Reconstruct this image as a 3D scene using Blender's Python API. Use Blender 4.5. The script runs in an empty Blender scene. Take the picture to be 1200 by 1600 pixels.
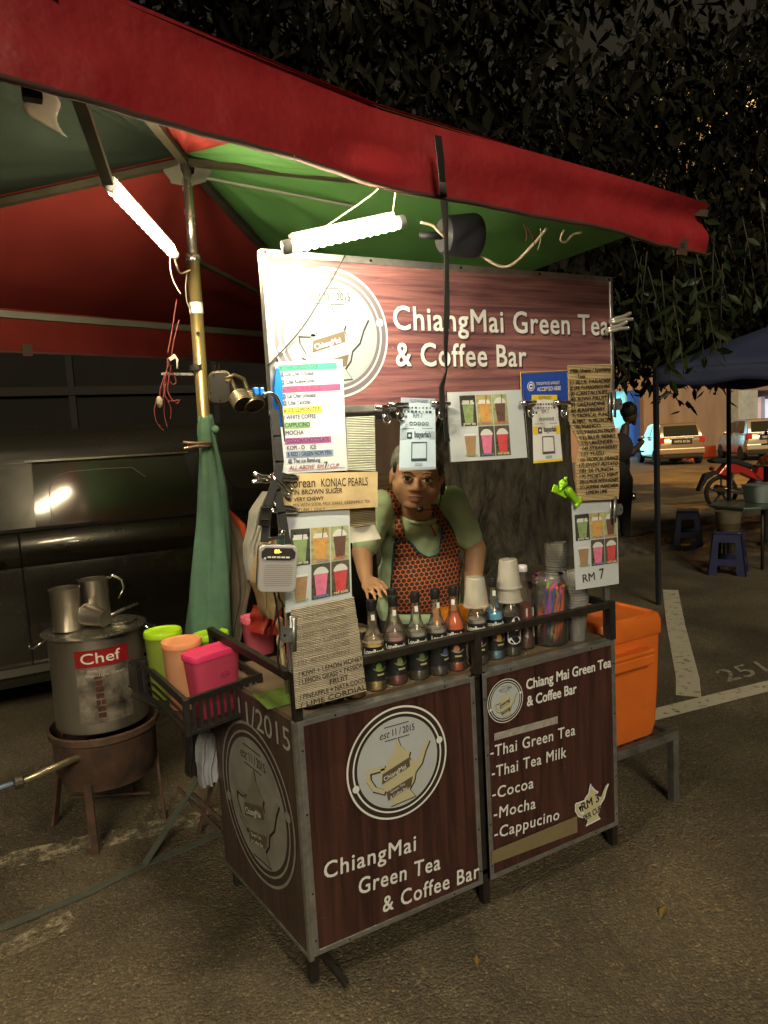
import bpy, bmesh, math, random
from mathutils import Vector, Matrix
from mathutils.bvhtree import BVHTree
random.seed(7)
PI = math.pi; R = math.radians
scene = bpy.context.scene
C = scene.collection

# ---------------------------------------------------------------- camera
CAM = Vector((-0.687, -1.867, 1.65)); PITCH, ROLL, YAW, FPX = -0.108, -0.055, 0.5, 1100.0
_f = Vector((math.sin(YAW)*math.cos(PITCH), math.cos(YAW)*math.cos(PITCH), math.sin(PITCH)))
_r0 = Vector((math.cos(YAW), -math.sin(YAW), 0)); _u0 = _r0.cross(_f)
_R = math.cos(ROLL)*_r0 + math.sin(ROLL)*_u0; _U = -math.sin(ROLL)*_r0 + math.cos(ROLL)*_u0
cd = bpy.data.cameras.new('camera'); cam = bpy.data.objects.new('camera', cd); C.objects.link(cam)
cd.sensor_fit = 'VERTICAL'; cd.sensor_height = 24; cd.lens = 24*FPX/1600; cd.clip_end = 400; cd.clip_start = 0.05
m = Matrix((_R, _U, -_f)).transposed().to_4x4(); m.translation = CAM; cam.matrix_world = m
scene.camera = cam

def at(px, py, ax, v):
    """the world point seen at a pixel of the 1200x1600 photograph, on the plane ax = v (used to take measurements)"""
    d = _f + (px-600)/FPX*_R - (py-800)/FPX*_U
    i = 'xyz'.index(ax); t = (v-CAM[i])/d[i]
    return CAM + d*t

# ---------------------------------------------------------------- night sky, one soft distant light, exposure
w = bpy.data.worlds.new('World'); scene.world = w; w.use_nodes = True
nt = w.node_tree; bg = nt.nodes['Background']
sky = nt.nodes.new('ShaderNodeTexSky'); sky.sky_type = 'NISHITA'; sky.sun_disc = False
SUN_EL, SUN_AZ = R(31), R(200)
sky.sun_elevation = R(2); sky.sun_rotation = SUN_AZ
mx = nt.nodes.new('ShaderNodeMix'); mx.data_type = 'RGBA'; mx.inputs[0].default_value = 0.97
nt.links.new(sky.outputs[0], mx.inputs[6]); mx.inputs[7].default_value = (0.56, 0.47, 0.29, 1)
nt.links.new(mx.outputs[2], bg.inputs[0]); bg.inputs[1].default_value = 0.0065
sl = bpy.data.lights.new('street_glow', 'SUN'); sl.energy = 0.29; sl.angle = R(16); sl.color = (1.0, 0.86, 0.60)
so = bpy.data.objects.new('street_glow', sl); C.objects.link(so)
so.rotation_euler = Vector((math.sin(SUN_AZ)*math.cos(SUN_EL), math.cos(SUN_AZ)*math.cos(SUN_EL), math.sin(SUN_EL))).to_track_quat('Z', 'Y').to_euler()
so.location = (3, -6, 8)
vs = scene.view_settings; vs.view_transform = 'Standard'; vs.look = 'None'; vs.exposure = 2.75; vs.gamma = 1; vs.use_curve_mapping = False
scene.cycles.max_bounces = 10; scene.cycles.transparent_max_bounces = 24; scene.cycles.transmission_bounces = 6
scene.cycles.diffuse_bounces = 4; scene.cycles.glossy_bounces = 4; scene.cycles.sample_clamp_indirect = 4; scene.cycles.sample_clamp_direct = 0
scene.cycles.caustics_reflective = False; scene.cycles.caustics_refractive = False

# ---------------------------------------------------------------- materials
MATS = {}
def M(name, col, rough=.6, metal=0., var=0., vs=6., bump=0., bs=60., emit=None, es=0., coat=0., spec=.5, stretch=None, col2=None, dist=.002, trl=0.):
    if name in MATS: return MATS[name]
    mt = bpy.data.materials.new(name); mt.use_nodes = True; n = mt.node_tree.nodes; L = mt.node_tree.links
    b = n['Principled BSDF']; c4 = (*col, 1)
    b.inputs['Base Color'].default_value = c4; b.inputs['Roughness'].default_value = rough; b.inputs['Metallic'].default_value = metal
    b.inputs['Coat Weight'].default_value = coat; b.inputs['Specular IOR Level'].default_value = spec; b.inputs['Coat Roughness'].default_value = .05
    if emit: b.inputs['Emission Color'].default_value = (*emit, 1); b.inputs['Emission Strength'].default_value = es
    if var or bump:
        tc = n.new('ShaderNodeTexCoord'); mp = n.new('ShaderNodeMapping'); L.new(tc.outputs['Object'], mp.inputs[0])
        if stretch: mp.inputs['Scale'].default_value = stretch
    if var:
        t = n.new('ShaderNodeTexNoise'); t.inputs['Scale'].default_value = vs; t.inputs['Detail'].default_value = 6; t.inputs['Roughness'].default_value = .65
        L.new(mp.outputs[0], t.inputs['Vector'])
        rp = n.new('ShaderNodeValToRGB'); rp.color_ramp.elements[0].position = .3; rp.color_ramp.elements[1].position = .7
        c2 = col2 or tuple(x*(1-var) for x in col)
        rp.color_ramp.elements[0].color = (*c2, 1); rp.color_ramp.elements[1].color = c4
        L.new(t.outputs[0], rp.inputs[0]); L.new(rp.outputs[0], b.inputs['Base Color'])
        mr = n.new('ShaderNodeMapRange'); mr.inputs[3].default_value = max(0, rough-.12); mr.inputs[4].default_value = min(1, rough+.12)
        L.new(t.outputs[0], mr.inputs[0]); L.new(mr.outputs[0], b.inputs['Roughness'])
    if bump:
        t2 = n.new('ShaderNodeTexNoise'); t2.inputs['Scale'].default_value = bs; t2.inputs['Detail'].default_value = 4
        L.new(mp.outputs[0], t2.inputs['Vector'])
        bp = n.new('ShaderNodeBump'); bp.inputs['Strength'].default_value = bump; bp.inputs['Distance'].default_value = dist
        L.new(t2.outputs[0], bp.inputs['Height']); L.new(bp.outputs[0], b.inputs['Normal'])
    if trl:
        tr = n.new('ShaderNodeBsdfTranslucent'); tr.inputs[0].default_value = c4
        ms = n.new('ShaderNodeMixShader'); ms.inputs[0].default_value = trl
        L.new(b.outputs[0], ms.inputs[1]); L.new(tr.outputs[0], ms.inputs[2]); L.new(ms.outputs[0], n['Material Output'].inputs[0])
    MATS[name] = mt; return mt

def CLEAR(name, tint=(1, 1, 1), body=.06, rough=.03, bcol=(.9, .9, .9)):
    """thin clear plastic or glass: mostly lets light through, with fresnel reflections and a little milky body"""
    if name in MATS: return MATS[name]
    mt = bpy.data.materials.new(name); mt.use_nodes = True; n = mt.node_tree.nodes; L = mt.node_tree.links
    n.remove(n['Principled BSDF'])
    tr = n.new('ShaderNodeBsdfTransparent'); tr.inputs[0].default_value = (*tint, 1)
    gl = n.new('ShaderNodeBsdfGlossy'); gl.inputs['Roughness'].default_value = rough
    df = n.new('ShaderNodeBsdfDiffuse'); df.inputs[0].default_value = (*bcol, 1)
    fr = n.new('ShaderNodeFresnel'); fr.inputs[0].default_value = 1.5
    m1 = n.new('ShaderNodeMixShader'); m1.inputs[0].default_value = body; L.new(tr.outputs[0], m1.inputs[1]); L.new(df.outputs[0], m1.inputs[2])
    m2 = n.new('ShaderNodeMixShader'); L.new(fr.outputs[0], m2.inputs[0]); L.new(m1.outputs[0], m2.inputs[1]); L.new(gl.outputs[0], m2.inputs[2])
    L.new(m2.outputs[0], n['Material Output'].inputs[0])
    MATS[name] = mt; return mt

def WOODPRINT(name, dark, light, horiz, gloss=.28):
    """printed vinyl with a plank grain"""
    mt = bpy.data.materials.new(name); mt.use_nodes = True; n = mt.node_tree.nodes; L = mt.node_tree.links; b = n['Principled BSDF']
    tc = n.new('ShaderNodeTexCoord'); mp = n.new('ShaderNodeMapping'); L.new(tc.outputs['Object'], mp.inputs[0])
    mp.inputs['Scale'].default_value = (1.2, 1.2, 26) if horiz else (15, 15, .9)
    t = n.new('ShaderNodeTexNoise'); t.inputs['Scale'].default_value = 2.2; t.inputs['Detail'].default_value = 8; t.inputs['Roughness'].default_value = .62; t.inputs['Distortion'].default_value = .6
    L.new(mp.outputs[0], t.inputs['Vector'])
    rp = n.new('ShaderNodeValToRGB'); e = rp.color_ramp.elements; e[0].position = .28; e[1].position = .75; e[0].color = (*dark, 1); e[1].color = (*light, 1)
    L.new(t.outputs[0], rp.inputs[0])
    # scuffs: fine pale scratches
    mp2 = n.new('ShaderNodeMapping'); L.new(tc.outputs['Object'], mp2.inputs[0]); mp2.inputs['Scale'].default_value = (9, 9, 22); mp2.inputs['Rotation'].default_value = (0, .7, .2)
    t2 = n.new('ShaderNodeTexNoise'); t2.inputs['Scale'].default_value = 3.3; t2.inputs['Detail'].default_value = 9; t2.inputs['Roughness'].default_value = .8; L.new(mp2.outputs[0], t2.inputs['Vector'])
    r2 = n.new('ShaderNodeValToRGB'); r2.color_ramp.elements[0].position = .62; r2.color_ramp.elements[1].position = .74; L.new(t2.outputs[0], r2.inputs[0])
    sc = n.new('ShaderNodeMath'); sc.operation = 'MULTIPLY'; sc.inputs[1].default_value = .35 if horiz else .22; L.new(r2.outputs[0], sc.inputs[0])
    mx = n.new('ShaderNodeMix'); mx.data_type = 'RGBA'; L.new(sc.outputs[0], mx.inputs[0]); L.new(rp.outputs[0], mx.inputs[6]); mx.inputs[7].default_value = (.55, .5, .5, 1)
    L.new(mx.outputs[2], b.inputs['Base Color']); b.inputs['Roughness'].default_value = gloss
    MATS[name] = mt; return mt

# ---------------------------------------------------------------- mesh helpers
class MB:
    def __init__(s): s.v = []; s.f = []; s.mi = []; s.cur = 0
    def add(s, vs, fs):
        o = len(s.v); s.v += [tuple(v) for v in vs]; s.f += [tuple(i+o for i in f) for f in fs]; s.mi += [s.cur]*len(fs); return s
    def box(s, a, b, mat=None):
        x0, y0, z0 = a; x1, y1, z1 = b
        vs = [(x0,y0,z0),(x1,y0,z0),(x1,y1,z0),(x0,y1,z0),(x0,y0,z1),(x1,y0,z1),(x1,y1,z1),(x0,y1,z1)]
        if mat: vs = [mat @ Vector(v) for v in vs]
        return s.add(vs, [(0,3,2,1),(4,5,6,7),(0,1,5,4),(1,2,6,5),(2,3,7,6),(3,0,4,7)])
    def bar(s, p, q, w, h=None, up=(0,0,1)):
        """a rectangular bar from p to q"""
        h = h or w; p = Vector(p); q = Vector(q); d = (q-p); l = d.length; d.normalize(); up = Vector(up)
        if abs(d.dot(up)) > .98: up = Vector((0,1,0))
        x = d.cross(up).normalized(); z = x.cross(d)
        mt = Matrix((x, d, z)).transposed().to_4x4(); mt.translation = p
        return s.box((-w/2,0,-h/2),(w/2,l,h/2), mt)
    def tube(s, pts, r, n=10, caps=True):
        pts = [Vector(p) for p in pts]; rs = r if isinstance(r, (list, tuple)) else [r]*len(pts)
        rings = []; prev = None
        for i, p in enumerate(pts):
            d = (pts[min(i+1, len(pts)-1)]-pts[max(i-1, 0)]).normalized()
            if prev is None:
                a = Vector((0,0,1)) if abs(d.z) < .9 else Vector((1,0,0)); x = d.cross(a).normalized()
            else: x = (prev - d*prev.dot(d)).normalized()
            prev = x; y = d.cross(x)
            rings.append([p + (x*math.cos(2*PI*k/n)+y*math.sin(2*PI*k/n))*rs[i] for k in range(n)])
        vs = [v for rg in rings for v in rg]; fs = []
        for i in range(len(pts)-1):
            for k in range(n):
                fs.append((i*n+k, i*n+(k+1)%n, (i+1)*n+(k+1)%n, (i+1)*n+k))
        if caps: fs.append(tuple(range(n))[::-1]); fs.append(tuple((len(pts)-1)*n+k for k in range(n)))
        return s.add(vs, fs)
    def lathe(s, prof, n=24, mat=None, sx=1, sy=1, sq=0):
        """prof: (r, z); sq>0 pushes the section towards a rounded square"""
        vs = []; fs = []
        for (r, z) in prof:
            for k in range(n):
                a = 2*PI*k/n; c, d = math.cos(a), math.sin(a)
                if sq:
                    p = 2+sq*6; k_ = (abs(c)**p+abs(d)**p)**(-1/p); c *= k_; d *= k_
                v = Vector((r*c*sx, r*d*sy, z)); vs.append(mat @ v if mat else v)
        for i in range(len(prof)-1):
            for k in range(n):
                fs.append((i*n+k, i*n+(k+1)%n, (i+1)*n+(k+1)%n, (i+1)*n+k))
        if prof[0][0] > 1e-5: fs.append(tuple(range(n))[::-1])
        if prof[-1][0] > 1e-5: fs.append(tuple((len(prof)-1)*n+k for k in range(n)))
        return s.add(vs, fs)
    def open_lathe(s, prof, n=24, mat=None, sx=1, sy=1, sq=0):
        nf = len(s.f); s.lathe(prof, n, mat, sx, sy, sq)
        k = (1 if prof[0][0] > 1e-5 else 0) + (1 if prof[-1][0] > 1e-5 else 0)
        if k: del s.f[-k:]; del s.mi[-k:]
        return s
    def grid(s, fn, nu, nv):
        vs = [fn(i/nu, j/nv) for j in range(nv+1) for i in range(nu+1)]
        fs = [(j*(nu+1)+i, j*(nu+1)+i+1, (j+1)*(nu+1)+i+1, (j+1)*(nu+1)+i) for j in range(nv) for i in range(nu)]
        return s.add(vs, fs)
    def ball(s, c, r, n=12, sc=(1,1,1), mat=None):
        pr = [(math.sin(PI*i/(n//2)), -math.cos(PI*i/(n//2))) for i in range(n//2+1)]
        pr = [(max(a, 1e-6), b) for a, b in pr]
        mt = Matrix.Translation(c) @ (mat.to_4x4() if mat else Matrix.Identity(4)) @ Matrix.Diagonal((r*sc[0], r*sc[1], r*sc[2], 1))
        return s.lathe(pr, n, mt)
    def prism(s, pts, z0, z1, fr=None):
        """extrude a 2-D outline; fr maps (x, y, z) to the world"""
        fr = fr or (lambda x, y, z: Vector((x, y, z)))
        n = len(pts); vs = [fr(x, y, z0) for x, y in pts]+[fr(x, y, z1) for x, y in pts]
        fs = [tuple(range(n))[::-1], tuple(range(n, 2*n))]+[(i, (i+1) % n, n+(i+1) % n, n+i) for i in range(n)]
        return s.add(vs, fs)
    def poly(s, pts, z, fr): return s.add([fr(x, y, z) for x, y in pts], [tuple(range(len(pts)))])
    def rect(s, x0, y0, x1, y1, z, fr): return s.poly([(x0,y0),(x1,y0),(x1,y1),(x0,y1)], z, fr)
    def disc(s, cx, cy, r, z, fr, n=48, ry=None): return s.poly([(cx+r*math.cos(2*PI*k/n), cy+(ry or r)*math.sin(2*PI*k/n)) for k in range(n)], z, fr)
    def ring(s, cx, cy, r0, r1, z, fr, n=64, a0=0., a1=2*PI):
        vs = []; fs = []
        for k in range(n+1):
            a = a0+(a1-a0)*k/n
            vs += [fr(cx+r0*math.cos(a), cy+r0*math.sin(a), z), fr(cx+r1*math.cos(a), cy+r1*math.sin(a), z)]
        for k in range(n): fs.append((2*k, 2*k+1, 2*k+3, 2*k+2))
        return s.add(vs, fs)
    def line(s, pts, wd, z, fr):
        for (a, b) in zip(pts, pts[1:]):
            d = Vector((b[0]-a[0], b[1]-a[1])); l = d.length or 1; nx, ny = -d.y/l*wd/2, d.x/l*wd/2; ex, ey = d.x/l*wd*.3, d.y/l*wd*.3
            s.poly([(a[0]-ex-nx, a[1]-ey-ny), (b[0]+ex-nx, b[1]+ey-ny), (b[0]+ex+nx, b[1]+ey+ny), (a[0]-ex+nx, a[1]-ey+ny)], z, fr); z += .00012
        return s
    def mesh(s, name, mats, smooth=False):
        me = bpy.data.meshes.new(name); me.from_pydata(s.v, [], s.f)
        for mt in (mats if isinstance(mats, (list, tuple)) else [mats]): me.materials.append(mt)
        for p, i in zip(me.polygons, s.mi): p.material_index = i
        if smooth:
            for p in me.polygons: p.use_smooth = True
        me.update(); return me
    def build(s, name, mats, parent=None, smooth=False, auto=None, bevel=0, local=False, label=None):
        me = s.mesh(name, mats, smooth or auto is not None)
        o = bpy.data.objects.new(name, me); C.objects.link(o)
        if parent: attach(o, parent, local)
        if auto is not None: shade(o, auto)
        if bevel:
            bm_ = o.modifiers.new('bevel', 'BEVEL'); bm_.width = bevel; bm_.segments = 2; bm_.limit_method = 'ANGLE'; bm_.angle_limit = R(40)
        if label: o['label'] = label
        return o

def shade(o, ang=35):
    bm = bmesh.new(); bm.from_mesh(o.data)
    for e in bm.edges:
        e.smooth = not (len(e.link_faces) == 2 and e.calc_face_angle(0) > R(ang))
    for f in bm.faces: f.smooth = True
    bm.to_mesh(o.data); bm.free()

def attach(o, parent, local=False):
    o.parent = parent
    if not local: o.matrix_parent_inverse = WM(parent).inverted()
def WM(o):
    mt = Matrix.LocRotScale(o.location, o.rotation_euler, o.scale)
    return WM(o.parent) @ o.matrix_parent_inverse @ mt if o.parent else mt
def tag(o, label=None, cat=None, group=None, kind=None):
    if label: o['label'] = label
    if cat: o['category'] = cat
    if group: o['group'] = group
    if kind: o['kind'] = kind
    return o
def thing(name, label, cat, loc=(0,0,0), rz=0, group=None, rot=None):
    o = bpy.data.objects.new(name, None); C.objects.link(o); o.location = loc; o.rotation_euler = rot if rot else (0,0,rz); o.empty_display_size = .1
    return tag(o, label, cat, group)
def dup(src, loc=None, rz=None, label=None, rot=None):
    r = src.copy(); C.objects.link(r)
    if loc is not None: r.location = loc
    if rz is not None: r.rotation_euler = (0,0,rz)
    if rot is not None: r.rotation_euler = rot
    if label: r['label'] = label
    for ch in list(src.children):
        c = ch.copy(); C.objects.link(c); c.parent = r
        for g in list(ch.children):
            d = g.copy(); C.objects.link(d); d.parent = c
    return r
def recolor(root, old, new):
    for o in [root]+list(root.children_recursive):
        if o.type == 'MESH' and old.name in [m_.name for m_ in o.data.materials if m_]:
            o.data = o.data.copy()
            for i, m_ in enumerate(o.data.materials):
                if m_ and m_.name == old.name: o.data.materials[i] = new
def structure(o): o['kind'] = 'structure'; return o

def FR(o, x, y):
    o = Vector(o); x = Vector(x).normalized(); y = Vector(y).normalized(); n_ = x.cross(y)
    return lambda a, b, c=0.: o + x*a + y*b + n_*c

_TX = {}
def textmesh(s, size, bold=0., align='LEFT', space=1., shear=0.):
    cu = bpy.data.curves.new('t', 'FONT'); cu.body = s; cu.size = size; cu.offset = bold*size; cu.align_x = align; cu.space_character = space; cu.shear = shear
    cu.resolution_u = 3
    ob = bpy.data.objects.new('t', cu); me = bpy.data.meshes.new_from_object(ob)
    vs = [v.co.copy() for v in me.vertices]; fs = [tuple(p.vertices) for p in me.polygons]
    bpy.data.objects.remove(ob); bpy.data.curves.remove(cu); bpy.data.meshes.remove(me)
    return vs, fs
def write(mb, s, x, y, size, z, fr, width=None, rot=0., **k):
    """lettering laid flat on a surface; width stretches it to a measured length"""
    bold = k.pop('bold', 0.)*size
    vs, fs = textmesh(s, size, **k)
    if not vs: return mb
    x0 = min(v.x for v in vs); x1 = max(v.x for v in vs); sx = width/(x1-x0) if width else 1
    c, d = math.cos(rot), math.sin(rot)
    for i, (bx, by) in enumerate(((0,0),(bold,0),(0,bold),(bold,bold)) if bold else ((0,0),)):
        out = []
        for v in vs:
            a, b = (v.x-(x0 if width else 0))*sx+bx, v.y+by
            out.append(fr(x+a*c-b*d, y+a*d+b*c, z+i*.00008))
        mb.add(out, fs)
    return mb
def cylwrap(r, cx=0, cy=0, a0=-PI/2):
    return lambda a, b, c=0.: Vector((cx+(r+c)*math.cos(a0+a/r), cy+(r+c)*math.sin(a0+a/r), b))

def evaluated(o):
    """bake the modifiers of an object into its mesh"""
    bpy.context.view_layer.update()
    dg = bpy.context.evaluated_depsgraph_get(); me = bpy.data.meshes.new_from_object(o.evaluated_get(dg))
    o.modifiers.clear(); o.data = me; return o
def blob(name, parts, mat, voxel, parent=None, smooth=6, fac=.5):
    """one continuous organic surface grown from overlapping ellipsoids and tapered limbs"""
    mb = MB()
    for p in parts:
        if len(p) == 2: mb.ball(Vector(p[0]), p[1], 16)
        elif len(p) == 3 and isinstance(p[2], tuple): mb.ball(Vector(p[0]), p[1], 18, p[2])
        elif len(p) == 4 and not isinstance(p[3], tuple) and not isinstance(p[3], Matrix):
            a, ra, b, rb = p; a = Vector(a); b = Vector(b); k = max(2, int((b-a).length/min(ra, rb)*2.2))
            for i in range(k+1): mb.ball(a.lerp(b, i/k), ra+(rb-ra)*i/k, 14)
        else: mb.ball(Vector(p[0]), p[1], 18, p[2], p[3])
    o = mb.build(name, mat, None, smooth=True)
    md = o.modifiers.new('r', 'REMESH'); md.mode = 'VOXEL'; md.voxel_size = voxel; md.use_smooth_shade = True
    if smooth:
        sm = o.modifiers.new('s', 'SMOOTH'); sm.factor = fac; sm.iterations = smooth
    evaluated(o)
    if parent: attach(o, parent)
    return o

# common materials
ALU = M('aluminium', (.62,.64,.65), .35, .9, var=.35, vs=30)
STEEL = M('stainless_steel', (.66,.63,.57), .26, .95, var=.25, vs=14)
CHROME = M('chrome', (.80,.80,.80), .12, 1)
BLACK = M('black_plastic', (.022,.021,.020), .42, var=.4, vs=30)
DKMETAL = M('dark_painted_steel', (.045,.038,.032), .5, .5, var=.5, vs=25)
WHITE = M('white_plastic', (.78,.78,.76), .4)
INK = M('black_ink', (.02,.018,.02), .6)
MARKER = M('marker_ink', (.030,.020,.014), .7)
PAPER = M('laminated_paper', (.60,.66,.72), .22, var=.06, vs=5, bump=.1, bs=7, dist=.004)  # white sheets; the blue cast of cool light is put into the colour
CARD = M('kraft_cardboard', (.64,.49,.27), .85, var=.25, vs=18, bump=.2, bs=40)
CARDG = M('grey_cardboard', (.44,.39,.30), .88, var=.3, vs=22, bump=.25, bs=60)
CARDDK = M('cardboard_groove', (.20,.155,.09), .9)
# ================================================================ GROUND
def asphalt():
    mt = bpy.data.materials.new('asphalt'); mt.use_nodes = True; n = mt.node_tree.nodes; L = mt.node_tree.links; b = n['Principled BSDF']
    tc = n.new('ShaderNodeTexCoord')
    v = n.new('ShaderNodeTexVoronoi'); v.inputs['Scale'].default_value = 130; L.new(tc.outputs['Object'], v.inputs['Vector'])
    t = n.new('ShaderNodeTexNoise'); t.inputs['Scale'].default_value = 1.1; t.inputs['Detail'].default_value = 7; L.new(tc.outputs['Object'], t.inputs['Vector'])
    t3 = n.new('ShaderNodeTexNoise'); t3.inputs['Scale'].default_value = 55; t3.inputs['Detail'].default_value = 5; L.new(tc.outputs['Object'], t3.inputs['Vector'])
    rp = n.new('ShaderNodeValToRGB'); e = rp.color_ramp.elements; e[0].position = .3; e[0].color = (.062,.051,.036,1); e[1].position = .72; e[1].color = (.175,.145,.098,1)
    L.new(t.outputs[0], rp.inputs[0])
    st = n.new('ShaderNodeValToRGB'); q = st.color_ramp.elements; q[0].position = 0; q[0].color = (.5,.5,.5,1); q[1].position = 1; q[1].color = (2.6,2.4,2.0,1); q.new(.8).color = (1.2,1.17,1.1,1)
    L.new(v.outputs['Color'], st.inputs[0])
    mu = n.new('ShaderNodeMix'); mu.data_type = 'RGBA'; mu.blend_type = 'MULTIPLY'; mu.inputs[0].default_value = 1; L.new(rp.outputs[0], mu.inputs[6]); L.new(st.outputs[0], mu.inputs[7])
    ts = n.new('ShaderNodeTexNoise'); ts.inputs['Scale'].default_value = .75; ts.inputs['Detail'].default_value = 9; ts.inputs['Roughness'].default_value = .7; ts.inputs['Distortion'].default_value = 1.2; L.new(tc.outputs['Object'], ts.inputs['Vector'])
    rs = n.new('ShaderNodeValToRGB'); rs.color_ramp.elements[0].position = .40; rs.color_ramp.elements[0].color = (.74,.73,.71,1); rs.color_ramp.elements[1].position = .52; L.new(ts.outputs[0], rs.inputs[0])
    vc = n.new('ShaderNodeTexVoronoi'); vc.feature = 'DISTANCE_TO_EDGE'; vc.inputs['Scale'].default_value = .7; wv = n.new('ShaderNodeMix'); wv.data_type = 'VECTOR'; wv.inputs[0].default_value = .12; L.new(tc.outputs['Object'], wv.inputs[4]); L.new(ts.outputs['Color'], wv.inputs[5]); L.new(wv.outputs[1], vc.inputs['Vector'])
    rc_ = n.new('ShaderNodeValToRGB'); rc_.color_ramp.elements[0].position = .0; rc_.color_ramp.elements[0].color = (.35,.34,.32,1); rc_.color_ramp.elements[1].position = .006; L.new(vc.outputs['Distance'], rc_.inputs[0])
    m2 = n.new('ShaderNodeMix'); m2.data_type = 'RGBA'; m2.blend_type = 'MULTIPLY'; m2.inputs[0].default_value = 1; L.new(mu.outputs[2], m2.inputs[6]); L.new(rs.outputs[0], m2.inputs[7])
    m3 = n.new('ShaderNodeMix'); m3.data_type = 'RGBA'; m3.blend_type = 'MULTIPLY'; m3.inputs[0].default_value = .3; L.new(m2.outputs[2], m3.inputs[6]); L.new(rc_.outputs[0], m3.inputs[7])
    L.new(m3.outputs[2], b.inputs['Base Color']); b.inputs['Roughness'].default_value = .62
    ma = n.new('ShaderNodeMath'); ma.operation = 'MULTIPLY'; L.new(v.outputs['Distance'], ma.inputs[0]); ma.inputs[1].default_value = -1
    mb_ = n.new('ShaderNodeMath'); L.new(ma.outputs[0], mb_.inputs[0]); L.new(t3.outputs[0], mb_.inputs[1])
    bp = n.new('ShaderNodeBump'); bp.inputs['Strength'].default_value = 1; bp.inputs['Distance'].default_value = .0042; L.new(mb_.outputs[0], bp.inputs['Height']); L.new(bp.outputs[0], b.inputs['Normal'])
    return mt
ASPH = asphalt()
g = MB(); g.box((-120,-60,-.3), (120,120,0)); structure(g.build('ground', ASPH))

def WORN(name, col, thr=.45):
    mt = bpy.data.materials.new(name); mt.use_nodes = True; n = mt.node_tree.nodes; L = mt.node_tree.links; b = n['Principled BSDF']
    tc = n.new('ShaderNodeTexCoord'); t = n.new('ShaderNodeTexNoise'); t.inputs['Scale'].default_value = 13; t.inputs['Detail'].default_value = 12; t.inputs['Roughness'].default_value = .82
    L.new(tc.outputs['Object'], t.inputs['Vector'])
    r = n.new('ShaderNodeValToRGB'); r.color_ramp.elements[0].position = thr-.07; r.color_ramp.elements[1].position = thr+.05; L.new(t.outputs[0], r.inputs[0])
    b.inputs['Base Color'].default_value = (*col, 1); b.inputs['Roughness'].default_value = .7
    tr = n.new('ShaderNodeBsdfTransparent'); ms = n.new('ShaderNodeMixShader'); L.new(r.outputs[0], ms.inputs[0]); L.new(tr.outputs[0], ms.inputs[1]); L.new(b.outputs[0], ms.inputs[2])
    L.new(ms.outputs[0], n['Material Output'].inputs[0]); return mt
LINE = WORN('worn_road_paint', (.50,.46,.35), .42); LINE2 = WORN('very_worn_road_paint', (.34,.29,.20), .53)
gf = lambda x, y, z=0: Vector((x, y, z))
def strip(name, pts, wd, mt, z=.004):
    mb = MB(); L_ = []; 
    for i, p in enumerate(pts):
        a = Vector(pts[max(i-1, 0)]); b = Vector(pts[min(i+1, len(pts)-1)]); d = (b-a).normalized(); nrm = Vector((-d.y, d.x))
        L_.append((Vector(p)-nrm*wd/2, Vector(p)+nrm*wd/2))
    vs = [Vector((*q, z)) for pr in L_ for q in pr]; mb.add(vs, [(2*i, 2*i+2, 2*i+3, 2*i+1) for i in range(len(pts)-1)])
    return structure(mb.build(name, mt))
strip('parking_line', [(7,.08), (3.3,.68), (2.3,.80), (1.5,.92)], .13, LINE)
strip('parking_line', [(1.5,.93), (.4,1.10), (-.8,1.30), (-3,1.66)], .13, LINE2)
strip('parking_line', [(2.80,.85), (3.05,1.05), (4.0,1.90), (4.95,2.72)], .14, LINE)
strip('parking_line', [(-1.15,.72), (-.78,.72), (-.6,.76)], .10, LINE2)
mb = MB(); write(mb, '251', 0, 0, .30, .004, FR((3.16,.86,0), (.97,-.1,0), (.55,.84,0)), bold=.012); structure(mb.build('bay_number', WORN('number_paint', (.30,.27,.22), .47)))

# raised median with a kerb, dry soil in front of it
SOIL = M('dry_soil', (.115,.075,.035), .95, var=.6, vs=9, bump=.6, bs=45, dist=.01, col2=(.05,.032,.016))
PAVE = M('concrete_pavement', (.27,.21,.13), .85, var=.4, vs=5, bump=.3, bs=30)
KERB = M('kerb_concrete', (.20,.175,.13), .85, var=.45, vs=7, bump=.3, bs=25)
mb = MB(); mb.box((5.2,5.45,0.001), (60,7.6,.10)); structure(mb.build('pavement', PAVE))
kx = 5.0
k0 = None
for i in range(16):
    mb = MB(); mb.box((0,0,0), (.97,.15,.13))
    if k0 is None: k0 = mb.build('kerb_stone', KERB, None, bevel=.012); k0.location = (5, 5.29, 0); structure(k0)
    else:
        c = k0.copy(); C.objects.link(c); c.location = (5+i*.985, 5.29+random.uniform(-.006,.006), random.uniform(-.004,0))
mb = MB()
random.seed(3)
mb.poly([(4.6,4.6),(6.2,4.45),(9,4.5),(13,4.4),(22,4.6),(22,5.285),(4.6,5.285)], .004, gf); structure(mb.build('soil_strip', SOIL))
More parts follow.
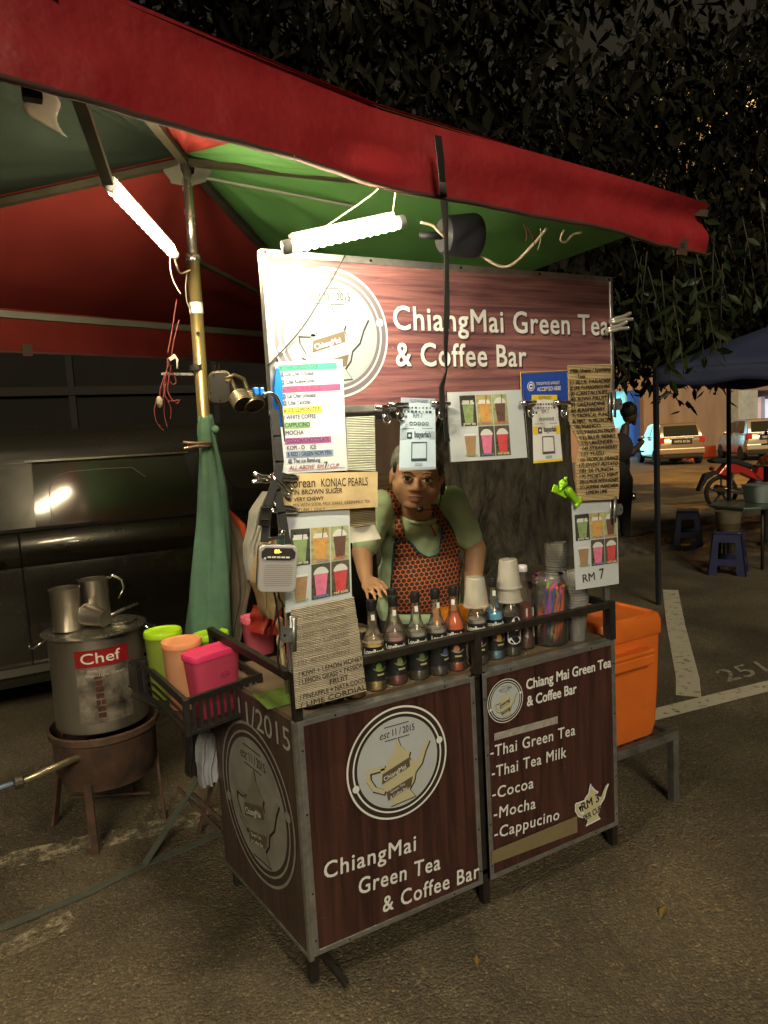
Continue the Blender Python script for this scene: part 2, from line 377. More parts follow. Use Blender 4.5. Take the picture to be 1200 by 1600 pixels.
# fallen leaves
LEAFD = M('dry_leaf', (.30,.20,.06), .7, var=.4, vs=20)
lf = MB()
for i in range(70):
    x = random.uniform(5.5,13); y = random.uniform(4.5,5.2); a = random.random()*6.3; s = random.uniform(.03,.06)
    f_ = lambda u, v, c=0: Vector((x+u*math.cos(a)-v*math.sin(a), y+u*math.sin(a)+v*math.cos(a), .012+abs(v)*.5))
    lf.poly([(-s,0),(0,-s*.35),(s,0)], 0, f_); lf.poly([(-s,0),(s,0),(0,s*.35)], 0, f_)
tag(lf.build('fallen_leaves', LEAFD), kind='stuff')
one = MB()
for (px, py, sz) in ((262,1127,.035),(745,1502,.03),(1036,1425,.04),(650,1385,.025),(100,1462,.012)):
    p = at(px, py, 'z', .006); a = random.random()*6
    f_ = lambda u, v, c=0, p=p, a=a: p+Vector((u*math.cos(a)-v*math.sin(a), u*math.sin(a)+v*math.cos(a), abs(v)*.6))
    one.poly([(-sz,0),(0,-sz*.3),(sz,0)], 0, f_); one.poly([(-sz,0),(sz,0),(0,sz*.3)], 0, f_)
tag(one.build('asphalt_litter', LEAFD), kind='stuff')

# ================================================================ BUILDING ACROSS THE ROAD
def facade():
    y = 21.5
    b = thing('shop_building', 'peach rendered shop building with bright cyan doorway across the road', 'building', (28, y, 0))
    PE = M('peach_render', (.36,.25,.18), .85, var=.35, vs=1.2, stretch=(1,1,.25))
    mb = MB(); mb.box((26.3,y,0), (32.6,y+6,4.2)); mb.box((14,y,0), (22.6,y+6,4.2)); mb.box((22.6,y+.8,0), (26.3,y+6,4.2)); mb.box((22.6,y,3.1),(26.3,y+.8,4.2)); mb.box((32.6,y+1.2,0), (52,y+6,4.2)); mb.box((32.6,y,2.95),(52,y+1.2,4.2)); mb.build('wall', PE, b)
    mb = MB(); mb.box((33.0,y-.25,0), (34.6,y+.3,2.95)); mb.build('pillar', M('white_render', (.55,.60,.60), .8, var=.35, vs=2), b)
    GL = M('lit_doorway', (.3,.5,.5), .5, emit=(.35,.88,1.0), es=.55)
    mb = MB(); mb.box((22.75,y+.72,0), (25.5,y+.78,3.1)); d = mb.build('doorway', GL, b)
    mb = MB(); mb.box((25.05,y-.05,0), (25.15,y+.7,3.1)); mb.build('door_jamb', M('cyan_paint', (.3,.62,.68), .5), b)
    mb = MB(); mb.box((25.55,y-.1,0), (25.95,y+.7,3.1)); mb.build('door_post', M('blue_paint', (.03,.09,.42), .5), b)
    mb = MB(); mb.box((24.3,y+.68,2.05), (24.5,y+.71,2.3)); mb.build('door_notice', M('notice', (.45,.35,.15), .7), b)
    mb = MB(); mb.box((24.6,y+.3,1.0), (24.95,y+.69,1.4)); mb.build('pink_box', M('pink', (.6,.2,.25), .6), b)
    SH = [(.6,.62,.7),(.1,.14,.4),(.45,.3,.3),(.2,.2,.2),(.55,.6,.75),(.3,.3,.5)]
    random.seed(11); x = 34.8; i = 0
    while x < 46:
        wd = random.uniform(.25,.9); c = SH[i % 6]; mb = MB(); mb.box((x,y+.95,.9), (x+wd-.06,y+1.1,2.9-random.uniform(0,.5)))
        mb.build('shop_display', M('display_%d' % (i % 6), c, .6, var=.6, vs=5, emit=c, es=.16), b); x += wd; i += 1
facade()

# the dark lorry box that closes the view above the van
def lorry():
    b = thing('box_lorry', 'tall dark box lorry body parked behind the black van', 'lorry', (0, 6.4, 0))
    D = M('dark_lorry_panel', (.018,.017,.014), .8, var=.3, vs=2, spec=.12)
    mb = MB(); mb.box((-6,5.6,.5), (2.6,7.6,3.3)); mb.build('box_body', D, b, bevel=.03)
    F = M('dark_lorry_trim', (.030,.028,.023), .8, spec=.12)
    for x in (-4.5,-3,-1.5,0,1.4): 
        mb = MB(); mb.box((x,5.57,.55), (x+.06,5.6,3.25)); mb.build('panel_rib', F, b)
    mb = MB(); mb.box((-6,5.56,2.2), (2.6,5.6,2.28)); mb.build('side_rail', F, b)
    mb = MB(); mb.box((-2.3,5.57,1.7), (-.9,5.6,2.15)); mb.build('side_window', M('dark_glass', (.02,.02,.02), .08), b)
    mb = MB()
    for x in (-4.6, 1.3):
        mb = MB(); mb.lathe([(.01,-.12),(.35,-.12),(.45,-.1),(.45,.1),(.35,.12),(.01,.12)], 24, Matrix.Translation((x,5.8,.45)) @ Matrix.Rotation(PI/2,4,'X')); mb.build('wheel', BLACK, b, smooth=False)
lorry()

# ================================================================ BLACK VAN
def van():
    v = thing('parked_van', 'shiny black people carrier parked close behind the tea stall', 'van', (-.6, 3.9, 0))
    P = M('black_van_paint', (.032,.029,.020), .27, .25, coat=.6, var=.12, vs=1.5)
    Y0 = 3.0
    # side section (y offset from the side plane, z), one side; mirrored
    low = [(.06,.20),(.02,.26),(.0,.45),(-.005,.62),(.005,.80),(.02,.93),(.025,.955),(-.012,.99),(-.02,1.05),(.0,1.13),(.03,1.19)]
    def sec(x):
        t = min(1, max(0, (x-1.2)/.75)); t2 = min(1, max(0, (-2.4-x)/1.0))
        return t*t*.10 + t2*t2*.35
    xs = [-3.5,-3.2,-2.8,-2.4,-1.6,-.9,-.59,-.2,.3,.65,1.0,1.3,1.5,1.7,1.85,1.93]
    W = 1.82; mb = MB()
    def ring_at(x):
        o = sec(x)
        a = [(Y0+o+dy, z) for dy, z in low]; b_ = [(Y0+W-o-dy, z) for dy, z in reversed(low)]
        return a+b_
    rings = [[Vector((x, y, z)) for y, z in ring_at(x)] for x in xs]; k = len(rings[0])
    vs = [p for r_ in rings for p in r_]; fs = [(i*k+j, (i+1)*k+j, (i+1)*k+(j+1) % k, i*k+(j+1) % k) for i in range(len(xs)-1) for j in range(k)]
    fs += [tuple(range(k)), tuple((len(xs)-1)*k+j for j in range(k))[::-1]]
    mb.add(vs, fs); mb.build('body', P, v, auto=50)
    # roof and cant rail
    top = [(.115,1.60),(.125,1.66),(.15,1.71),(.22,1.775),(.42,1.82),(.9,1.835)]
    rs = []
    for x in (-2.55,-2.2,-1.6,-.6,.4,1.1,1.5,1.72):
        dz = -.10*max(0, (-1.2-x)/1.2)**2-.03*max(0, (x-.9)/.8)**2
        rs.append([Vector((x, Y0+dy, z+dz)) for dy, z in top]+[Vector((x, Y0+W-dy, z+dz)) for dy, z in reversed(top)])
    k = len(rs[0]); mb = MB(); mb.add([p for r_ in rs for p in r_], [(i*k+j, (i+1)*k+j, (i+1)*k+j+1, i*k+j+1) for i in range(len(rs)-1) for j in range(k-1)]); mb.build('roof', P, v, auto=60)
    # pillars (tumblehome from the belt to the cant rail), glass between
    GL = M('van_glass', (.040,.039,.027), .09, 0, coat=.15, spec=.6); TR = M('black_rubber', (.012,.012,.011), .5)
    pt = lambda x, z: Vector((x, Y0+.03+(z-1.19)/(1.60-1.19)*.085, z))
    def quad(name, q, mt, off=0., par=v, th=.02):
        vs = [pt(x, z)+Vector((0, -off, 0)) for x, z in q]; vs2 = [p+Vector((0, th, 0)) for p in vs]; n_ = len(q)
        mb = MB(); mb.add(vs+vs2, [tuple(range(n_)), tuple(range(n_, 2*n_))[::-1]]+[(i, n_+i, n_+(i+1) % n_, (i+1) % n_) for i in range(n_)]); return mb.build(name, mt, par)
    quad('pillar', [(-.77,1.19),(-.50,1.19),(-.48,1.605),(-.66,1.605)], P)
    quad('pillar', [(-2.75,1.19),(-2.55,1.19),(-2.1,1.605),(-2.25,1.605)], P)
    quad('pillar', [(.555,1.19),(.76,1.19),(.66,1.605),(.47,1.605)], TR)
    quad('pillar', [(1.25,1.19),(1.75,1.19),(1.62,1.605),(1.10,1.605)], P)
    w1 = quad('side_window', [(-.50,1.19),(.555,1.19),(.47,1.605),(-.48,1.605)], GL, -.008)
    quad('side_window', [(-2.55,1.19),(-.77,1.19),(-.66,1.605),(-2.1,1.605)], GL, -.008)
    q = quad('quarter_window', [(.80,1.33),(1.04,1.30),(1.22,1.30),(1.10,1.605),(.66,1.605)], M('quarter_glass', (.055,.055,.036), .15, spec=.8), -.006)
    quad('quarter_panel', [(.76,1.19),(1.25,1.19),(1.23,1.31),(1.04,1.31),(.79,1.34)], P, .001)
    mb = MB(); mb.bar(pt(-.52,1.61)+Vector((0,-.012,0)), pt(.50,1.61)+Vector((0,-.012,0)), .014, .012); mb.build('window_trim', M('bright_trim', (.5,.48,.42), .25, 1), v)
    mb = MB(); mb.bar(pt(-2.5,1.19)+Vector((0,-.018,.0)), pt(1.2,1.19)+Vector((0,-.018,.0)), .016, .02); mb.build('belt_moulding', TR, v)
    # faint paper sun shade behind the glass, drawn as a line arc
    arc = [pt(-.40,1.22)+Vector((0,-.0005,0))]; 
    for k_ in range(9):
        a = PI-k_*PI/16; arc.append(pt(-.24+.16*math.cos(a), 1.40+.13*math.sin(a)))
    arc += [pt(-.05,1.535), pt(.12,1.53), pt(.2,1.46)]
    mb = MB(); mb.tube([p+Vector((0,.004,0)) for p in arc], .003, 5); mb.build('sun_shade_edge', M('shade_edge', (.16,.16,.14), .5), v)
    # door seams, handles, sill
    def seam(x, z0, z1):
        mb = MB(); mb.tube([Vector((x, Y0+yy-.004, z)) for yy, z in low if z0 <= z <= z1], .0065, 6); mb.build('door_seam', TR, v)
    seam(-.60,.26,1.19); seam(.78,.26,1.0)
    mb = MB(); mb.bar((-.62, Y0+.02,.452), (1.4, Y0+.02,.452), .03, .012); mb.bar((-3.2, Y0+.02,.452), (-.66, Y0+.02,.452), .03, .012); mb.build('sill_seam', TR, v)
    mb = MB(); mb.bar((-3.2, Y0-.006,.315), (1.3, Y0-.006,.315), .03, .05); mb.build('sill_trim', M('sill_chrome', (.22,.22,.19), .3, .9), v)
    for x in (-.80,.62):
        mb = MB(); mb.tube([(x-.11,Y0-.0,.985),(x-.07,Y0-.045,.99),(x+.07,Y0-.045,.995),(x+.11,Y0-.0,.995)], .014, 8); mb.build('door_handle', P, v, smooth=True)
    for x in (-2.55, 1.33):
        mt_ = Matrix.Translation((x, Y0+.12, .33)) @ Matrix.Rotation(PI/2, 4, 'X')
        mb = MB(); mb.lathe([(.21,-.1),(.31,-.1),(.33,-.08),(.33,.08),(.31,.1),(.21,.1)], 28, mt_); wh = mb.build('wheel', TR, v, auto=40)
        mb = MB(); mb.lathe([(.01,.06),(.1,.1),(.21,.085),(.215,.02)], 20, mt_); mb.build('rim', ALU, wh, auto=40)
    mb = MB(); mb.box((-3.45,Y0+.2,.22), (1.85,Y0+W-.2,.9)); mb.build('underbody', TR, v)
van()

# ================================================================ TREE
BARK = M('tree_bark', (.085,.072,.050), .95, var=.85, vs=9, bump=1., bs=11, dist=.08, stretch=(1,1,.22))
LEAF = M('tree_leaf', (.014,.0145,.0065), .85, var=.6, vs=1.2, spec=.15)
def tree():
    t = thing('shade_tree', 'massive dark shade tree with ribbed trunk right behind the vendor', 'tree', (5.0, 5.9, 0))
    cx, cy = 5.0, 5.9; mb = MB(); n = 96; rows = []
    random.seed(5); ph = [random.random()*6.3 for _ in range(6)]
    for i in range(26):
        z = i*.16; r = .92+.75*math.exp(-z/.45)-.04*z; ring = []
        for k in range(n):
            a = 2*PI*k/n
            rib = .11*math.sin(3*a+ph[0]+z*.5)+.09*math.sin(5*a+ph[1]-z*.8)+.055*math.sin(11*a+ph[2]+z*1.4)+.035*math.sin(17*a+ph[3]-z*1.8)
            rr = r*(1+rib*(1+1.3*math.exp(-z/.6)))
            ring.append(Vector((cx+rr*math.cos(a)+.36*max(0,z-.5), cy+rr*math.sin(a), z-.02)))
        rows.append(ring)
    mb.add([p for q in rows for p in q], [(i*n+k, i*n+(k+1) % n, (i+1)*n+(k+1) % n, (i+1)*n+k) for i in range(len(rows)-1) for k in range(n)])
    mb.build('trunk', BARK, t, smooth=True)
    limbs = [((5.2,6.2,3.7),(6.0,7.4,6),(7,8.6,7.5)),((4.9,5.9,3.8),(3.0,6.2,6),(1.0,6.4,7.5)),((5.2,6.0,3.7),(6.2,7.2,5.4),(8.6,8.4,6.6)),((5.0,6.0,3.7),(4.2,7.4,5.6),(3.4,9.0,7.0))]
    for a, b, c in limbs:
        mb = MB(); pts = [Vector(a).lerp(Vector(b), i/5) for i in range(6)]+[Vector(b).lerp(Vector(c), i/5) for i in range(1, 6)]
        mb.tube([p+Vector((random.uniform(-.06,.06), random.uniform(-.06,.06), 0)) for p in pts], [.26-.022*i for i in range(11)], 10); mb.build('limb', BARK, t, smooth=True)
    # crown
    random.seed(21)
    def leaf(mb, p, d, s, roll):
        d = d.normalized(); x = d.cross(Vector((0,0,1)));  x = x.normalized() if x.length > .01 else Vector((1,0,0))
        x = (Matrix.Rotation(roll, 3, d) @ x); n_ = x.cross(d)
        vs = [p, p+d*s*.35+x*s*.19-n_*s*.03, p+d*s, p+d*s*.35-x*s*.19-n_*s*.03, p+d*s*.4+n_*s*.02, p+d*s*.72+x*s*.12, p+d*s*.72-x*s*.12]
        mb.add(vs, [(0,1,4),(0,4,3),(1,5,4),(4,5,2),(4,2,6),(3,4,6)])
    crown = MB(); n_ = 0
    clumps = []
    # volume: roof of foliage over the right and behind, thinning down to a ragged skirt
    while len(clumps) < 2900:
        x = random.uniform(-1,14.5); y = random.uniform(2.6,10.5); 
        zlow = 3.15+.10*abs(x-7)+.32*math.sin(x*1.7)+.25*math.sin(y*2.1+x) - (.5 if x > 6 else 0) + max(0, 3.2-x)*.75
        z = zlow+random.random()**1.4*(3.4+max(0,x-6)*.28)
        if (Vector((x,y,z))-Vector((5,5.9,z))).length < .9 and z < 4: continue
        if (x+.7)*.0+y < 2.9+random.random()*.6: continue
        clumps.append(Vector((x, y, z)))
    for c in clumps:
        rr = random.uniform(.3,.65)
        for k in range(26):
            v = Vector((random.gauss(0,1), random.gauss(0,1), random.gauss(0,.7)))*rr*.6
            leaf(crown, c+v, Vector((random.gauss(0,.6), random.gauss(0,.6), -.75+random.gauss(0,.35))), random.uniform(.13,.25), random.uniform(-1,1))
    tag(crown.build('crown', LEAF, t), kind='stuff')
    # low hanging sprays, leaf by leaf, on twigs (in front of the lit shop wall)
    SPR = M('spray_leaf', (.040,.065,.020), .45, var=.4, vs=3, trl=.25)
    base = MB(); leaf(base, Vector((0,0,0)), Vector((0,1,0)), .15, 0); lm_ = base.mesh('leaf', SPR)
    tw = MB(); cnt = 0
    sprays = [((3.9,1.9),950,560,5.6),((0,0),985,545,5.9),((0,0),1015,555,5.2),((0,0),1045,560,5.0),((0,0),1070,565,4.7),((0,0),1095,540,4.6),((0,0),1120,530,5.2),((0,0),1150,470,5.0),((0,0),1185,440,5.4),((0,0),1060,480,5.4),((0,0),1000,490,5.8),((0,0),1110,450,4.9)]
    def pd(px, py, t_): 
        d = _f+(px-600)/FPX*_R-(py-800)/FPX*_U; return CAM+d*t_
    for (_, px, py, dd) in sprays:
        for q in range(2):
            top = pd(px+random.uniform(-25,25), py-random.uniform(90,150), dd+random.uniform(-.2,.2)); tip = pd(px+random.uniform(-5,35), py+random.uniform(-5,60), dd)
            pts = [top.lerp(tip, i/6)+Vector((0,0,.05*math.sin(PI*i/6))) for i in range(7)]; tw.tube(pts, [.007-.0008*i for i in range(7)], 5)
            for i in range(11):
                if cnt >= 290: break
                p = top.lerp(tip, .1+.9*i/10)+Vector((0,0,.04)); s = random.uniform(.6,1.05)
                d = Vector((random.gauss(0,.7), random.gauss(0,.7), -.7+random.gauss(0,.4))).normalized()
                o = bpy.data.objects.new('leaf', lm_); C.objects.link(o); attach(o, t, True); o.matrix_parent_inverse = WM(t).inverted()
                qn = Vector((0,1,0)).rotation_difference(d); o.rotation_mode = 'QUATERNION'; o.rotation_quaternion = qn @ Vector((0,1,0)).rotation_difference(Vector((0,1,0))); o.location = p; o.scale = (s, s, s)
                o.rotation_quaternion = qn @ Matrix.Rotation(random.uniform(-1.5,1.5), 3, 'Y').to_quaternion(); cnt += 1
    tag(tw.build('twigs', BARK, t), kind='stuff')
tree()

# ================================================================ STREET LAMP behind the leaves at the right edge
def street_lamp():
    l = thing('street_lamp', 'orange street lamp glowing through the leaves at the right', 'street lamp', (15.2, 8.0, 0))
    mb = MB(); mb.tube([(16.5,8.5,0),(16.5,8.5,8.0),(16.3,8.4,8.9),(15.8,8.2,9.3),(15.2,8.0,9.4)], [.09,.07,.06,.05,.045], 10); mb.build('pole', DKMETAL, l, smooth=True)
    mb = MB(); mb.ball((15.0,7.9,9.40), 1, 14, (.34,.16,.07)); mb.build('lamp_head', DKMETAL, l, smooth=True)
    mb = MB(); mb.ball((15.0,7.9,9.33), 1, 14, (.24,.11,.06)); mb.build('lamp_glass', M('sodium_glass', (1,.6,.2), .3, emit=(1,.48,.10), es=30), l, smooth=True)
    li = bpy.data.lights.new('sodium_light', 'POINT'); li.energy = 1300; li.color = (1,.52,.14); li.shadow_soft_size = .25
    o = bpy.data.objects.new('sodium_light', li); C.objects.link(o); o.location = (15.0,7.9,9.1); attach(o, l)
street_lamp()
# ================================================================ MARKET UMBRELLA WITH RED VALANCE
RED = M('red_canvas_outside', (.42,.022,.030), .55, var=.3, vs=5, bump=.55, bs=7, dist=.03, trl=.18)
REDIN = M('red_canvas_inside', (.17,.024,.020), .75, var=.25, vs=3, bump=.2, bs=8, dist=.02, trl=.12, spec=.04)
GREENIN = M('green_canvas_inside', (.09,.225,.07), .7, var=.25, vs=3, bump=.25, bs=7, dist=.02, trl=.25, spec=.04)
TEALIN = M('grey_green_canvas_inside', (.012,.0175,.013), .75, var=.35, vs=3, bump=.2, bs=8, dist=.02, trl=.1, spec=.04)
HEM = M('dark_hem', (.06,.03,.022), .8)
def hsh(a, b): return math.sin(a*12.9898+b*78.233)*43758.5453 % 1
def wob(u, v): return math.sin(u*9+v*4)*.5+math.sin(u*17-v*7+1.3)*.3+math.sin(u*5+v*13+.4)*.35
def umbrella():
    u_ = thing('market_umbrella', 'big red canvas market umbrella with green lining over the tea stall', 'umbrella', (.04, .85, 0))
    A = Vector((.04,.85,2.73))
    b = dict(E0=Vector((-1.5,-.78,2.25)), P1=Vector((-.54,-.53,2.25)), P2=Vector((.20,-.34,2.25)), P3=Vector((1.5,-.267,2.20)), P4=Vector((1.45,2.40,2.12)), P5=Vector((-1.7,1.45,2.12)))
    hh = dict(E0=.21, P1=.20, P2=.185, P3=.155, P4=.19, P5=.19)
    def top(k): 
        p = b[k].copy(); p.z += hh[k]; 
        return p+(A-p).normalized()*.015
    def panel(a, c, mt_in, sag, wr=.022, apex=A):
        def fn(off):
            def f(s, t):
                e = top(a).lerp(top(c), s); p = apex.lerp(e, t)
                p = p.copy(); p.z -= sag*math.sin(PI*min(1, t))*math.sin(PI*s)**.7 + wr*wob(s*2, t*2)*math.sin(PI*s)*t*(1-t)*3 + off
                return p
            return f
        mb = MB(); mb.cur = 0; mb.grid(fn(0), 22, 16); mb.cur = 1; mb.grid(fn(.007), 22, 16)
        return mb.build('canopy_panel', [RED, mt_in], u_, smooth=True)
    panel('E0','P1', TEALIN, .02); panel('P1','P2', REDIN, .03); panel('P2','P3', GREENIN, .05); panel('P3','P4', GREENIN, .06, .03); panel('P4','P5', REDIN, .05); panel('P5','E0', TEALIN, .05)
    def valance(keys, n, wav, mt_in=REDIN, drop=0, tabs=(.5,)):
        lens = [(b[c]-b[a]).length for a, c in zip(keys, keys[1:])]; tot = sum(lens)
        def at_(s):
            d = s*tot
            for i, l_ in enumerate(lens):
                if d <= l_ or i == len(lens)-1: break
                d -= l_
            k = min(1, d/l_); a, c = keys[i], keys[i+1]
            dv = b[c]-b[a]; return top(a).lerp(top(c), k), b[a].lerp(b[c], k), Vector((dv.y, -dv.x, 0)).normalized(), k
        def fn(off):
            def f(s, t):
                pt_, pb, nrm, kk = at_(s); p = pt_.lerp(pb, t).copy()
                k = wav*(math.sin(s*n*2.1+.6)+.6*math.sin(s*n*4.7+t*2))*t + .006*math.sin(t*7+s*n)+.010*math.sin(PI*t)*math.sin(s*n*1.3+t)+.016*math.sin(t*8.5+s*9)*max(0,s-.62)*2.2+.006*math.sin(s*140+t*3)*t*(1 if s > .9 else .35)
                p += nrm*(k-off); p.z -= drop*math.sin(PI*kk)*(t*.6+.4); return p
            return f
        mb = MB(); mb.cur = 0; mb.grid(fn(0), 90, 10); mb.cur = 1; mb.grid(fn(.006), 90, 10); mb.build('valance', [RED, mt_in], u_, smooth=True)
        mb = MB(); mb.tube([fn(.003)(i/70, 1.0) for i in range(71)], .006, 6); mb.build('hem', HEM, u_, smooth=True)
        for s in tabs:
            f = fn(-.002); p = f(s, .93); q = f(s+.008, .93); dx = (q-p).normalized(); dz = Vector((0,0,1)); w_ = .022
            fr = FR(p, dx, dz)
            mb = MB(); mb.prism([(-w_,-.03),(w_,-.03),(w_,.026),(-w_,.026)], -.001, .004, fr); mb.prism([(-w_,-.03),(w_,-.03),(w_,.026),(-w_,.026)], -.016, -.011, fr); tb = mb.build('hem_tab', HEM, u_)
            mb = MB(); mb.ring(0,0,.004,.009,.005,fr,18); mb.ring(0,0,.004,.009,-.017,fr,18); mb.build('grommet', CHROME, tb)
    valance(['E0','P1','P2','P3'], 8, .010, tabs=(.955,)); valance(['P4','P5'], 6, .012, tabs=(.12,.36,.62,.86)); valance(['P5','E0'], 4, .012, tabs=())
    # pole: chromed inner tube in a brassy outer tube
    px = .03
    mb = MB(); mb.tube([(px+.012,.85,2.32),(px+.012,.85,2.72)], .0185, 16); mb.build('upper_pole', STEEL, u_, smooth=True)
    mb = MB(); mb.tube([(.035,.85,.0),(px-.012,.85,1.0),(px,.85,1.4),(px+.01,.85,2.35)], .0245, 18); lp = mb.build('lower_pole', M('brass_pole', (.46,.36,.16), .33, .75, var=.4, vs=10, stretch=(1,1,.15)), u_, smooth=True)
    mb = MB(); mb.open_lathe([(.0262,2.145),(.0262,2.185)], 18, Matrix.Translation((px+.008,.85,0))); mb.build('paper_label', WHITE, lp)
    mb = MB(); mb.tube([(px,.82,2.07),(px,.828,2.07)], .006, 8); mb.build('pin_hole', INK, lp)
    mb = MB(); mb.open_lathe([(.027,2.335),(.030,2.34),(.030,2.36),(.022,2.365)], 18, Matrix.Translation((px+.01,.85,0))); mb.build('collar', STEEL, u_, smooth=True)
    mb = MB(); mb.lathe([(.05,0),(.05,.012),(.03,.03),(.026,.05)], 20, Matrix.Translation((.035,.85,.001))); mb.build('base', DKMETAL, u_, auto=40)
    # ribs and struts
    RIB = M('painted_rib', (.055,.050,.034), .5, .3, var=.4, vs=15, spec=.04)
    for k in ('P1','P3','P4','P5'):
        q = top(k); mb = MB(); mb.bar(A+Vector((0,0,-.035)), q+Vector((0,0,-.03)), .03, .022); mb.build('rib', RIB, u_)
    h = Vector((.03,.82,2.36))
    tl0 = Vector((-.52,-.49,2.36))
    mb = MB(); mb.bar(tl0, at(168,283,'y',.10), .026, .02); mb.build('strut', RIB, u_)
    mb = MB(); mb.bar(Vector((.045,.85,2.345)), Vector((.9,1.75,2.30)), .02, .014); mb.build('strut', RIB, u_)
    mb = MB(); mb.bar(Vector((-1.68,1.43,2.28)), Vector((1.44,2.36,2.28)), .03, .03); mb.bar(Vector((.02,.87,2.66)), Vector((.6,.6,2.52)), .008, .008); mb.build('back_rail', M('grey_rail', (.12,.13,.10), .6), u_)
    # bracket under the front corner, gussets at the crown
    for a_, c_ in (((-.585,-.515,2.24), (-.555,-.495,2.42)), ((-.75,-.50,2.14), (-.725,-.47,2.40))): mb = MB(); mb.box(a_, c_); mb.build('bracket', DKMETAL, u_)
    for s in (-1, 1):
        mb = MB()
        mb.grid(lambda a, c, s=s: Vector((.045+s*(.015+.055*a+.012*math.sin(c*5)), .84-.03*a*s, 2.705-.10*c*(1-.35*a)-.02*a)), 6, 8); mb.build('gusset', M('pale_canvas', (.11,.105,.085), .85, trl=.2, spec=.04), u_, smooth=True)
    # torn patches letting light through
    for (x, y) in ((790,570),(1270,445)):
        pass
    return u_
umbrella()

# plastic sheet hanging at the front corner
def flap():
    W_ = M('stained_clear_sheet', (.80,.80,.76), .4, var=.3, vs=6, col2=(.70,.52,.28), trl=.5)
    mb = MB(); a, b_, c, d = at(42,122,'y',-.45), at(72,128,'y',-.45), at(108,216,'y',-.40), at(48,186,'y',-.43)
    mb.grid(lambda s, t: a.lerp(b_, s).lerp(d.lerp(c, s), t)+Vector((.012*math.sin(t*6), .01*math.sin(t*5+s), 0)), 6, 12)
    o = mb.build('plastic_flap', W_, smooth=True); tag(o, 'small stained white plastic sheet hanging under the umbrella corner', 'plastic sheet')
    sd = o.modifiers.new('t', 'SOLIDIFY'); sd.thickness = .0015
flap()

# ================================================================ LIT TUBES
def tube_lamp(p, q, col, es, label, energy):
    p = Vector(p); q = Vector(q); l = thing('tube_lamp', label, 'lamp', p.lerp(q, .5))
    d = (q-p).normalized()
    G_ = M('lamp_shell_%d' % int(col[2]*100), (1,.9,.6), .4, emit=(1,.70,.20), es=.55); E_ = M('led_%d' % int(col[2]*100), (1,1,1), .4, emit=col, es=es*1.12)
    mb = MB(); mb.tube([p, q], .0140, 14); sh_ = mb.build('tube', G_, l, smooth=True)
    n_c = 13; mb = MB(); mb.ball((0,0,0), .0170, 12, (1,1,.8)); me_ = mb.mesh('led_chip', E_, True); qr = Vector((0,0,1)).rotation_difference(d)
    for i in range(n_c):
        c = bpy.data.objects.new('led_chip', me_); C.objects.link(c); attach(c, sh_); c.location = p.lerp(q, (i+.5)/n_c); c.rotation_mode = 'QUATERNION'; c.rotation_quaternion = qr
    for e0, e1 in ((p-d*.025, p+d*.004), (q-d*.004, q+d*.025)): mb = MB(); mb.tube([e0, e1], .0165, 14); mb.build('end_cap', WHITE, l, smooth=True)
    up = Vector((0,0,1)); side = d.cross(up).normalized(); n_ = side.cross(d)
    mb = MB(); mb.bar(p+n_*.02, q+n_*.02, .02, .012, up=n_); mb.build('batten', WHITE, l)
    return l
TUBE_WARM = (1.0, .82, .50); TUBE_COOL = (1.0, .87, .58)
tube_lamp(at(458,384,'y',-.31), at(617,349,'y',-.32), TUBE_COOL, 80, 'lit white tube lamp hung just above the big signboard', 1)
tube_lamp(at(174,292,'y',.14), at(270,395,'y',.68), TUBE_WARM, 115, 'lit tube lamp hung slanting beside the umbrella pole', 1)
def wire(name, label, pts, r, mt, cat='cable', sm=6):
    # smooth the points with a Catmull-Rom pass
    P_ = [Vector(p) for p in pts]; out = []
    for i in range(len(P_)-1):
        a, b_, c, d = P_[max(i-1, 0)], P_[i], P_[i+1], P_[min(i+2, len(P_)-1)]
        for k in range(sm):
            t = k/sm; out.append(.5*((2*b_)+(c-a)*t+(2*a-5*b_+4*c-d)*t*t+(3*b_-a-3*c+d)*t**3))
    out.append(P_[-1]); mb = MB(); mb.tube(out, r, 7)
    o = mb.build(name, mt, smooth=True); return tag(o, label, cat)
WIRE_R = M('red_wire', (.14,.022,.022), .5); WIRE_W = M('cream_wire', (.60,.50,.38), .5); WIRE_B = M('black_wire', (.015,.015,.015), .5)
wire('lamp_wire', 'thin pale wire tying the slanting tube lamp to the pole', [at(270,395,'y',.68),(-.05,.73,2.285),(-.02,.80,2.28),(.02,.824,2.30)], .0035, WIRE_W)
wire('lamp_wire', 'thin cream wire end dangling below the slanting tube lamp', [(-.10,.61,2.29),(-.10,.62,2.25),(-.09,.63,2.21),(-.07,.63,2.17)], .002, WIRE_W)
wire('lamp_wire', 'cream cable looping beneath the dark drum under the red hem', [(.66,-.1,2.175),(.72,-.11,2.145),(.76,-.13,2.15),(.80,-.18,2.20),(.815,-.22,2.235)], .0045, WIRE_W)
wire('lamp_wire', 'small white wire loop hanging from the red hem right of centre', [(.855,-.25,2.225),(.85,-.24,2.20),(.87,-.24,2.195),(.89,-.25,2.215),(.915,-.26,2.22)], .0035, WIRE_W)
wire('lamp_wire', 'thin black wire slanting across the round emblem of the signboard', [at(540,398,'y',-.06), at(510,452,'y',-.045), at(470,515,'y',-.03), at(418,572,'y',-.02)], .0022, WIRE_B)
wire('lamp_wire', 'thin tan wire holding the horizontal tube lamp to the red hem', [(.13,-.115,2.20),(.22,-.22,2.26),(.245,-.31,2.285),(.30,-.2,2.235)], .002, WIRE_W)
wire('lamp_wire', 'white lead running right from the horizontal tube lamp', [(.43,-.132,2.24),(.47,-.13,2.236),(.50,-.12,2.222),(.55,-.1,2.205)], .004, WIRE_W)
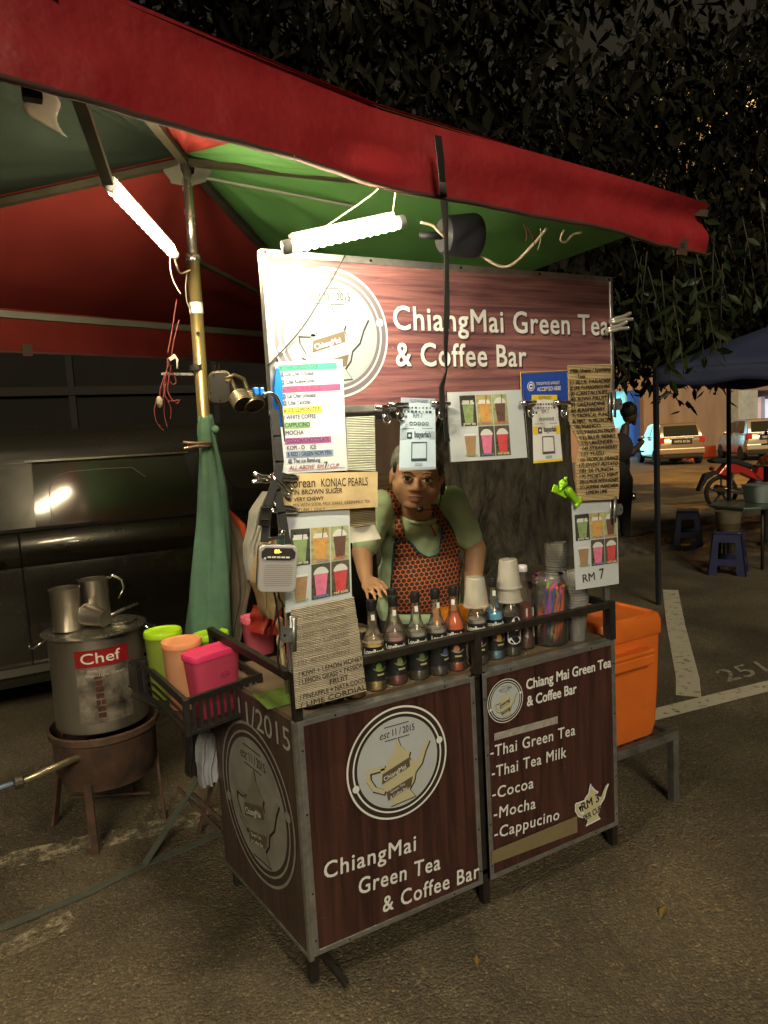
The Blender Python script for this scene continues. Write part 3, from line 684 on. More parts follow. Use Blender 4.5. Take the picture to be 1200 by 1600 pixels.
# cluster of thin ends by the hem
for i, (a, b_) in enumerate((((.745,-.2,2.245),(.76,-.19,2.20)),((.755,-.2,2.24),(.785,-.2,2.185)),((.80,-.21,2.235),(.795,-.2,2.175)))):
    wire('wire_end', 'short stripped wire end beside the dark drum under the canopy', [a, Vector(a).lerp(Vector(b_), .5)+Vector((.006,0,0)), b_], .0016, WIRE_R if i < 2 else WIRE_W)['group'] = 'stripped wire ends'
# dark round speaker/fan hung under the canopy
def hang_drum():
    d = thing('hanging_container', 'dark blue drum shaped container hung under the red hem', 'container', (.62,-.10,2.24))
    B_ = M('dark_blue_plastic', (.008,.010,.017), .6); mt_ = Matrix.Translation((.585,-.10,2.225)) @ Matrix.Rotation(R(88), 4, 'Y') @ Matrix.Rotation(R(8), 4, 'X')
    mb = MB(); mb.lathe([(.002,-.06),(.045,-.06),(.055,-.05),(.062,.02),(.064,.045),(.060,.055),(.002,.055)], 26, mt_); mb.build('housing', B_, d, auto=35)
    mb = MB(); mb.lathe([(.010,-.13),(.012,-.06)], 12, mt_); mb.build('spout', B_, d, smooth=True)
hang_drum()
# black webbing strap hanging from the canopy down past the sign
def strap():
    pts = [at(px, py, 'y', y) for px, py, y in ((684,212,-.385),(688,245,-.385),(691,285,-.37),(695,330,-.26),(697,380,-.16),(698,440,-.12),(698,490,-.10),(696,540,-.09),(697,580,-.08),(690,605,-.075),(691,630,-.07),(694,655,-.065),(699,690,-.06))]
    mb = MB(); vs = []; fs = []; tw = [0,0,.1,-.3,.5,.3,-.2,.4,.9,.2,-.4,.8,-.2]
    for i, p in enumerate(pts):
        p = Vector(p); d = Vector((math.cos(tw[i]), math.sin(tw[i])*.8, 0))*.0095; n_ = Vector((-d.y, d.x, 0)).normalized()*.002
        vs += [p-d-n_, p+d-n_, p+d+n_, p-d+n_]
    for i in range(len(pts)-1):
        for k in range(4): fs.append((4*i+k, 4*i+(k+1) % 4, 4*i+4+(k+1) % 4, 4*i+4+k))
    mb.add(vs, fs+[(0,1,2,3)]); o = mb.build('strap', M('black_webbing', (.007,.007,.0065), .8), None, auto=60)
    tag(o, 'long twisted black strap hanging from the canopy in front of signboard', 'strap')
strap()
# ================================================================ TEA CART
CW, CD, CH, CB = 1.303, .63, .837, .098
SLX = -.075                                   # the left side is not quite square
PRINT = WOODPRINT('wood_print', (.018,.009,.009), (.092,.036,.030), False)
PRINTH = WOODPRINT('wood_print_sign', (.075,.032,.052), (.36,.165,.150), True, .22)
LETTER = M('print_white', (.72,.74,.74), .35); PALE = M('print_pale_blue', (.46,.50,.54), .35, var=.1, vs=4)
CREAM = M('print_cream', (.50,.47,.30), .4); DARKP = M('print_dark', (.035,.025,.022), .35); BROWNP = M('print_brown', (.11,.085,.06), .4)
FF = FR((0,-.0045,0), (1,0,0), (0,0,1))
def fx(px, py, y=-.0045): p = at(px, py, 'y', y); return p.x, p.z
cart = thing('tea_cart', 'wood print tea and coffee cart standing on the asphalt', 'food cart', (CW/2, .3, 0))

TEAPOT = [(-.36,-.02),(-.2,-.02),(-.24,.06),(-.19,.12),(-.08,.2),(-.06,.30),(0,.46),(.05,.30),(.14,.2),(.24,.13),(.21,.06),(.24,-.02),(.34,-.06),(.40,-.05),(.50,.13),(.60,.26),(.65,.23),(.55,.06),(.47,-.14),(.33,-.27),(.29,-.42),(.19,-.54),(.30,-.70),(-.22,-.74),(-.13,-.6),(-.30,-.42),(-.36,-.25)]
HANDLE = [(-.30,-.02),(-.60,-.01),(-.60,-.16),(-.50,-.34),(-.32,-.44)]
def emblem(fr, cx, cy, r, parent, pot=CREAM, disc=PALE, rings=LETTER, band=DARKP, ink=INK, text=True, name='emblem', dz=.0009, cut=None):
    T = lambda pts: [(cx+x*r, cy+y*r) for x, y in pts]
    mb = MB(); mb.disc(cx, cy, r*.985, dz, fr, 72); o = mb.build('emblem_band', band, parent)
    mb = MB(); mb.ring(cx, cy, r*.965, r, dz*2, fr, 80); mb.ring(cx, cy, r*.855, r*.885, dz*2, fr, 80); mb.build('emblem_ring', rings, parent)
    mb = MB(); mb.disc(cx, cy, r*.80, dz*2, fr, 72); mb.build('emblem_disc', disc, parent)
    mb = MB()
    for a in (R(12), R(196)): mb.disc(cx+r*.875*math.cos(a), cy+r*.875*math.sin(a), r*.065, dz*3, fr, 20)
    mb.build('emblem_dot', rings, parent)
    mb = MB(); mb.line(T([(-.24,.68),(.24,.68)]), r*.016, dz*3, fr); mb.line(T([(-.24,.44),(.24,.44)]), r*.016, dz*3, fr)
    write(mb, 'est', cx-.34*r, cy+.49*r, r*.20, dz*3, fr, width=.20*r, shear=.35); write(mb, '11 / 2015', cx-.09*r, cy+.50*r, r*.17, dz*3, fr, width=.44*r, bold=.02)
    # dark offset shadow of the pot, then the pot
    for a in (TEAPOT,): mb.poly(T([(x+.025, y-.02) for x, y in a]), dz*2.6, fr)
    mb.line(T([(x+.02, y-.02) for x, y in HANDLE]), r*.10, dz*2.6, fr); mb.build('emblem_ink', ink, parent)
    mb = MB(); mb.poly(T(TEAPOT), dz*3.4, fr); mb.line(T(HANDLE), r*.075, dz*3.4, fr); mb.build('emblem_teapot', pot, parent)
    mb = MB(); mb.poly(T([(-.35,-.30),(-.33,-.12),(.22,.04),(.22,-.13)]), dz*4.4, fr); mb.poly(T([(-.25,-.62),(-.27,-.46),(.27,-.32),(.22,-.50)]), dz*4.4, fr); mb.build('emblem_label', BROWNP, parent)
    mb = MB(); write(mb, 'ChiangMai', cx-.30*r, cy-.255*r, r*.115, dz*5.2, fr, width=.46*r, rot=.27, bold=.015)
    write(mb, 'Green Tea', cx-.19*r, cy-.505*r, r*.07, dz*5.2, fr, width=.30*r, rot=.25); write(mb, '& Coffee Bar', cx-.20*r, cy-.60*r, r*.07, dz*5.2, fr, width=.36*r, rot=.25); mb.build('emblem_lettering', rings if pot is CREAM else LETTER, parent)

def front_panel(x0, x1):
    mb = MB(); mb.box((x0,0,CB), (x1,.012,CH)); p = mb.build('front_panel', PRINT, cart)
    mb = MB(); t = .017; y0, y1 = -.0035, .014
    mb.box((x0,y0,CB), (x0+t,y1,CH)); mb.box((x1-t,y0,CB), (x1,y1,CH)); mb.box((x0+t,y0,CB), (x1-t,y1,CB+t)); mb.box((x0+t,y0,CH-t), (x1-t,y1+.02,CH+.0015)); mb.build('panel_trim', ALU, p, bevel=.0015)
    mb = MB()
    for x in (x0+t/2, x1-t/2):
        for z in (CB+.05, .3, .55, CH-.09): mb.lathe([(.0001,.0058),(.003,.0048),(.0036,.0035)], 8, Matrix(((1,0,0,x),(0,0,-1,0),(0,1,0,z),(0,0,0,1))))
    for x in (x0+.12, x1-.12):
        for z in (CB+t/2, CH-t/2): mb.lathe([(.0001,.0058),(.003,.0048),(.0036,.0035)], 8, Matrix(((1,0,0,x),(0,0,-1,0),(0,1,0,z),(0,0,0,1))))
    mb.build('rivet', DKMETAL, p)
    return p
p1 = front_panel(.008, .640); p2 = front_panel(.672, 1.292)
# left front panel print
c = at(621,1190,'y',0); emblem(FF, c.x, c.z, .182, p1)
mb = MB()
def wpx(mb, s, a, b_, cap, z=.001, fr=FF, y=-.0045, **k):
    """lettering between two measured points of its baseline"""
    (x0, z0), (x1, z1) = fx(*a, y), fx(*b_, y); write(mb, s, x0, z0, cap, z, fr, width=math.hypot(x1-x0, z1-z0), rot=math.atan2(z1-z0, x1-x0), **k)
for s_, a, b_ in (('ChiangMai',(506,1374),(649,1329)),('Green Tea',(560,1398),(687,1358)),('& Coffee Bar',(598,1426),(748,1371))):
    mb = MB(); wpx(mb, s_, a, b_, .075, space=1.12, bold=.022); mb.build('panel_lettering', LETTER, p1)
# right front panel print
c = at(788,1094,'y',0); emblem(FF, c.x, c.z, .077, p2, dz=.0008)
for s, a, b_ in (('Chiang Mai Green Tea',(822,1078),(954,1042)),('& Coffee Bar',(823,1104),(900,1083))): mb = MB(); wpx(mb, s, a, b_, .052, bold=.04); mb.build('panel_lettering', LETTER, p2)
for s, a, b_ in (('-Thai Green Tea',(766,1184),(898,1148)),('-Thai Tea Milk',(768,1216),(884,1183)),('-Cocoa',(769,1249),(833,1231)),('-Mocha',(771,1280),(836,1263)),('-Cappucino',(772,1311),(873,1280))): mb = MB(); wpx(mb, s, a, b_, .058, space=1.1, bold=.018); mb.build('panel_lettering', LETTER, p2)
def pxpoly(pts): return [fx(a, b_) for a, b_ in pts]
TAPE = M('old_tape', (.40,.38,.36), .5, var=.4, vs=60); TAPEY = M('yellowed_tape', (.20,.165,.085), .4, var=.15, vs=30)
mb = MB(); mb.prism(pxpoly([(772,1157),(772,1146),(871,1119),(871,1130)]), .0002, .0018, FF); mb.build('tape_strip', TAPE, p2)
mb = MB(); mb.prism(pxpoly([(768,1350),(768,1330),(901,1275),(902,1300)]), .0002, .0018, FF); mb.build('tape_strip', TAPEY, p2)
# teapot price sticker
sc, sx, sz = .112, *fx(924,1248)
T2 = [(sx+x*sc*1.12, sz+y*sc*1.12) for x, y in TEAPOT]; H2 = [(sx+x*sc*1.12, sz+y*sc*1.12) for x, y in HANDLE]
big = lambda k: [(sx+(x*sc*1.12)*k+(.004 if x > 0 else -.004), sz+y*sc*1.12*k) for x, y in TEAPOT]
mb = MB(); mb.poly(big(1.08), .0008, FF); mb.line(H2, sc*.16, .0007, FF); o_ = mb.build('price_sticker', LETTER, p2)
mb = MB(); mb.poly(T2, .0018, FF); mb.line(H2, sc*.09, .0018, FF); mb.build('price_teapot', CREAM, p2)
mb = MB(); write(mb, 'RM 3', sx-.050, sz-.034, .048, .0028, FF, width=.088, rot=.16, bold=.03); write(mb, 'PER CUP', sx-.042, sz-.076, .034, .0028, FF, width=.092, rot=.16, bold=.03)
mb.line([(sx+.07,sz-.07),(sx+.09,sz-.066)], .003, .0028, FF); mb.build('price_lettering', INK, p2)
# left side panel
so_, sd_ = Vector((SLX,CD,0)), Vector((-SLX,-CD,0)); SW = sd_.length; FS = FR(so_+Vector((-.004,0,0)), sd_, (0,0,1))
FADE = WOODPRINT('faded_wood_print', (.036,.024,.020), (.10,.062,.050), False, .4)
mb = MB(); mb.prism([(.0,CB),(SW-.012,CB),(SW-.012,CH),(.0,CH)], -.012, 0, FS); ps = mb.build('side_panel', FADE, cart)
mb = MB(); mb.prism([(SW-.012,CB-.01),(SW+.004,CB-.01),(SW+.004,CH),(SW-.012,CH)], -.012, .003, FS); mb.prism([(0,CB-.004),(SW-.013,CB-.004),(SW-.013,CB+.006),(0,CB+.006)], -.011, .003, FS); mb.build('panel_trim', ALU, ps)
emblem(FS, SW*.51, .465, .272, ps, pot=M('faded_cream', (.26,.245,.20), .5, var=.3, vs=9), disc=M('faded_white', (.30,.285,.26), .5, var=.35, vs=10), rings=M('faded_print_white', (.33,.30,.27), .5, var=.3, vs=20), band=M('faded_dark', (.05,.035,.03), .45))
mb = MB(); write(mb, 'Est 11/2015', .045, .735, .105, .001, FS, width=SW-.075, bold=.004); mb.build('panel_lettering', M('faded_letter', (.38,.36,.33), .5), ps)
# right and back
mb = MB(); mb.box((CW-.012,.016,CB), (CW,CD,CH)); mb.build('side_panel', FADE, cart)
TOP = M('worn_countertop', (.20,.15,.10), .45, var=.5, vs=14, stretch=(.3,1,1))
mb = MB(); mb.prism([(.006,.036),(CW-.014,.036),(CW-.014,CD+.01),(SLX+.012,CD+.01)], CH-.022, CH+.001); mb.build('countertop', TOP, cart)
mb = MB(); mb.prism([(.02,.02),(CW-.02,.02),(CW-.02,CD-.02),(SLX+.03,CD-.02)], CB+.015, CB+.03); mb.build('bottom_shelf', DKMETAL, cart)
for x, y in ((.0,.02),(.656,.02),(CW-.02,.02),(SLX+.02,CD-.02),(CW-.03,CD-.03)):
    mb = MB(); mb.box((x,y,.0), (x+.028,y+.028,CH-.024)); mb.build('leg', DKMETAL, cart)
mb = MB(); mb.bar((.03,.05,.10), (.085,-.06,.012), .02, .012); mb.build('kickstand', DKMETAL, cart)
# front rail
for x in (.0,.648,CW-.03):
    mb = MB(); mb.box((x,-.003,CH+.002), (x+.026,.023,.985)); mb.build('rail_post', DKMETAL, cart)
mb = MB(); mb.box((.027,-.002,.960), (.647,.022,.985)); mb.box((.675,-.002,.960), (CW-.031,.022,.985)); mb.build('front_rail', DKMETAL, cart, bevel=.002)
mb = MB(); mb.bar((.0,.024,.972), (SLX+.01,CD,.985), .022, .025); mb.box((SLX,CD-.03,CH), (SLX+.024,CD-.006,.985)); mb.bar((CW-.015,.024,.972), (CW-.015,CD,.972), .022, .025); mb.build('side_rail', DKMETAL, cart)
# uprights
for x in (.006, CW-.024):
    mb = MB(); mb.box((x,.0245,CH-.1), (x+.022,.044,2.165)); mb.build('upright', ALU, cart, bevel=.002)
mb = MB(); mb.box((.03,.026,1.70), (CW-.026,.042,1.735)); mb.build('cross_bar', ALU, cart)

# ================================================================ SIGNBOARD
sg = thing('sign_board', 'large wood print signboard with round teapot emblem and white lettering', 'sign', (CW/2, 0, 1.95))
S0, S1, SB, ST = -.004, CW+.008, 1.722, 2.168
FSn = FR((0,-.0035,0), (1,0,0), (0,0,1))
mb = MB(); mb.box((S0+.015,-.003,SB+.012), (S1-.01,.018,ST-.012)); mb.build('board', PRINTH, sg)
mb = MB(); y0, y1 = -.009, .022
mb.box((S0,y0,SB), (S0+.022,y1,ST)); mb.box((S1-.013,y0,SB), (S1,y1,ST)); mb.box((S0+.0225,y0,SB), (S1-.0135,y1,SB+.02)); mb.box((S0+.0225,y0,ST-.02), (S1-.0135,y1,ST)); mb.build('frame', ALU, sg, bevel=.002)
mb = MB()
for x in (S0+.012,.33,.65,.97,S1-.02): mb.lathe([(.0001,.0118),(.004,.011),(.005,.009)], 8, Matrix(((1,0,0,x),(0,0,-1,0),(0,1,0,ST-.010),(0,0,0,1))))
mb.build('screw', DKMETAL, sg)
SGD = M('sign_pale', (.25,.30,.335), .5, var=.12, vs=8)
c = at(517,519,'y',0)
emblem(FSn, c.x, c.z-.004, .184, sg, pot=SGD, disc=SGD, rings=M('sign_ring', (.42,.48,.52), .5), band=M('sign_band_grey', (.12,.105,.12), .5))
SHDW = M('letter_shadow', (.06,.03,.04), .4)
for s, a, b_ in (('ChiangMai Green Tea', (615,515), (950,525)), ('& Coffee Bar', (619,572), (822,576))):
    (x0, z0), (x1, z1) = fx(*a), fx(*b_); rt = math.atan2(z1-z0, x1-x0)*.3
    mb = MB(); write(mb, s, x0, z0, .100, .0016, FSn, width=x1-x0, rot=rt, bold=.024, space=1.08); mb.build('lettering', LETTER, sg)
    mb = MB(); write(mb, s, x0+.003, z0-.005, .102, .0008, FSn, width=x1-x0, rot=rt, bold=.045, space=1.08); mb.build('lettering_shadow', SHDW, sg)

# ================================================================ PAPERS AND CARDS ON THE UPRIGHTS
def sheet(name, label, cat, quad, y, mt, th=.0015, curl=.004, nu=10, nv=14):
    """a thin hanging sheet; quad = (x, z) corners tl, tr, br, bl"""
    tl, tr, br, bl = [Vector((x, 0, z)) for x, z in quad]; mb = MB()
    def f(off):
        def g_(s, t):
            p = tl.lerp(tr, s).lerp(bl.lerp(br, s), t); p = p.copy(); p.y = y-curl*math.sin(s*PI)*math.sin(t*2.4+.4)+off; return p
        return g_
    mb.grid(lambda s, t: f(0)(s, 1-t), nu, nv); mb.grid(lambda s, t: f(th)(s, t), nu, nv)
    o = mb.build(name, mt, None, smooth=True); tag(o, label, cat)
    # local frame following the curl
    w_ = (tr-tl).length; h_ = (tl-bl).length
    def fr(a, b_, c_=0.): 
        s = a/w_; t = 1-b_/h_; p = f(0)(min(1, max(0, s)), min(1, max(0, t))); p.y -= c_+.0006; return p
    return o, fr, w_, h_
def Q(pts, y): return [fx(a, b_, y) for a, b_ in pts]
# A4 price list
o, fr, w_, h_ = sheet('menu_sheet', 'white laminated price list with coloured bars, left of the emblem', 'menu', Q([(430,566),(535,561),(543,735),(440,740)], -.020), -.020, PAPER)
rows = [('# THAI GREEN TEA',27,(.06,.50,.24),.94),('@ Lok Char (chinese)',63,None,.58),('@ Chai Kheyw (thai)',107,None,.58),('# THAI TEA MILK',150,(.75,.08,.20),.97),('@ Lai Char (chinese)',190,None,.58),('@ Chai Yan(thai)',228,None,.48),('# ICE LEMON TEA',272,(.80,.76,.05),.62),('! WHITE COFFEE',312,None,.54),('  CAPPUCINO',358,(.22,.42,.16),.42),('  MOCHA',402,None,.30),('  COCOA/CHOCOLATE',449,(.38,.10,.30),.74),('  KOPI - O    ICE',490,None,.50),('$ RED / GREEN NOM YEN',527,(.22,.30,.45),.76),('@ Thai ice Bandung',566,None,.55)]
ink = MB()
for i, (s, y, col, wd) in enumerate(rows):
    v = h_*(1-y/645)-.004; x = .006+.012*y/645
    if col:
        mb = MB(); nn = 12
        for k in range(nn): mb.rect(x+wd*(w_-.014)*k/nn, v-.009, x+wd*(w_-.014)*(k+1)/nn, v+.0085, .0004, fr)
        mb.build('highlight_bar', M('bar_%d' % i, col, .35), o)
    write(ink, s.strip(), x+.004, v-.0052, .0165, .0009, fr, width=(w_-.02)*wd*(.66 if y in (27,150) else .95), bold=.035)
ink.build('menu_lettering', M('menu_ink', (.05,.06,.12), .5), o)
mb = MB(); write(mb, 'ALL ABOVE  RM   / CUP', .022, .010, .015, .0009, fr, width=.155, shear=.3, bold=.02); mb.line([(.02,.006),(.1,.0065),(.195,.009)], .0012, .0008, fr); mb.build('price_line', M('maroon_ink', (.28,.02,.05), .5), o)
mb = MB(); write(mb, '7', .128, .010, .024, .0012, fr, bold=.035); mb.build('price_digit', INK, o)

# cardboard strip sign
o, fr, w_, h_ = sheet('cardboard_sign', 'plain brown cardboard sign about konjac pearls, handwritten in marker', 'sign', Q([(443,740),(590,737),(590,792),(445,801)], -.026), -.026, CARD, th=.004, curl=.002)
mb = MB(); write(mb, 'Korean', .008, h_-.040, .038, .0006, fr, width=.085, bold=.006); write(mb, 'KONJAC PEARLS', .112, h_-.040, .034, .0006, fr, width=.150, bold=.006)
write(mb, 'IN BROWN SUGER', .028, h_-.060, .020, .0006, fr, width=.15, bold=.02); write(mb, 'VERY CHEWY', .028, h_-.079, .016, .0006, fr, width=.09, bold=.03)
write(mb, 'MIX WITH SODA, MILK SHAKE, GREEN/MILK TEA', .025, h_-.094, .014, .0006, fr, width=.245); write(mb, '*ADD RM 1 ONLY', .018, h_-.109, .014, .0006, fr, width=.105); mb.build('handwriting', MARKER, o)

# drink posters
CUPS = [('green', (.30,.42,.20), (.08,.085,.075), 'green tea', (.8,.8,.7)), ('thai', (.72,.40,.13), (.62,.52,.24), 'Thai tea', (.35,.25,.5)), ('choc', (.18,.10,.085), (.50,.58,.32), 'CHOCO', (.75,.1,.1)), ('mocha', (.42,.27,.16), None, 'mocca', (.25,.45,.2)), ('pink', (.85,.24,.42), (.12,.12,.09), 'ice bandung', (.25,.35,.75)), ('red', (.75,.10,.12), (.16,.14,.10), 'red soda', (.9,.85,.5))]
def drinks(o, fr, x0, y0, x1, y1, gap=.003):
    cw = (x1-x0-2*gap)/3; ch = (y1-y0-gap)/2
    ice = M('print_ice', (.70,.72,.72), .3)
    for i, (nm, col, bgc, tx, tc_) in enumerate(CUPS):
        r_, c_ = divmod(i, 3); ax = x0+c_*(cw+gap); ay = y1-(r_+1)*ch-r_*gap
        if bgc: mb = MB(); mb.rect(ax, ay, ax+cw, ay+ch, .0003, fr); mb.build('photo_ground', M('photo_'+nm, bgc, .3, var=.5, vs=60), o)
        t, b_ = ay+ch*.72, ay+ch*(.10 if i != 3 else .02); tw, bw = cw*.36, cw*.25; mx_ = ax+cw/2
        liq = M('drink_'+nm, col, .3, var=.22, vs=70)
        mb = MB(); mb.poly([(mx_-bw,b_),(mx_+bw,b_),(mx_+tw,t),(mx_-tw,t)], .0007, fr); mb.build('drink_photo', liq, o)
        mb = MB()
        if i in (2,4,5): mb.poly([(mx_+tw*1.06*math.cos(PI*k/14), t+ch*.19*math.sin(PI*k/14)) for k in range(15)], .0007, fr)
        mb.rect(mx_-tw*1.08, t-ch*.015, mx_+tw*1.08, t+ch*.05, .0011, fr); 
        if i < 2: mb.rect(mx_-tw*.95, t+ch*.05, mx_+tw*.95, t+ch*.12, .0007, fr)
        mb.build('lid_photo', ice, o)
        if i < 3: mb = MB(); mb.line([(mx_+.1*cw, t), (mx_+.16*cw, ay+ch*.98)], cw*.05, .0014, fr); mb.build('straw_photo', M('straw_print', (.05,.05,.045), .4), o)
        mb = MB(); write(mb, tx, ax+cw*.12, ay+ch*.035, ch*.13, .0016, fr, width=cw*.76, bold=.02); mb.build('drink_lettering', M('lett_'+nm, tc_, .4), o)
o, fr, w_, h_ = sheet('drink_poster', 'upright drinks photo poster on left upright, half behind grey radio', 'poster', Q([(446,800),(546,796),(550,935),(446,958)], -.018), -.018, PAPER)
drinks(o, fr, .014, .022, w_-.006, h_-.050)
o, fr, w_, h_ = sheet('drink_poster', 'wide drinks photo poster hanging below the words Coffee Bar', 'poster', Q([(698,613),(815,609),(824,715),(705,722)], -.018), -.018, PAPER)
mb = MB(); tl, tr, br, bl = [Vector((x, -.019, z)) for x, z in Q([(697,611),(817,608),(826,717),(703,724)], -.018)]; mb.tube([tl, bl, br, tr], .0022, 6, True); mb.build('plastic_sleeve_edge', CHROME, o)
drinks(o, fr, .045, .012, w_-.068, h_-.012)
o, fr, w_, h_ = sheet('drink_poster', 'upright drinks photo poster with RM 7 handwritten, on right upright', 'poster', Q([(893,783),(964,776),(967,912),(900,922)], -.018), -.018, PAPER)
drinks(o, fr, .010, .080, w_-.006, h_-.050)
mb = MB(); write(mb, 'RM', .035, .024, .042, .0008, fr, width=.060, rot=.08, bold=.012); write(mb, '7', .118, .028, .054, .0008, fr, rot=.1, bold=.012); mb.build('handwriting', MARKER, o)

# payment cards (the printed codes are left out)
BLUE = M('wallet_blue', (.025,.075,.42), .35); YEL = M('card_yellow', (.80,.60,.03), .35); WCARD = M('white_card', (.74,.76,.78), .3); LBL = M('card_pale_blue', (.52,.66,.80), .3); GREYB = M('card_grey_blue', (.34,.42,.52), .3)
o, fr, w_, h_ = sheet('wallet_sign', 'small blue e-wallet accepted here card at the sign bottom edge', 'sign', Q([(814,584),(886,580),(888,628),(815,632)], -.016), -.016, BLUE, curl=.001)
mb = MB(); tl, tr, br, bl = [Vector((x, -.0165, z)) for x, z in Q([(813,582),(887,579),(889,630),(815,633)], -.016)]; mb.tube([bl, tl, tr, br], .0025, 6); mb.build('card_edge', M('tan_edge', (.5,.33,.15), .6), o)
mb = MB(); write(mb, "TOUCH 'N GO eWALLET", .062, h_*.60, .014, .0008, fr, width=.105, bold=.01); write(mb, 'ACCEPTED HERE', .066, h_*.40, .019, .0008, fr, width=.105, bold=.02)
mb.ring(.040, h_*.57, .013, .0155, .0008, fr, 24); mb.disc(.040, h_*.57, .0095, .0008, fr, 24); mb.build('lettering', WHITE, o)
mb = MB(); mb.rect(.034, h_*.57-.003, .046, h_*.57+.003, .0016, fr); mb.build('logo_bar', BLUE, o)
def pay(label, quad, y, paper, band, head, dots):
    o, fr, w_, h_ = sheet('payment_card', label, 'card', Q(quad, y), y, paper, curl=.002)
    K = MB()
    mb = MB(); mb.rect(0, h_*.93 if head else h_*.985, w_, h_, .0004, fr); mb.rect(0, h_*.42, w_, h_*.54, .0004, fr); mb.rect(0, h_*.0, w_, h_*.035, .0004, fr); mb.build('colour_band', band, o)
    write(K, 'Scan with your preferred', w_*.24, h_*.962, .0085, .0009, fr, width=w_*.52); write(K, 'bank or eWallet here', w_*.27, h_*.935, .0085, .0009, fr, width=w_*.46)
    random.seed(int(h_*1e4))
    for r_ in range(2):
        for k in range(8):
            x = w_*(.10+.105*k); z = h_*(.865-.055*r_); s = w_*random.uniform(.022,.042)
            if random.random() < .55: K.rect(x-s, z-s*.8, x+s, z+s*.8, .0008, fr)
            else: K.disc(x, z, s*.8, .0008, fr, 10)
    write(K, 'RM 7', w_*.34, h_*.725, .021, .0009, fr, width=w_*.27); K.disc(w_*.14, h_*.74, w_*.035, .0008, fr, 10)
    for k in range(5): K.ring(w_*(.28+.115*k), h_*.645, w_*.028, w_*.048, .0009, fr, 14)
    K.line([(w_*.05,h_*.575),(w_*.9,h_*.578)], .0014, .0008, fr); K.rect(w_*.17, h_*.435, w_*.31, h_*.525, .0010, fr)
    write(K, 'bayarlah', w_*.38, h_*.455, .026, .0010, fr, width=w_*.46, bold=.03)
    a, b_, c_, d = w_*.30, w_*.74, h_*.125, h_*.39
    for (x0, x1, z0, z1) in ((a,b_,d-.003,d),(a,b_,c_,c_+.008),(a,a+.003,c_,d),(b_-.003,b_,c_,d)): K.rect(x0, z0, x1, z1, .0009, fr)
    K.build('lettering', dots, o)
    mb = MB(); mb.disc(w_*.24, h_*.48, w_*.038, .0018, fr, 12); mb.build('logo_mark', paper, o)
    mb = MB(); mb.rect(w_*.40, h_*.06, w_*.62, h_*.10, .0009, fr); mb.build('small_badge', GREYB, o)
pay('pale blue payment card hanging right in front of vendor forehead', [(627,621),(680,623),(681,733),(624,735)], -.030, LBL, GREYB, True, M('card_ink', (.05,.07,.12), .5))
pay('yellow and white payment card hanging beneath the blue wallet sign', [(831,617),(870,617),(879,720),(834,724)], -.022, WCARD, YEL, True, M('card_ink_dark', (.10,.07,.07), .5))

# corrugated cardboard lists
def corr(name, label, left, right, y, mt, pitch=.0048, dep=.0022, yoff=None):
    """single-faced corrugated card: left/right are (z -> x) polylines from top to bottom"""
    z0, z1 = left[0][1], left[-1][1]; n = int((z0-z1)/pitch)
    def ip(pl, z):
        for (xa, za), (xb, zb) in zip(pl, pl[1:]):
            if za >= z >= zb: return xa+(xb-xa)*(za-z)/max(1e-6, za-zb)
        return pl[-1][0]
    mb = MB(); yo = yoff or (lambda t: 0)
    vs = []
    nx = 5
    for i in range(n*2+1):
        z = z0-(z0-z1)*i/(n*2); t = i/(n*2); d = -dep if i % 2 else 0
        h = hsh(i, 3.)*.0009
        zr = right[0][1]+(right[-1][1]-right[0][1])*t
        for k in range(nx+1): 
            s = k/nx; vs.append(Vector((ip(left, z)*(1-s)+ip(right, zr)*s, y+d+h+yo(t)-.003*math.sin(PI*s), z*(1-s)+zr*s)))
    w_ = nx+1
    for i in range(n*2):
        for k in range(nx): mb.mi.append(1 if (i % 2 and hsh(i, 1.) > .45) else 0); mb.f.append((i*w_+k, (i+1)*w_+k, (i+1)*w_+k+1, i*w_+k+1))
    nb = len(vs); mb.v = [tuple(v) for v in vs]
    # flat backing
    for i in (0, n*2): pass
    bk = [vs[i*w_+k]+Vector((0,.004,0)) for i in range(0, n*2+1, 2) for k in (0, nx)]
    mb.v += [tuple(p) for p in bk]; m_ = len(bk)//2
    for i in range(m_-1): mb.f.append((nb+2*i, nb+2*i+1, nb+2*i+3, nb+2*i+2)); mb.mi.append(0)
    o = mb.build(name, [mt, CARDDK], None); tag(o, label, 'sign')
    wt = right[0][0]-left[0][0]
    def fr(a, b_, c_=0.):
        z = b_; t = (z0-z)/(z0-z1); s = a/wt; zr = right[0][1]+(right[-1][1]-right[0][1])*t
        x = ip(left, z)*(1-s)+ip(right, zr)*s
        return Vector((x, y-dep-.0012-c_+yo(max(0, min(1, t)))-.003*math.sin(PI*max(0, min(1, s))), z*(1-s)+zr*s))
    return o, fr, wt, z0, z1
L_, R_ = Q([(887,571),(893,660),(906,695),(896,728),(896,775),(897,783)], -.02), Q([(956,569),(962,660),(967,690),(963,725),(962,775),(962,780)], -.02)
o, fr, wt, z0, z1 = corr('cardboard_list', 'tall kraft corrugated cardboard flavour list on the right upright', L_, R_, -.022, CARD, yoff=lambda t: .014*math.sin(t*5.4))
mb = MB(); items = ['Milk Shake / Sparkling','      Tons','1) BLUE PARADISE','2) LIME PLUM(ASAMBOI) MINT','3) CANTALOUPE','4) KIWI FRUIT','5) GRENADINE','6) RASPBERRY','7) TROPICAL PUNCH','8) MINT   9) MELON DEW','10) MANGO','11) PASSION FRUIT','12) BLUE BERRY','13) LAVENDER','14) STRAWBERRY','15) YUZU','16) TROPICAL ORANGE','17) SWEET POTATO','18) 20 PUNCH','19) MOJITO MINT','20) LEMON WITH HONEY','21) JASMINE MANDARIN','      LEMON LIME']
zz = z0-.019
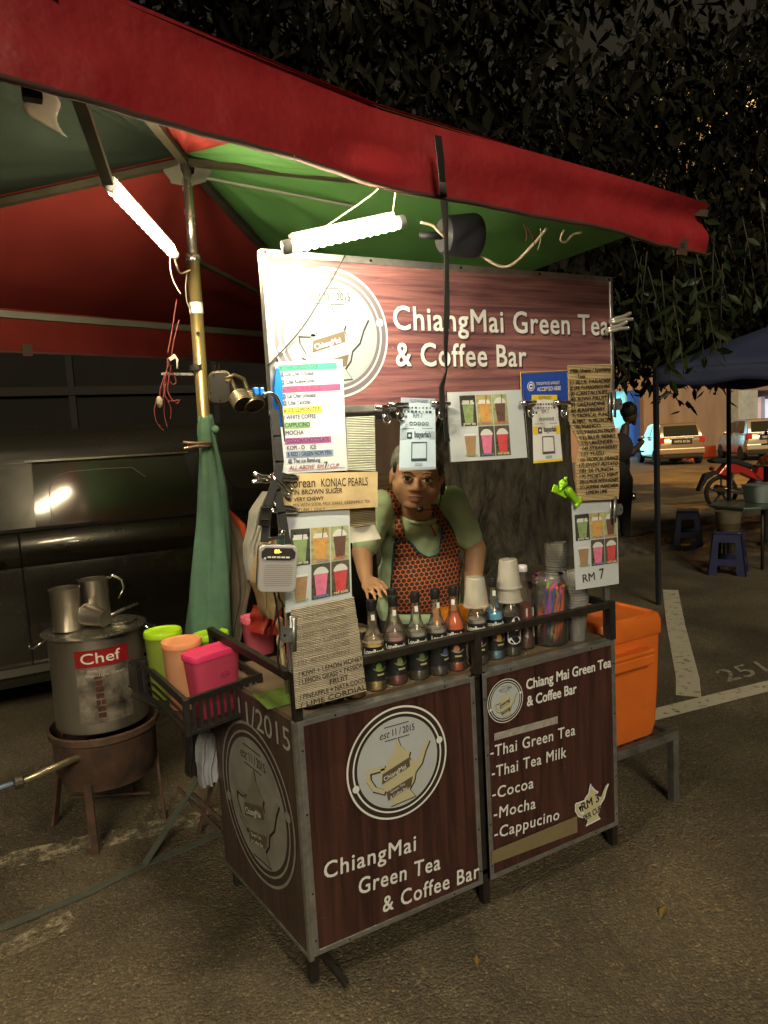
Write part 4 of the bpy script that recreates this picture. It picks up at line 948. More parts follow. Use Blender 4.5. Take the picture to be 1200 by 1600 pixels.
for i, s in enumerate(items):
    write(mb, s, .008+.004*hsh(i, 2), zz-.007, .0185, .0008, fr, bold=.04, width=min(wt-.02, .0125*len(s.strip())+.012) if not s.startswith(' ') else None, rot=.012); zz -= (z0-z1-.03)/len(items)
mb.build('handwriting', MARKER, o)
L_, R_ = Q([(455,952),(455,1010),(460,1106)], -.03), Q([(552,932),(560,990),(569,1078)], -.03)
o, fr, wt, z0, z1 = corr('cardboard_list', 'grey corrugated cardboard flavour list leaning on the rail corner', L_, R_, -.032, CARDG, yoff=lambda t: -.012*t)
mb = MB(); mb2 = MB()
for i, s in enumerate(['7) LIME COCONUT','8) KIWI + WATERMELON','9) GREEN TEA MANGO','10) MINT + RASPBERRY','11) GRAPE + LYCHEE','12) APPLE MINT']): write(mb2, s, .012, z0-.035-.025*i, .017, .0006, fr, width=.15, rot=.02)
for i, s in enumerate(['/ KIWI + LEMON HONEY','/ LEMON GRASS + PASSION','              FRUIT','/ PINEAPPLE + NATA COCO','/ LIME CORDIAL']): write(mb, s, .010, z0-.195-.022*i, .021, .0008, fr, width=.185 if i != 2 else None, rot=.03, bold=.01)
mb.build('handwriting', MARKER, o); mb2.build('faded_handwriting', M('faded_marker', (.20,.17,.13), .8), o)
L_, R_ = Q([(541,652),(543,735)], .0), Q([(584,650),(586,737)], .0)
o, *_ = corr('cardboard_list', 'pale corrugated strip showing beside the price list, under the emblem', L_, R_, -.004, M('pale_green_card', (.46,.49,.42), .85, var=.2, vs=20))
L_, R_ = Q([(545,790),(546,825)], .0), Q([(585,788),(586,820)], .0)
o, *_ = corr('cardboard_list', 'short brown corrugated strip below the konjac pearls sign', L_, R_, -.004, M('brown_card', (.24,.19,.11), .85, var=.2, vs=20))
sheet('folded_card', 'white folded card flap jutting out beneath short brown corrugated strip', 'card', Q([(545,824),(585,820),(596,842),(546,849)], -.01), -.008, M('flap_card', (.55,.53,.46), .7), curl=-.008)

# ================================================================ CLIPS
def bar_clip(label):
    """a sprung metal clip: rolled jaw and two wire loops"""
    c_ = thing('bulldog_clip', label, 'clip', (0,0,0), group='spring clips under the signboard')
    mb = MB(); mb.tube([(-.034,0,0),(.034,0,0)], .0075, 12); mb.build('jaw', CHROME, c_, smooth=True)
    mb = MB(); mb.grid(lambda s, t: Vector((-.012+.024*s, -.008+.003*t, -.006-.032*t)), 2, 3); mb.build('back_plate', CHROME, c_, smooth=True)
    mb = MB(); pts = [(.0115*math.cos(a), -.011, -.036+.0135*math.sin(a)) for a in [2*PI*k/16 for k in range(17)]]; mb.tube(pts, .0026, 6, False); mb.build('wire_loop', CHROME, c_, smooth=True)
    return c_
cl0 = None
for lb, px, py in (('leftmost shiny spring clip just under the emblem rim',601,636),('shiny spring clip gripping the left corner of pale blue card',622,632),('shiny spring clip gripping the right corner of pale blue card',688,630),('spring clip gripping the left corner of yellow and white card',825,629),('spring clip gripping the right corner of yellow and white card',878,629)):
    p = at(px, py, 'y', -.036)
    if cl0 is None: cl0 = bar_clip(lb); cl0.location = p
    else: dup(cl0, p, None, lb, (0, R(random.uniform(-5,5)), R(random.uniform(-6,6))))
GM = M('galvanised_clip', (.42,.44,.45), .4, .85, var=.2, vs=40)
def plate_clip(label, p, rot):
    c_ = thing('plate_clip', label, 'clip', p, rot=rot)
    for y in (-.010, .010): 
        mb = MB(); mb.prism([(-.006,-.045),(.006,-.048),(.007,.045),(-.006,.048)], y-.0016, y+.0016, lambda x, z, y_: Vector((x, y_, z))); mb.build('jaw', GM, c_, True, local=True)
        mb = MB(); ar = [(.007,-.020),(.030,-.021),(.038,-.012),(.040,0),(.038,.012),(.030,.021),(.007,.020)]; mb.prism(ar, y*.9-.001, y*.9+.001, lambda x, z, y_: Vector((x, y_, z))); h_ = mb.build('wing', GM, c_, local=True)
        mb = MB(); mb.disc(.029, 0, .0042, 0, lambda a, b_, c_=0, y=y: Vector((a, y*.9+(-.0013 if y < 0 else .0013), b_)), 14); mb.build('hole', INK, h_, local=True)
    mb = MB(); mb.tube([(.010,-.012,0),(.010,.012,0)], .005, 8); mb.build('spring', GM, c_, local=True)
plate_clip('flat grey clip gripping the right edge of the tall flavour list', at(957,632,'y',-.03), (0,0,0))
plate_clip('flat grey clip holding the RM 7 poster to right upright', at(958,796,'y',-.03), (0,R(4),0))
plate_clip('flat grey clip gripping the left edge of grey flavour list', at(458,990,'y',-.04), (0,R(184),0))
def peg(label, p, rot, L=.075, mt=CHROME, cat='peg'):
    c_ = thing('clothes_peg', label, cat, p, rot=rot)
    for s in (-1, 1):
        mb = MB(); mb.tube([(-L*.55,s*.003,0),(-L*.2,s*.006,0),(L*.05,s*.005,0),(L*.45,s*.011,0),(L*.5,s*.011,0)], [.005,.0075,.007,.007,.006], 8); mb.build('arm', mt, c_, smooth=True, local=True)
        mb = MB(); mb.ball((L*.44,s*.011,0), .0085, 10, (1,.6,1)); mb.build('finger_pad', mt, c_, smooth=True, local=True)
    mb = MB(); mb.tube([(0,-.009,0),(0,.009,0)], .0055, 10); mb.build('spring', CHROME, c_, local=True)
PEGC = M('clear_peg', (.62,.60,.55), .1, .5)
peg('upper clear peg on the right edge of signboard', at(971,498,'y',-.03), (R(80),R(-12),0), .105, PEGC); peg('lower clear peg on the right edge of signboard', at(965,512,'y',-.032), (R(80),R(-12),0), .105, PEGC)
peg('steel peg pinching the black strap beside the konjac sign', at(440,757,'y',-.04), (R(60),R(48),0), .075); peg('steel peg at the top left corner of konjac sign', at(449,746,'y',-.035), (R(70),R(-8),R(180)), .06)
peg('steel peg lying left of the black strap above the buckle', at(410,748,'y',-.03), (R(70),R(-10),R(180)), .05); peg('steel peg at the bottom left corner of konjac sign', at(445,795,'y',-.035), (R(70),R(-14),R(180)), .07)
peg('brown steel clamp pinching green towel to the umbrella pole', at(308,695,'y',.80), (R(85),0,R(180)), .105, M('bronze_clamp', (.45,.33,.25), .25, .9))
# blue spring clamp
bc = thing('spring_clamp', 'bright blue handled spring clamp on the left upright', 'clamp', at(432,620,'y',-.03))
CB_ = M('clamp_blue', (.01,.17,.72), .35)
mb = MB(); mb.prism(Q([(432,574),(436,576),(441,600),(442,640),(441,668),(434,665),(428,620),(429,590)], -.035), .028, .040, lambda x, z, c_: Vector((x, -c_, z))); mb.build('handle', CB_, bc, bevel=.003)
mb = MB(); mb.prism(Q([(395,606),(403,605),(404,616),(398,618)], -.03), .02, .035, lambda x, z, c_: Vector((x, -c_, z))); mb.prism(Q([(405,606),(412,605),(412,618),(407,620)], -.03), .02, .035, lambda x, z, c_: Vector((x, -c_, z))); mb.build('handle', CB_, bc, bevel=.002)
mb = MB(); mb.tube([at(*q, 'y', -.05) for q in ((410,620),(415,615),(424,614),(432,620),(438,634),(441,650),(443,668),(445,690))], [.006,.006,.006,.006,.005,.004,.003,.002], 8); mb.build('steel_jaw', CHROME, bc, smooth=True)
# frog shaped peg
fg = thing('frog_peg', 'bright green plastic frog shaped peg beside the RM 7 poster', 'peg', at(885,768,'y',-.03))
LIME = M('lime_plastic', (.28,.62,.015), .35); 
f0 = at(900,783,'y',-.03); f1 = at(880,755,'y',-.035); ax = (f1-f0).normalized()
mb = MB(); 
qq = [at(*q, 'y', -.022) for q in ((863,768),(867,757),(880,762),(890,775),(884,778))]; mb.add([*qq, *[q+Vector((0,.006,0)) for q in qq]], [(0,1,2,3,4),(9,8,7,6,5)]+[(i,5+i,5+(i+1)%5,(i+1)%5) for i in range(5)]); mb.build('back_flap', LIME, fg)
bf = blob('body', [((f0.x,f0.y,f0.z), .013, tuple(f0.lerp(f1,.6)), .015), (tuple(f1), .0175, (1,.8,.85)), (tuple(f1+Vector((-.012,-.004,-.012))), .008), (tuple(f0+Vector((.012,-.004,0))), .009, tuple(f0+Vector((-.004,-.006,-.016))), .007), (tuple(f0+Vector((.016,0,.012))), .008, tuple(f0+Vector((.02,0,-.006))), .007)], LIME, .0032, fg, 3)
for px, py in ((884,748),(876,765)):
    p = at(px, py, 'y', -.052); mb = MB(); mb.ball(p, .0075, 12); e_ = mb.build('eye', LIME, fg, smooth=True); mb = MB(); mb.ball(p+Vector((.001,-.006,0)), .0036, 8); mb.build('pupil', INK, e_, smooth=True)
# ================================================================ BOTTLES AND CUPS ON THE COUNTER
ZT = CH+.0015
GLASS = CLEAR('bottle_glass', (.99,.99,.98), .06, .05, (.85,.80,.66))
CLR = CLEAR('clear_plastic', (.97,.97,.97), .10, .06); MILKY = CLEAR('milky_plastic', (.96,.95,.92), .42, .25, (.80,.78,.70))
LABEL = M('bottle_label_black', (.014,.015,.016), .35); CAPM = M('bottle_cap', (.016,.016,.017), .35)
BPROF = [(.0345,0),(.0368,.006),(.0368,.135),(.0362,.148),(.0325,.165),(.0245,.182),(.0185,.200),(.0155,.222),(.0140,.262)]
def bottle(x, y, liq, lev, label, rz=0, fruit=(.35,.42,.10), low=None, txt=True, h=1.0, group=None):
    b = thing('syrup_bottle', label, 'bottle', (x, y, ZT), rz)
    mb = MB(); mb.open_lathe([(.0001,.0005)]+[(r, z*h) for r, z in BPROF], 24); mb.build('glass', GLASS, b, smooth=True, local=True)
    mb = MB(); rr = [(r-.0022, z*h) for r, z in BPROF if z*h < lev]; rr[0] = (rr[0][0], .002)
    zz = [z for r, z in BPROF]; 
    for (ra, za), (rb, zb) in zip(BPROF, BPROF[1:]):
        if za*h <= lev < zb*h: rr.append((ra+(rb-ra)*(lev-za*h)/(zb*h-za*h)-.0022, lev))
    mb.lathe(rr, 24); mb.build('syrup', liq, b, smooth=False, local=True)
    mb = MB(); mb.open_lathe([(.0374,.034),(.0374,.146)], 28); lb = mb.build('label', LABEL, b, smooth=True, local=True)
    mb = MB(); mb.open_lathe([(.0150,.258*h),(.0162,.262*h),(.0165,.288*h),(.0155,.291*h),(.0002,.291*h)], 20); mb.build('cap', CAPM, b, auto=40, local=True)
    if txt:
        mb = MB(); write(mb, 'LongBeach', -.037, .1235, .023, .0004, cylwrap(.0376, 0, 0, -PI/2-.05), width=.070, bold=.03); mb.build('lettering', WHITE, lb, local=True)
        mb = MB(); cw = cylwrap(.0376, 0, 0, -PI/2+.25)
        for k in range(5): mb.disc(.004*math.cos(k*1.9)-.002, .080+.006*math.sin(k*1.9), .0075, .0003+.0001*k, cw, 10)
        mb.build('fruit_print', M('fruit_%d%d' % (int(fruit[0]*99), int(fruit[1]*99)), fruit, .5, var=.5, vs=200), lb, local=True)
        mb = MB(); 
        for k in range(9): mb.rect(-.02+.005*k, .066+.00006*(k-4)**2*8, -.015+.005*k, .0685+.00006*(k-4)**2*8, .0004, cw)
        for k in range(5): mb.rect(-.008+.005*k, .052, -.003+.005*k, .058, .0004, cw)
        mb.build('label_stripe', M('label_gold', (.38,.38,.20), .4), lb, local=True)
        mb = MB(); mb.rect(-.005,.228*h,.006,.247*h,.0008,cylwrap(.0158)); mb.build('price_tag', WHITE, lb, local=True)
    return b
def LIQ(nm, c): return M('syrup_'+nm, tuple(min(.95, x*1.15) for x in c), .12, spec=.6, trl=.12)
CAMA = lambda x, y: math.atan2(CAM.x-x, -(CAM.y-y))*-1
def rzf(x, y): return math.atan2(x-CAM.x, y-CAM.y)*-1+.0
specs = [(.090,.092,(.03,.02,.012),.12,'leftmost dark syrup bottle, mostly hidden behind grey cardboard list',(.2,.2,.1)),
 (.162,.090,(.025,.03,.02),.12,'second dark syrup bottle, mostly hidden behind grey cardboard list',(.2,.3,.1)),
 (.238,.084,(.85,.36,.02),.142,'syrup bottle with glowing orange base right of cardboard list',(.6,.35,.05)),
 (.322,.100,(.82,.58,.12),.150,'syrup bottle with pale yellow base and green lime label',(.18,.40,.06)),
 (.405,.106,(.35,.012,.04),.146,'syrup bottle with dark crimson base and small white neck tag',(.3,.38,.12)),
 (.487,.102,(.055,.055,.055),.147,'syrup bottle of black syrup, fourth counting right from orange one',(.15,.22,.12)),
 (.563,.096,(.05,.05,.08),.146,'syrup bottle turned to show blue small print on its label',(.1,.15,.35)),
 (.636,.096,(.80,.10,.02),.185,'syrup bottle filled bright red orange up to its shoulder',(.6,.3,.2)),
 (.735,.102,(.10,.06,.12),.146,'syrup bottle with purple fruit label under the upturned cup',(.35,.2,.45)),
 (.815,.110,(.10,.45,.75),.155,'syrup bottle with sky blue syrup and orange fruit label',(.75,.4,.08))]
for i, (x, y, c, lev, lb, fr_) in enumerate(specs):
    lev += .014; b = bottle(x, y, LIQ(str(i), c), lev, lb, rzf(x, y)+(.55 if i == 6 else random.uniform(-.15,.25)), fr_)
    # a frothy paler top layer inside
    if i in (3,4,5,6,8): 
        mb = MB(); mb.lathe([(.0342,lev-.012),(.0340,lev-.004),(.030,lev+.0005),(.0001,lev+.001)], 20); mb.build('froth', M('froth_%d' % i, [(.75,.66,.45),0,0][0] if i == 3 else ((.80,.58,.55) if i == 4 else (.74,.72,.66)), .4, trl=.5), b, local=True)
b = bottle(.455,.20, LIQ('back', (.16,.12,.06)), .12, 'clear necked syrup bottle standing in the second row behind', 0, txt=False)
b = bottle(.885,.105, LIQ('blk', (.02,.02,.02)), .14, 'black syrup bottle with white oval label carrying two stacked cups', rzf(.885,.1)+.3, txt=False)
mb = MB(); cw = cylwrap(.0380)
mb.disc(.012,.120,.020,.0004,cw,20,.026); mb.rect(-.022,.060,.030,.092,.0004,cw); mb.disc(.004,.060,.026,.0003,cw,20,.014); lb_ = mb.build('white_label', WHITE, b, local=True)
mb = MB(); mb.line([(.006,.13),(.012,.11),(.020,.125)], .004, .001, cw)
for k in range(4): mb.line([(-.016,.086-.006*k),(.022,.086-.006*k)], .0014, .0008, cw)
mb.build('label_print', M('label_blue', (.12,.2,.38), .5), b, local=True)
# red cordial with a white cap
rc = thing('cordial_bottle', 'dark red cordial bottle with white cap left of straw jar', 'bottle', (.975,.135,ZT), rzf(.975,.13)+.5)
pr = [(.034,0),(.0365,.008),(.0365,.15),(.034,.178),(.026,.205),(.018,.232),(.0145,.26),(.0135,.292)]
mb = MB(); mb.open_lathe([(.0001,.0005)]+pr, 24); mb.build('glass', GLASS, rc, smooth=True, local=True)
mb = MB(); mb.lathe([(r-.002, max(.002, z)) for r, z in pr if z < .16]+[(.034,.165)], 24); mb.build('cordial', LIQ('cordial', (.12,.008,.012)), rc, local=True)
mb = MB(); mb.open_lathe([(.0155,.286),(.017,.288),(.017,.307),(.0155,.310),(.0002,.310)], 20); mb.build('cap', M('lilac_cap', (.66,.62,.74), .4), rc, auto=40, local=True)
cw = cylwrap(.037); mb = MB(); mb.rect(-.012,.045,.024,.155,.0003,cw); lb_ = mb.build('label', WHITE, rc, local=True); mb = MB(); mb.rect(-.012,.095,.024,.125,.0008,cw); mb.build('red_band', M('label_red', (.55,.03,.04), .4), lb_, local=True)
# upturned cups
CPROF = [(.0455,0),(.0470,.001),(.0470,.006),(.0440,.007),(.0330,.098),(.0310,.103),(.0002,.104)]
def cup_up(x, y, z, label, mt=MILKY, grp=None):
    c_ = thing('plastic_cup', label, 'cup', (x, y, z), group=grp)
    mb = MB(); mb.open_lathe(CPROF, 28); mb.build('wall', mt, c_, auto=40, local=True); return c_
cup_up(.735,.102,ZT+.202,'frosted cup turned upside down over the purple label bottle')
cup_up(.885,.105,ZT+.195,'lower of two frosted cups turned upside down, right of middle rail post'); cup_up(.885,.105,ZT+.245,'upper of two frosted cups turned upside down, highest cup on counter')
# straw jar
j = thing('straw_jar', 'clear screw top jar full of coloured straws on the counter', 'jar', (1.085,.120,ZT))
mb = MB(); mb.open_lathe([(.0001,.001),(.062,.001),(.068,.008),(.070,.10),(.069,.19),(.060,.215),(.058,.222),(.060,.226),(.0625,.232),(.060,.238),(.0625,.246),(.060,.252),(.062,.262),(.058,.264)], 36); mb.build('wall', CLEAR('jar_plastic', (.98,.97,.97), .05, .05), j, smooth=True, local=True)
SC = [('orange', (.85,.20,.02)), ('pink', (.85,.06,.28)), ('green', (.22,.55,.04)), ('purple', (.30,.08,.50)), ('yellow', (.85,.50,.03)), ('blue', (.04,.10,.50))]
sm = {}
random.seed(9); k = 0
for i in range(58):
    nm, col = SC[[0,1,0,2,3,0,4,1,5,2,0,3][i % 12]]
    a = random.random()*2*PI; r0 = .050*math.sqrt(random.random()); p0 = Vector((r0*math.cos(a), r0*math.sin(a), .006))
    lean = Vector((random.gauss(.045,.015), random.gauss(-.012,.018), 0)); p1 = p0+lean
    if p1.length > .056: p1 = p1.normalized()*.056
    if i < 22: p1 = Vector((p1.x*.9, p1.y, 0)); 
    p1.z = .006+random.uniform(.185,.215)
    if nm not in sm: mb = MB(); mb.tube([(0,0,0),(0,0,.2)], .0052, 8, False); sm[nm] = mb.mesh('straw', M('straw_'+nm, col, .35, trl=.25), True)
    o = bpy.data.objects.new('straw', sm[nm]); C.objects.link(o); base = Vector((1.085,.120,ZT)); o.location = base+p0; o.rotation_mode = 'QUATERNION'; d = p1-p0; o.rotation_quaternion = Vector((0,0,1)).rotation_difference(d.normalized()); o.scale = (1,1,d.length/.2)
    tag(o, '%s plastic straw standing in the clear jar' % nm, 'straw', '%s straws in the jar' % nm)
# nested cups
NP = [(.0002,.0),(.0285,.0),(.030,.004),(.0435,.108),(.0465,.110),(.0468,.114),(.0445,.115)]
cp = None
def nest(x, y, n, step, label, grp):
    global cp
    for i in range(n):
        if cp is None:
            cp = thing('plastic_cup', label, 'cup', (x, y, ZT), group=grp); mb = MB(); mb.open_lathe(NP, 26); mb.build('wall', CLEAR('cup_stack_plastic', (.985,.99,.985), .26, .08), cp, auto=50, local=True)
        else: c_ = dup(cp, (x+random.uniform(-.0015,.0015), y+random.uniform(-.0015,.0015), ZT+step*i), None, label); c_['group'] = grp
nest(1.185,.085,16,.0102,'clear cup nested in the short stack under the RM 7 poster','cups in the short stack')
nest(1.215,.215,24,.0105,'clear cup nested in the tall stack behind the RM 7 poster','cups in the tall stack')
# bits behind: steel pots, orange packet, dark tin
pot_ = thing('steel_pot', 'wide steel pot on the counter below vendor hand', 'pot', (.36,.40,ZT)); 
mb = MB(); mb.open_lathe([(.0002,.002),(.085,.002),(.09,.01),(.09,.115),(.095,.118),(.095,.121),(.0875,.118),(.087,.012),(.0002,.006)], 36); mb.build('wall', STEEL, pot_, auto=40, local=True)
mb = MB(); mb.tube([(.088,0,.10),(.112,0,.098),(.112,.0,.065),(.088,0,.06)], .005, 8); mb.build('handle', STEEL, pot_, smooth=True, local=True)
sp = thing('steel_canister', 'narrow steel canister with lid beside the yellow syrup bottle', 'canister', (.33,.235,ZT))
mb = MB(); mb.lathe([(.040,0),(.042,.004),(.042,.12),(.044,.122),(.044,.128),(.038,.135),(.038,.16),(.0002,.162)], 28); mb.build('wall', STEEL, sp, auto=40, local=True)
mb = MB(); mb.open_lathe([(.0425,.03),(.0425,.09)], 28); mb.build('band', M('grey_band', (.2,.22,.22), .5), sp, local=True)
pk = thing('snack_packet', 'crinkled orange foil packet standing behind the red syrup bottle', 'packet', (.80,.34,ZT))
mb = MB()
for s in (0, 1): mb.grid(lambda a, b_, s=s: Vector((.70+.22*a+.004*wob(b_, a), .33+(1 if s else -1)*.028*math.sin(PI*a)*math.sin(PI*min(1,b_*1.02))+.004*wob(a*2, b_*2), ZT+.004+.150*(1-b_ if s else b_))), 14, 14)
mb.build('foil', M('orange_foil', (.85,.28,.02), .28, .35, var=.2, vs=12), pk, smooth=True)
mb = MB()
for i in range(7): mb.line([(.735,ZT+.05+.011*i),(.80+.01*math.sin(i*3),ZT+.05+.011*i)], .003, 0, lambda a, b_, c_=0: Vector((a, .298, b_)))
mb.build('small_print', INK, pk)
bx = thing('dark_tin', 'dark green square tin at the right end of the counter', 'tin', (1.255,.16,ZT))
mb = MB(); mb.box((1.225,.12,ZT), (1.275,.20,ZT+.115)); mb.build('body', M('dark_green_tin', (.03,.05,.045), .4), bx, bevel=.004); mb = MB(); mb.box((1.223,.118,ZT+.1165), (1.277,.202,ZT+.128)); mb.build('lid', M('dark_green_tin', (.03,.05,.045), .4), bx, bevel=.003)
tk = thing('serving_tongs', 'thin steel tongs leaning behind the upturned cups', 'tongs', (.95,.2,ZT))
mb = MB(); mb.tube([(.955,.20,ZT),(.96,.195,ZT+.26),(.95,.20,ZT+.285),(.925,.21,ZT+.285)], .0045, 8); mb.build('arm', STEEL, tk, smooth=True); mb = MB(); mb.tube([(.975,.21,ZT),(.968,.20,ZT+.26),(.95,.20,ZT+.287)], .0045, 8); mb.build('arm', STEEL, tk, smooth=True)

# ================================================================ LEFT END: CRATE WITH TUBS
def crate(name, label, o, ux, uy, lx, ly, h, mt):
    c_ = thing(name, label, 'crate', o)
    ux = Vector(ux).normalized(); uy = Vector(uy).normalized(); P = lambda a, b_, z: Vector(o)+ux*a+uy*b_+Vector((0,0,z))
    mb = MB()
    for z in (.006, h-.012): 
        w_ = .012 if z < .02 else .022
        for a, b_ in (((0,0),(lx,0)),((lx,0),(lx,ly)),((lx,ly),(0,ly)),((0,ly),(0,0))): mb.bar(P(*a, z), P(*b_, z), .010 if z < .02 else .014, w_)
    mb.build('rim', mt, c_, bevel=.002)
    mb = MB(); mb.bar(P(0,ly/2,.004), P(lx,ly/2,.004), ly, .004); mb.build('floor', mt, c_)
    br = None
    for (a, b_, n) in (((0,0),(lx,0),11),((0,ly),(lx,ly),11),((lx,0),(lx,ly),9)):
        for i in range(n+1):
            t = i/n; mb = MB(); q = (a[0]+(b_[0]-a[0])*t, a[1]+(b_[1]-a[1])*t); p = P(*q, 0)
            if br is None: mb.bar((0,0,.012), (0,0,h-.02), .011, .006); br = mb.build('bar', mt, c_); br.matrix_parent_inverse = Matrix.Translation(-Vector(o)); br.location = p
            else: d = br.copy(); C.objects.link(d); d.location = p
    for z in (.035, .065, .095):
        if z < h-.02: mb = MB(); mb.bar(P(0,.0,z), P(0,ly,z), .006, .008); mb.build('side_slat', mt, c_)
    for q in ((0,0),(lx,0),(0,ly),(lx,ly)): mb = MB(); mb.bar(P(*q, .0), P(*q, h-.001), .020, .020); mb.build('corner_post', mt, c_, bevel=.003)
    return P
ZC = .745
A_ = at(290,1096,'z',ZC+.115); B_ = at(405,1056,'z',ZC+.115); D_ = at(224,1036,'z',ZC+.115)
ux, uy = (B_-A_), (D_-A_)
CP = crate('plastic_crate', 'black slatted plastic crate of bright tubs hung on cart left side', (A_.x, A_.y, ZC), (ux.x,ux.y,0), (uy.x,uy.y,0), ux.length, uy.length, .125, BLACK)
def tub(label, p, sx, sy, h, body, lid, sq, rz, lidh=.016, taper=.86):
    t = thing('storage_tub', label, 'tub', p, rz)
    mb = MB(); mb.lathe([(taper*.985,0),(taper,.004),(1,h)], 40, None, sx, sy, sq); mb.build('body', body, t, auto=50, local=True)
    mb = MB(); mb.lathe([(1.015,h-.008),(1.05,h-.008),(1.055,h+lidh*.4),(1.02,h+lidh*.75),(.94,h+lidh*.72),(.90,h+lidh*.45),(.5,h+lidh*.5),(.001,h+lidh*.55)], 40, None, sx, sy, sq); mb.build('lid', lid, t, auto=40, local=True); return t
PINK = M('pink_plastic', (.82,.06,.20), .35, trl=.2); PINKB = M('pink_translucent', (.78,.10,.20), .3, trl=.35); LIMEL = M('lime_lid', (.42,.72,.02), .35, trl=.15); LIMEB = M('lime_body', (.30,.40,.06), .35, trl=.3); PEACH = M('peach_lid', (.85,.36,.18), .4, trl=.2); PEACHB = M('peach_body', (.80,.40,.22), .4, trl=.3)
lx, ly = ux.length, uy.length; ang = math.atan2(ux.y, ux.x)
c1 = at(322,1004,'z',ZC+.27)
tub('green lidded round tub, tallest at the back of the crate', CP(lx*.20, ly*.78, .0065), .064,.064,.232, LIMEB, LIMEL, 0, 0)
tub('peach coloured round tub between green and pink tubs', CP(lx*.28, ly*.48, .0065), .066,.066,.222, PEACHB, PEACH, 0, 0)
pt_ = tub('bright pink oblong tub at the front of the crate', CP(lx*.50, ly*.20, .0065), .092,.050,.205, PINKB, PINK, .45, ang+.03, .018, .80)
mb = MB(); fr = FR(CP(lx*.50, ly*.20, .0065)+Matrix.Rotation(ang+.03,3,'Z') @ Vector((0,-.0512,.125)), Matrix.Rotation(ang+.03,3,'Z') @ Vector((1,0,0)), (0,0,1))
mb.ring(.014,.01,.016,.0178,.0,lambda x, y, z: fr(x, y*.55+.004, 0),30); write(mb, 'TUPPERWARE', .0015, .0055, .0085, 0, fr, width=.025); mb.build('logo', M('logo_purple', (.25,.02,.12), .5), pt_)
tub('small lime lidded tub behind the pink pair', CP(lx*.86, ly*.72, .0065), .058,.048,.185, LIMEB, LIMEL, .3, ang)
t2 = at(405,1035,'z',ZT); tub('rose pink oval tub on the counter beside the crate', (t2.x+.045,t2.y+.12,ZT), .062,.052,.135, M('rose_translucent', (.62,.12,.18), .35, trl=.3), M('rose_lid', (.66,.12,.22), .4), .15, 0, .018)
# second dark basket behind
def basket():
    t = thing('black_tray', 'black perforated tray behind the slatted crate', 'tray', CP(0,ly*1.15,.07))
    mb = MB(); a, b_ = CP(-.02, ly*1.06, .04), CP(lx*.55, ly*1.06, .04); mb.bar(a, b_, .012, .10); mb.bar(a, a+uy.normalized()*.12, .012, .10); mb.bar(b_, b_+uy.normalized()*.12, .012, .10); mb.bar(a+uy.normalized()*.12, b_+uy.normalized()*.12, .012, .10); mb.build('wall', BLACK, t)
    mb = MB(); mb.bar(a.lerp(b_,.0)+uy.normalized()*.06-Vector((0,0,.045)), b_+uy.normalized()*.06-Vector((0,0,.045)), .12, .004); mb.build('floor', BLACK, t)
    n_ = ux.normalized(); f_ = -uy.normalized()
    for i in range(5):
        mb = MB(); p = a.lerp(b_, .3+.13*i)+f_*.0065; mb.bar(p-n_*.010+Vector((0,0,.006)), p+n_*.010+Vector((0,0,.006)), .002, .006); mb.build('slot', M('slot_grey', (.25,.25,.24), .6), t)
basket()
# glass tumblers, green bag, wooden ladle at the corner
gt = thing('glass_jar', 'clear glass jar at the counter corner beside grey cardboard list', 'jar', (.085,.155,ZT)); mb = MB(); mb.open_lathe([(.0002,.003),(.036,.002),(.038,.01),(.039,.14),(.036,.15),(.037,.165)], 24); mb.build('wall', GLASS, gt, smooth=True, local=True); mb = MB(); mb.lathe([(.033,.006),(.035,.05),(.0002,.051)], 20); mb.build('contents', M('dark_tea', (.06,.035,.015), .3), gt, local=True); mb = MB(); mb.open_lathe([(.039,.128),(.0405,.130),(.039,.132)], 24); mb.build('rim_band', CHROME, gt, local=True)
gb = thing('green_bag', 'crumpled green plastic bag on the counter left corner', 'bag', (.0,.20,ZT)); mb = MB(); mb.grid(lambda a, b_: Vector((-.035+.11*a, .13+.16*b_, ZT+.004+.016*abs(wob(a*1.7, b_*1.5))*math.sin(PI*a)*math.sin(PI*b_))), 14, 14); mb.build('film', M('green_film', (.13,.22,.05), .25, trl=.3), gb, smooth=True)
for x, y, l_, lb in ((.075,.245,.21,'taller pale wooden spoon standing upright beside the grey radio cable'),(.065,.225,.16,'shorter pale wooden spoon standing upright beside the grey radio cable')):
    wl = thing('wooden_spoon', lb, 'spoon', (x,y,ZT))
    mb = MB(); mb.tube([(x,y,ZT),(x-.012,y-.006,ZT+l_)], .006, 8); mb.ball((x-.014,y-.007,ZT+l_+.02), .017, 10, (.8,.45,1.5)); mb.build('body', M('pale_wood', (.50,.40,.24), .7), wl, smooth=True)

# ================================================================ GREY AMPLIFIER RADIO ON ITS STRAP
ra = thing('voice_amplifier', 'small grey portable speaker with black display hung on strap', 'speaker', at(433,888,'y',-.075))
ctr = at(433,888,'y',-.075); vdir = (CAM-ctr); ry = math.atan2(vdir.x, -vdir.y)
Rm = Matrix.Rotation(ry*.55, 3, 'Z') @ Matrix.Rotation(R(7), 3, 'Y')
def RF(x, y, z=0.): return ctr+Rm @ Vector((x, -z, y))
def rrect(w_, h_, r_, n=6):
    return [(sx*(w_-r_)+r_*math.cos(a0+PI/2*k/n), sy*(h_-r_)+r_*math.sin(a0+PI/2*k/n)) for sx, sy, a0 in ((1,1,0),(-1,1,PI/2),(-1,-1,PI),(1,-1,3*PI/2)) for k in range(n+1)]
GREY = M('grey_plastic', (.40,.385,.40), .4); DKG = M('brown_plastic', (.07,.05,.045), .4)
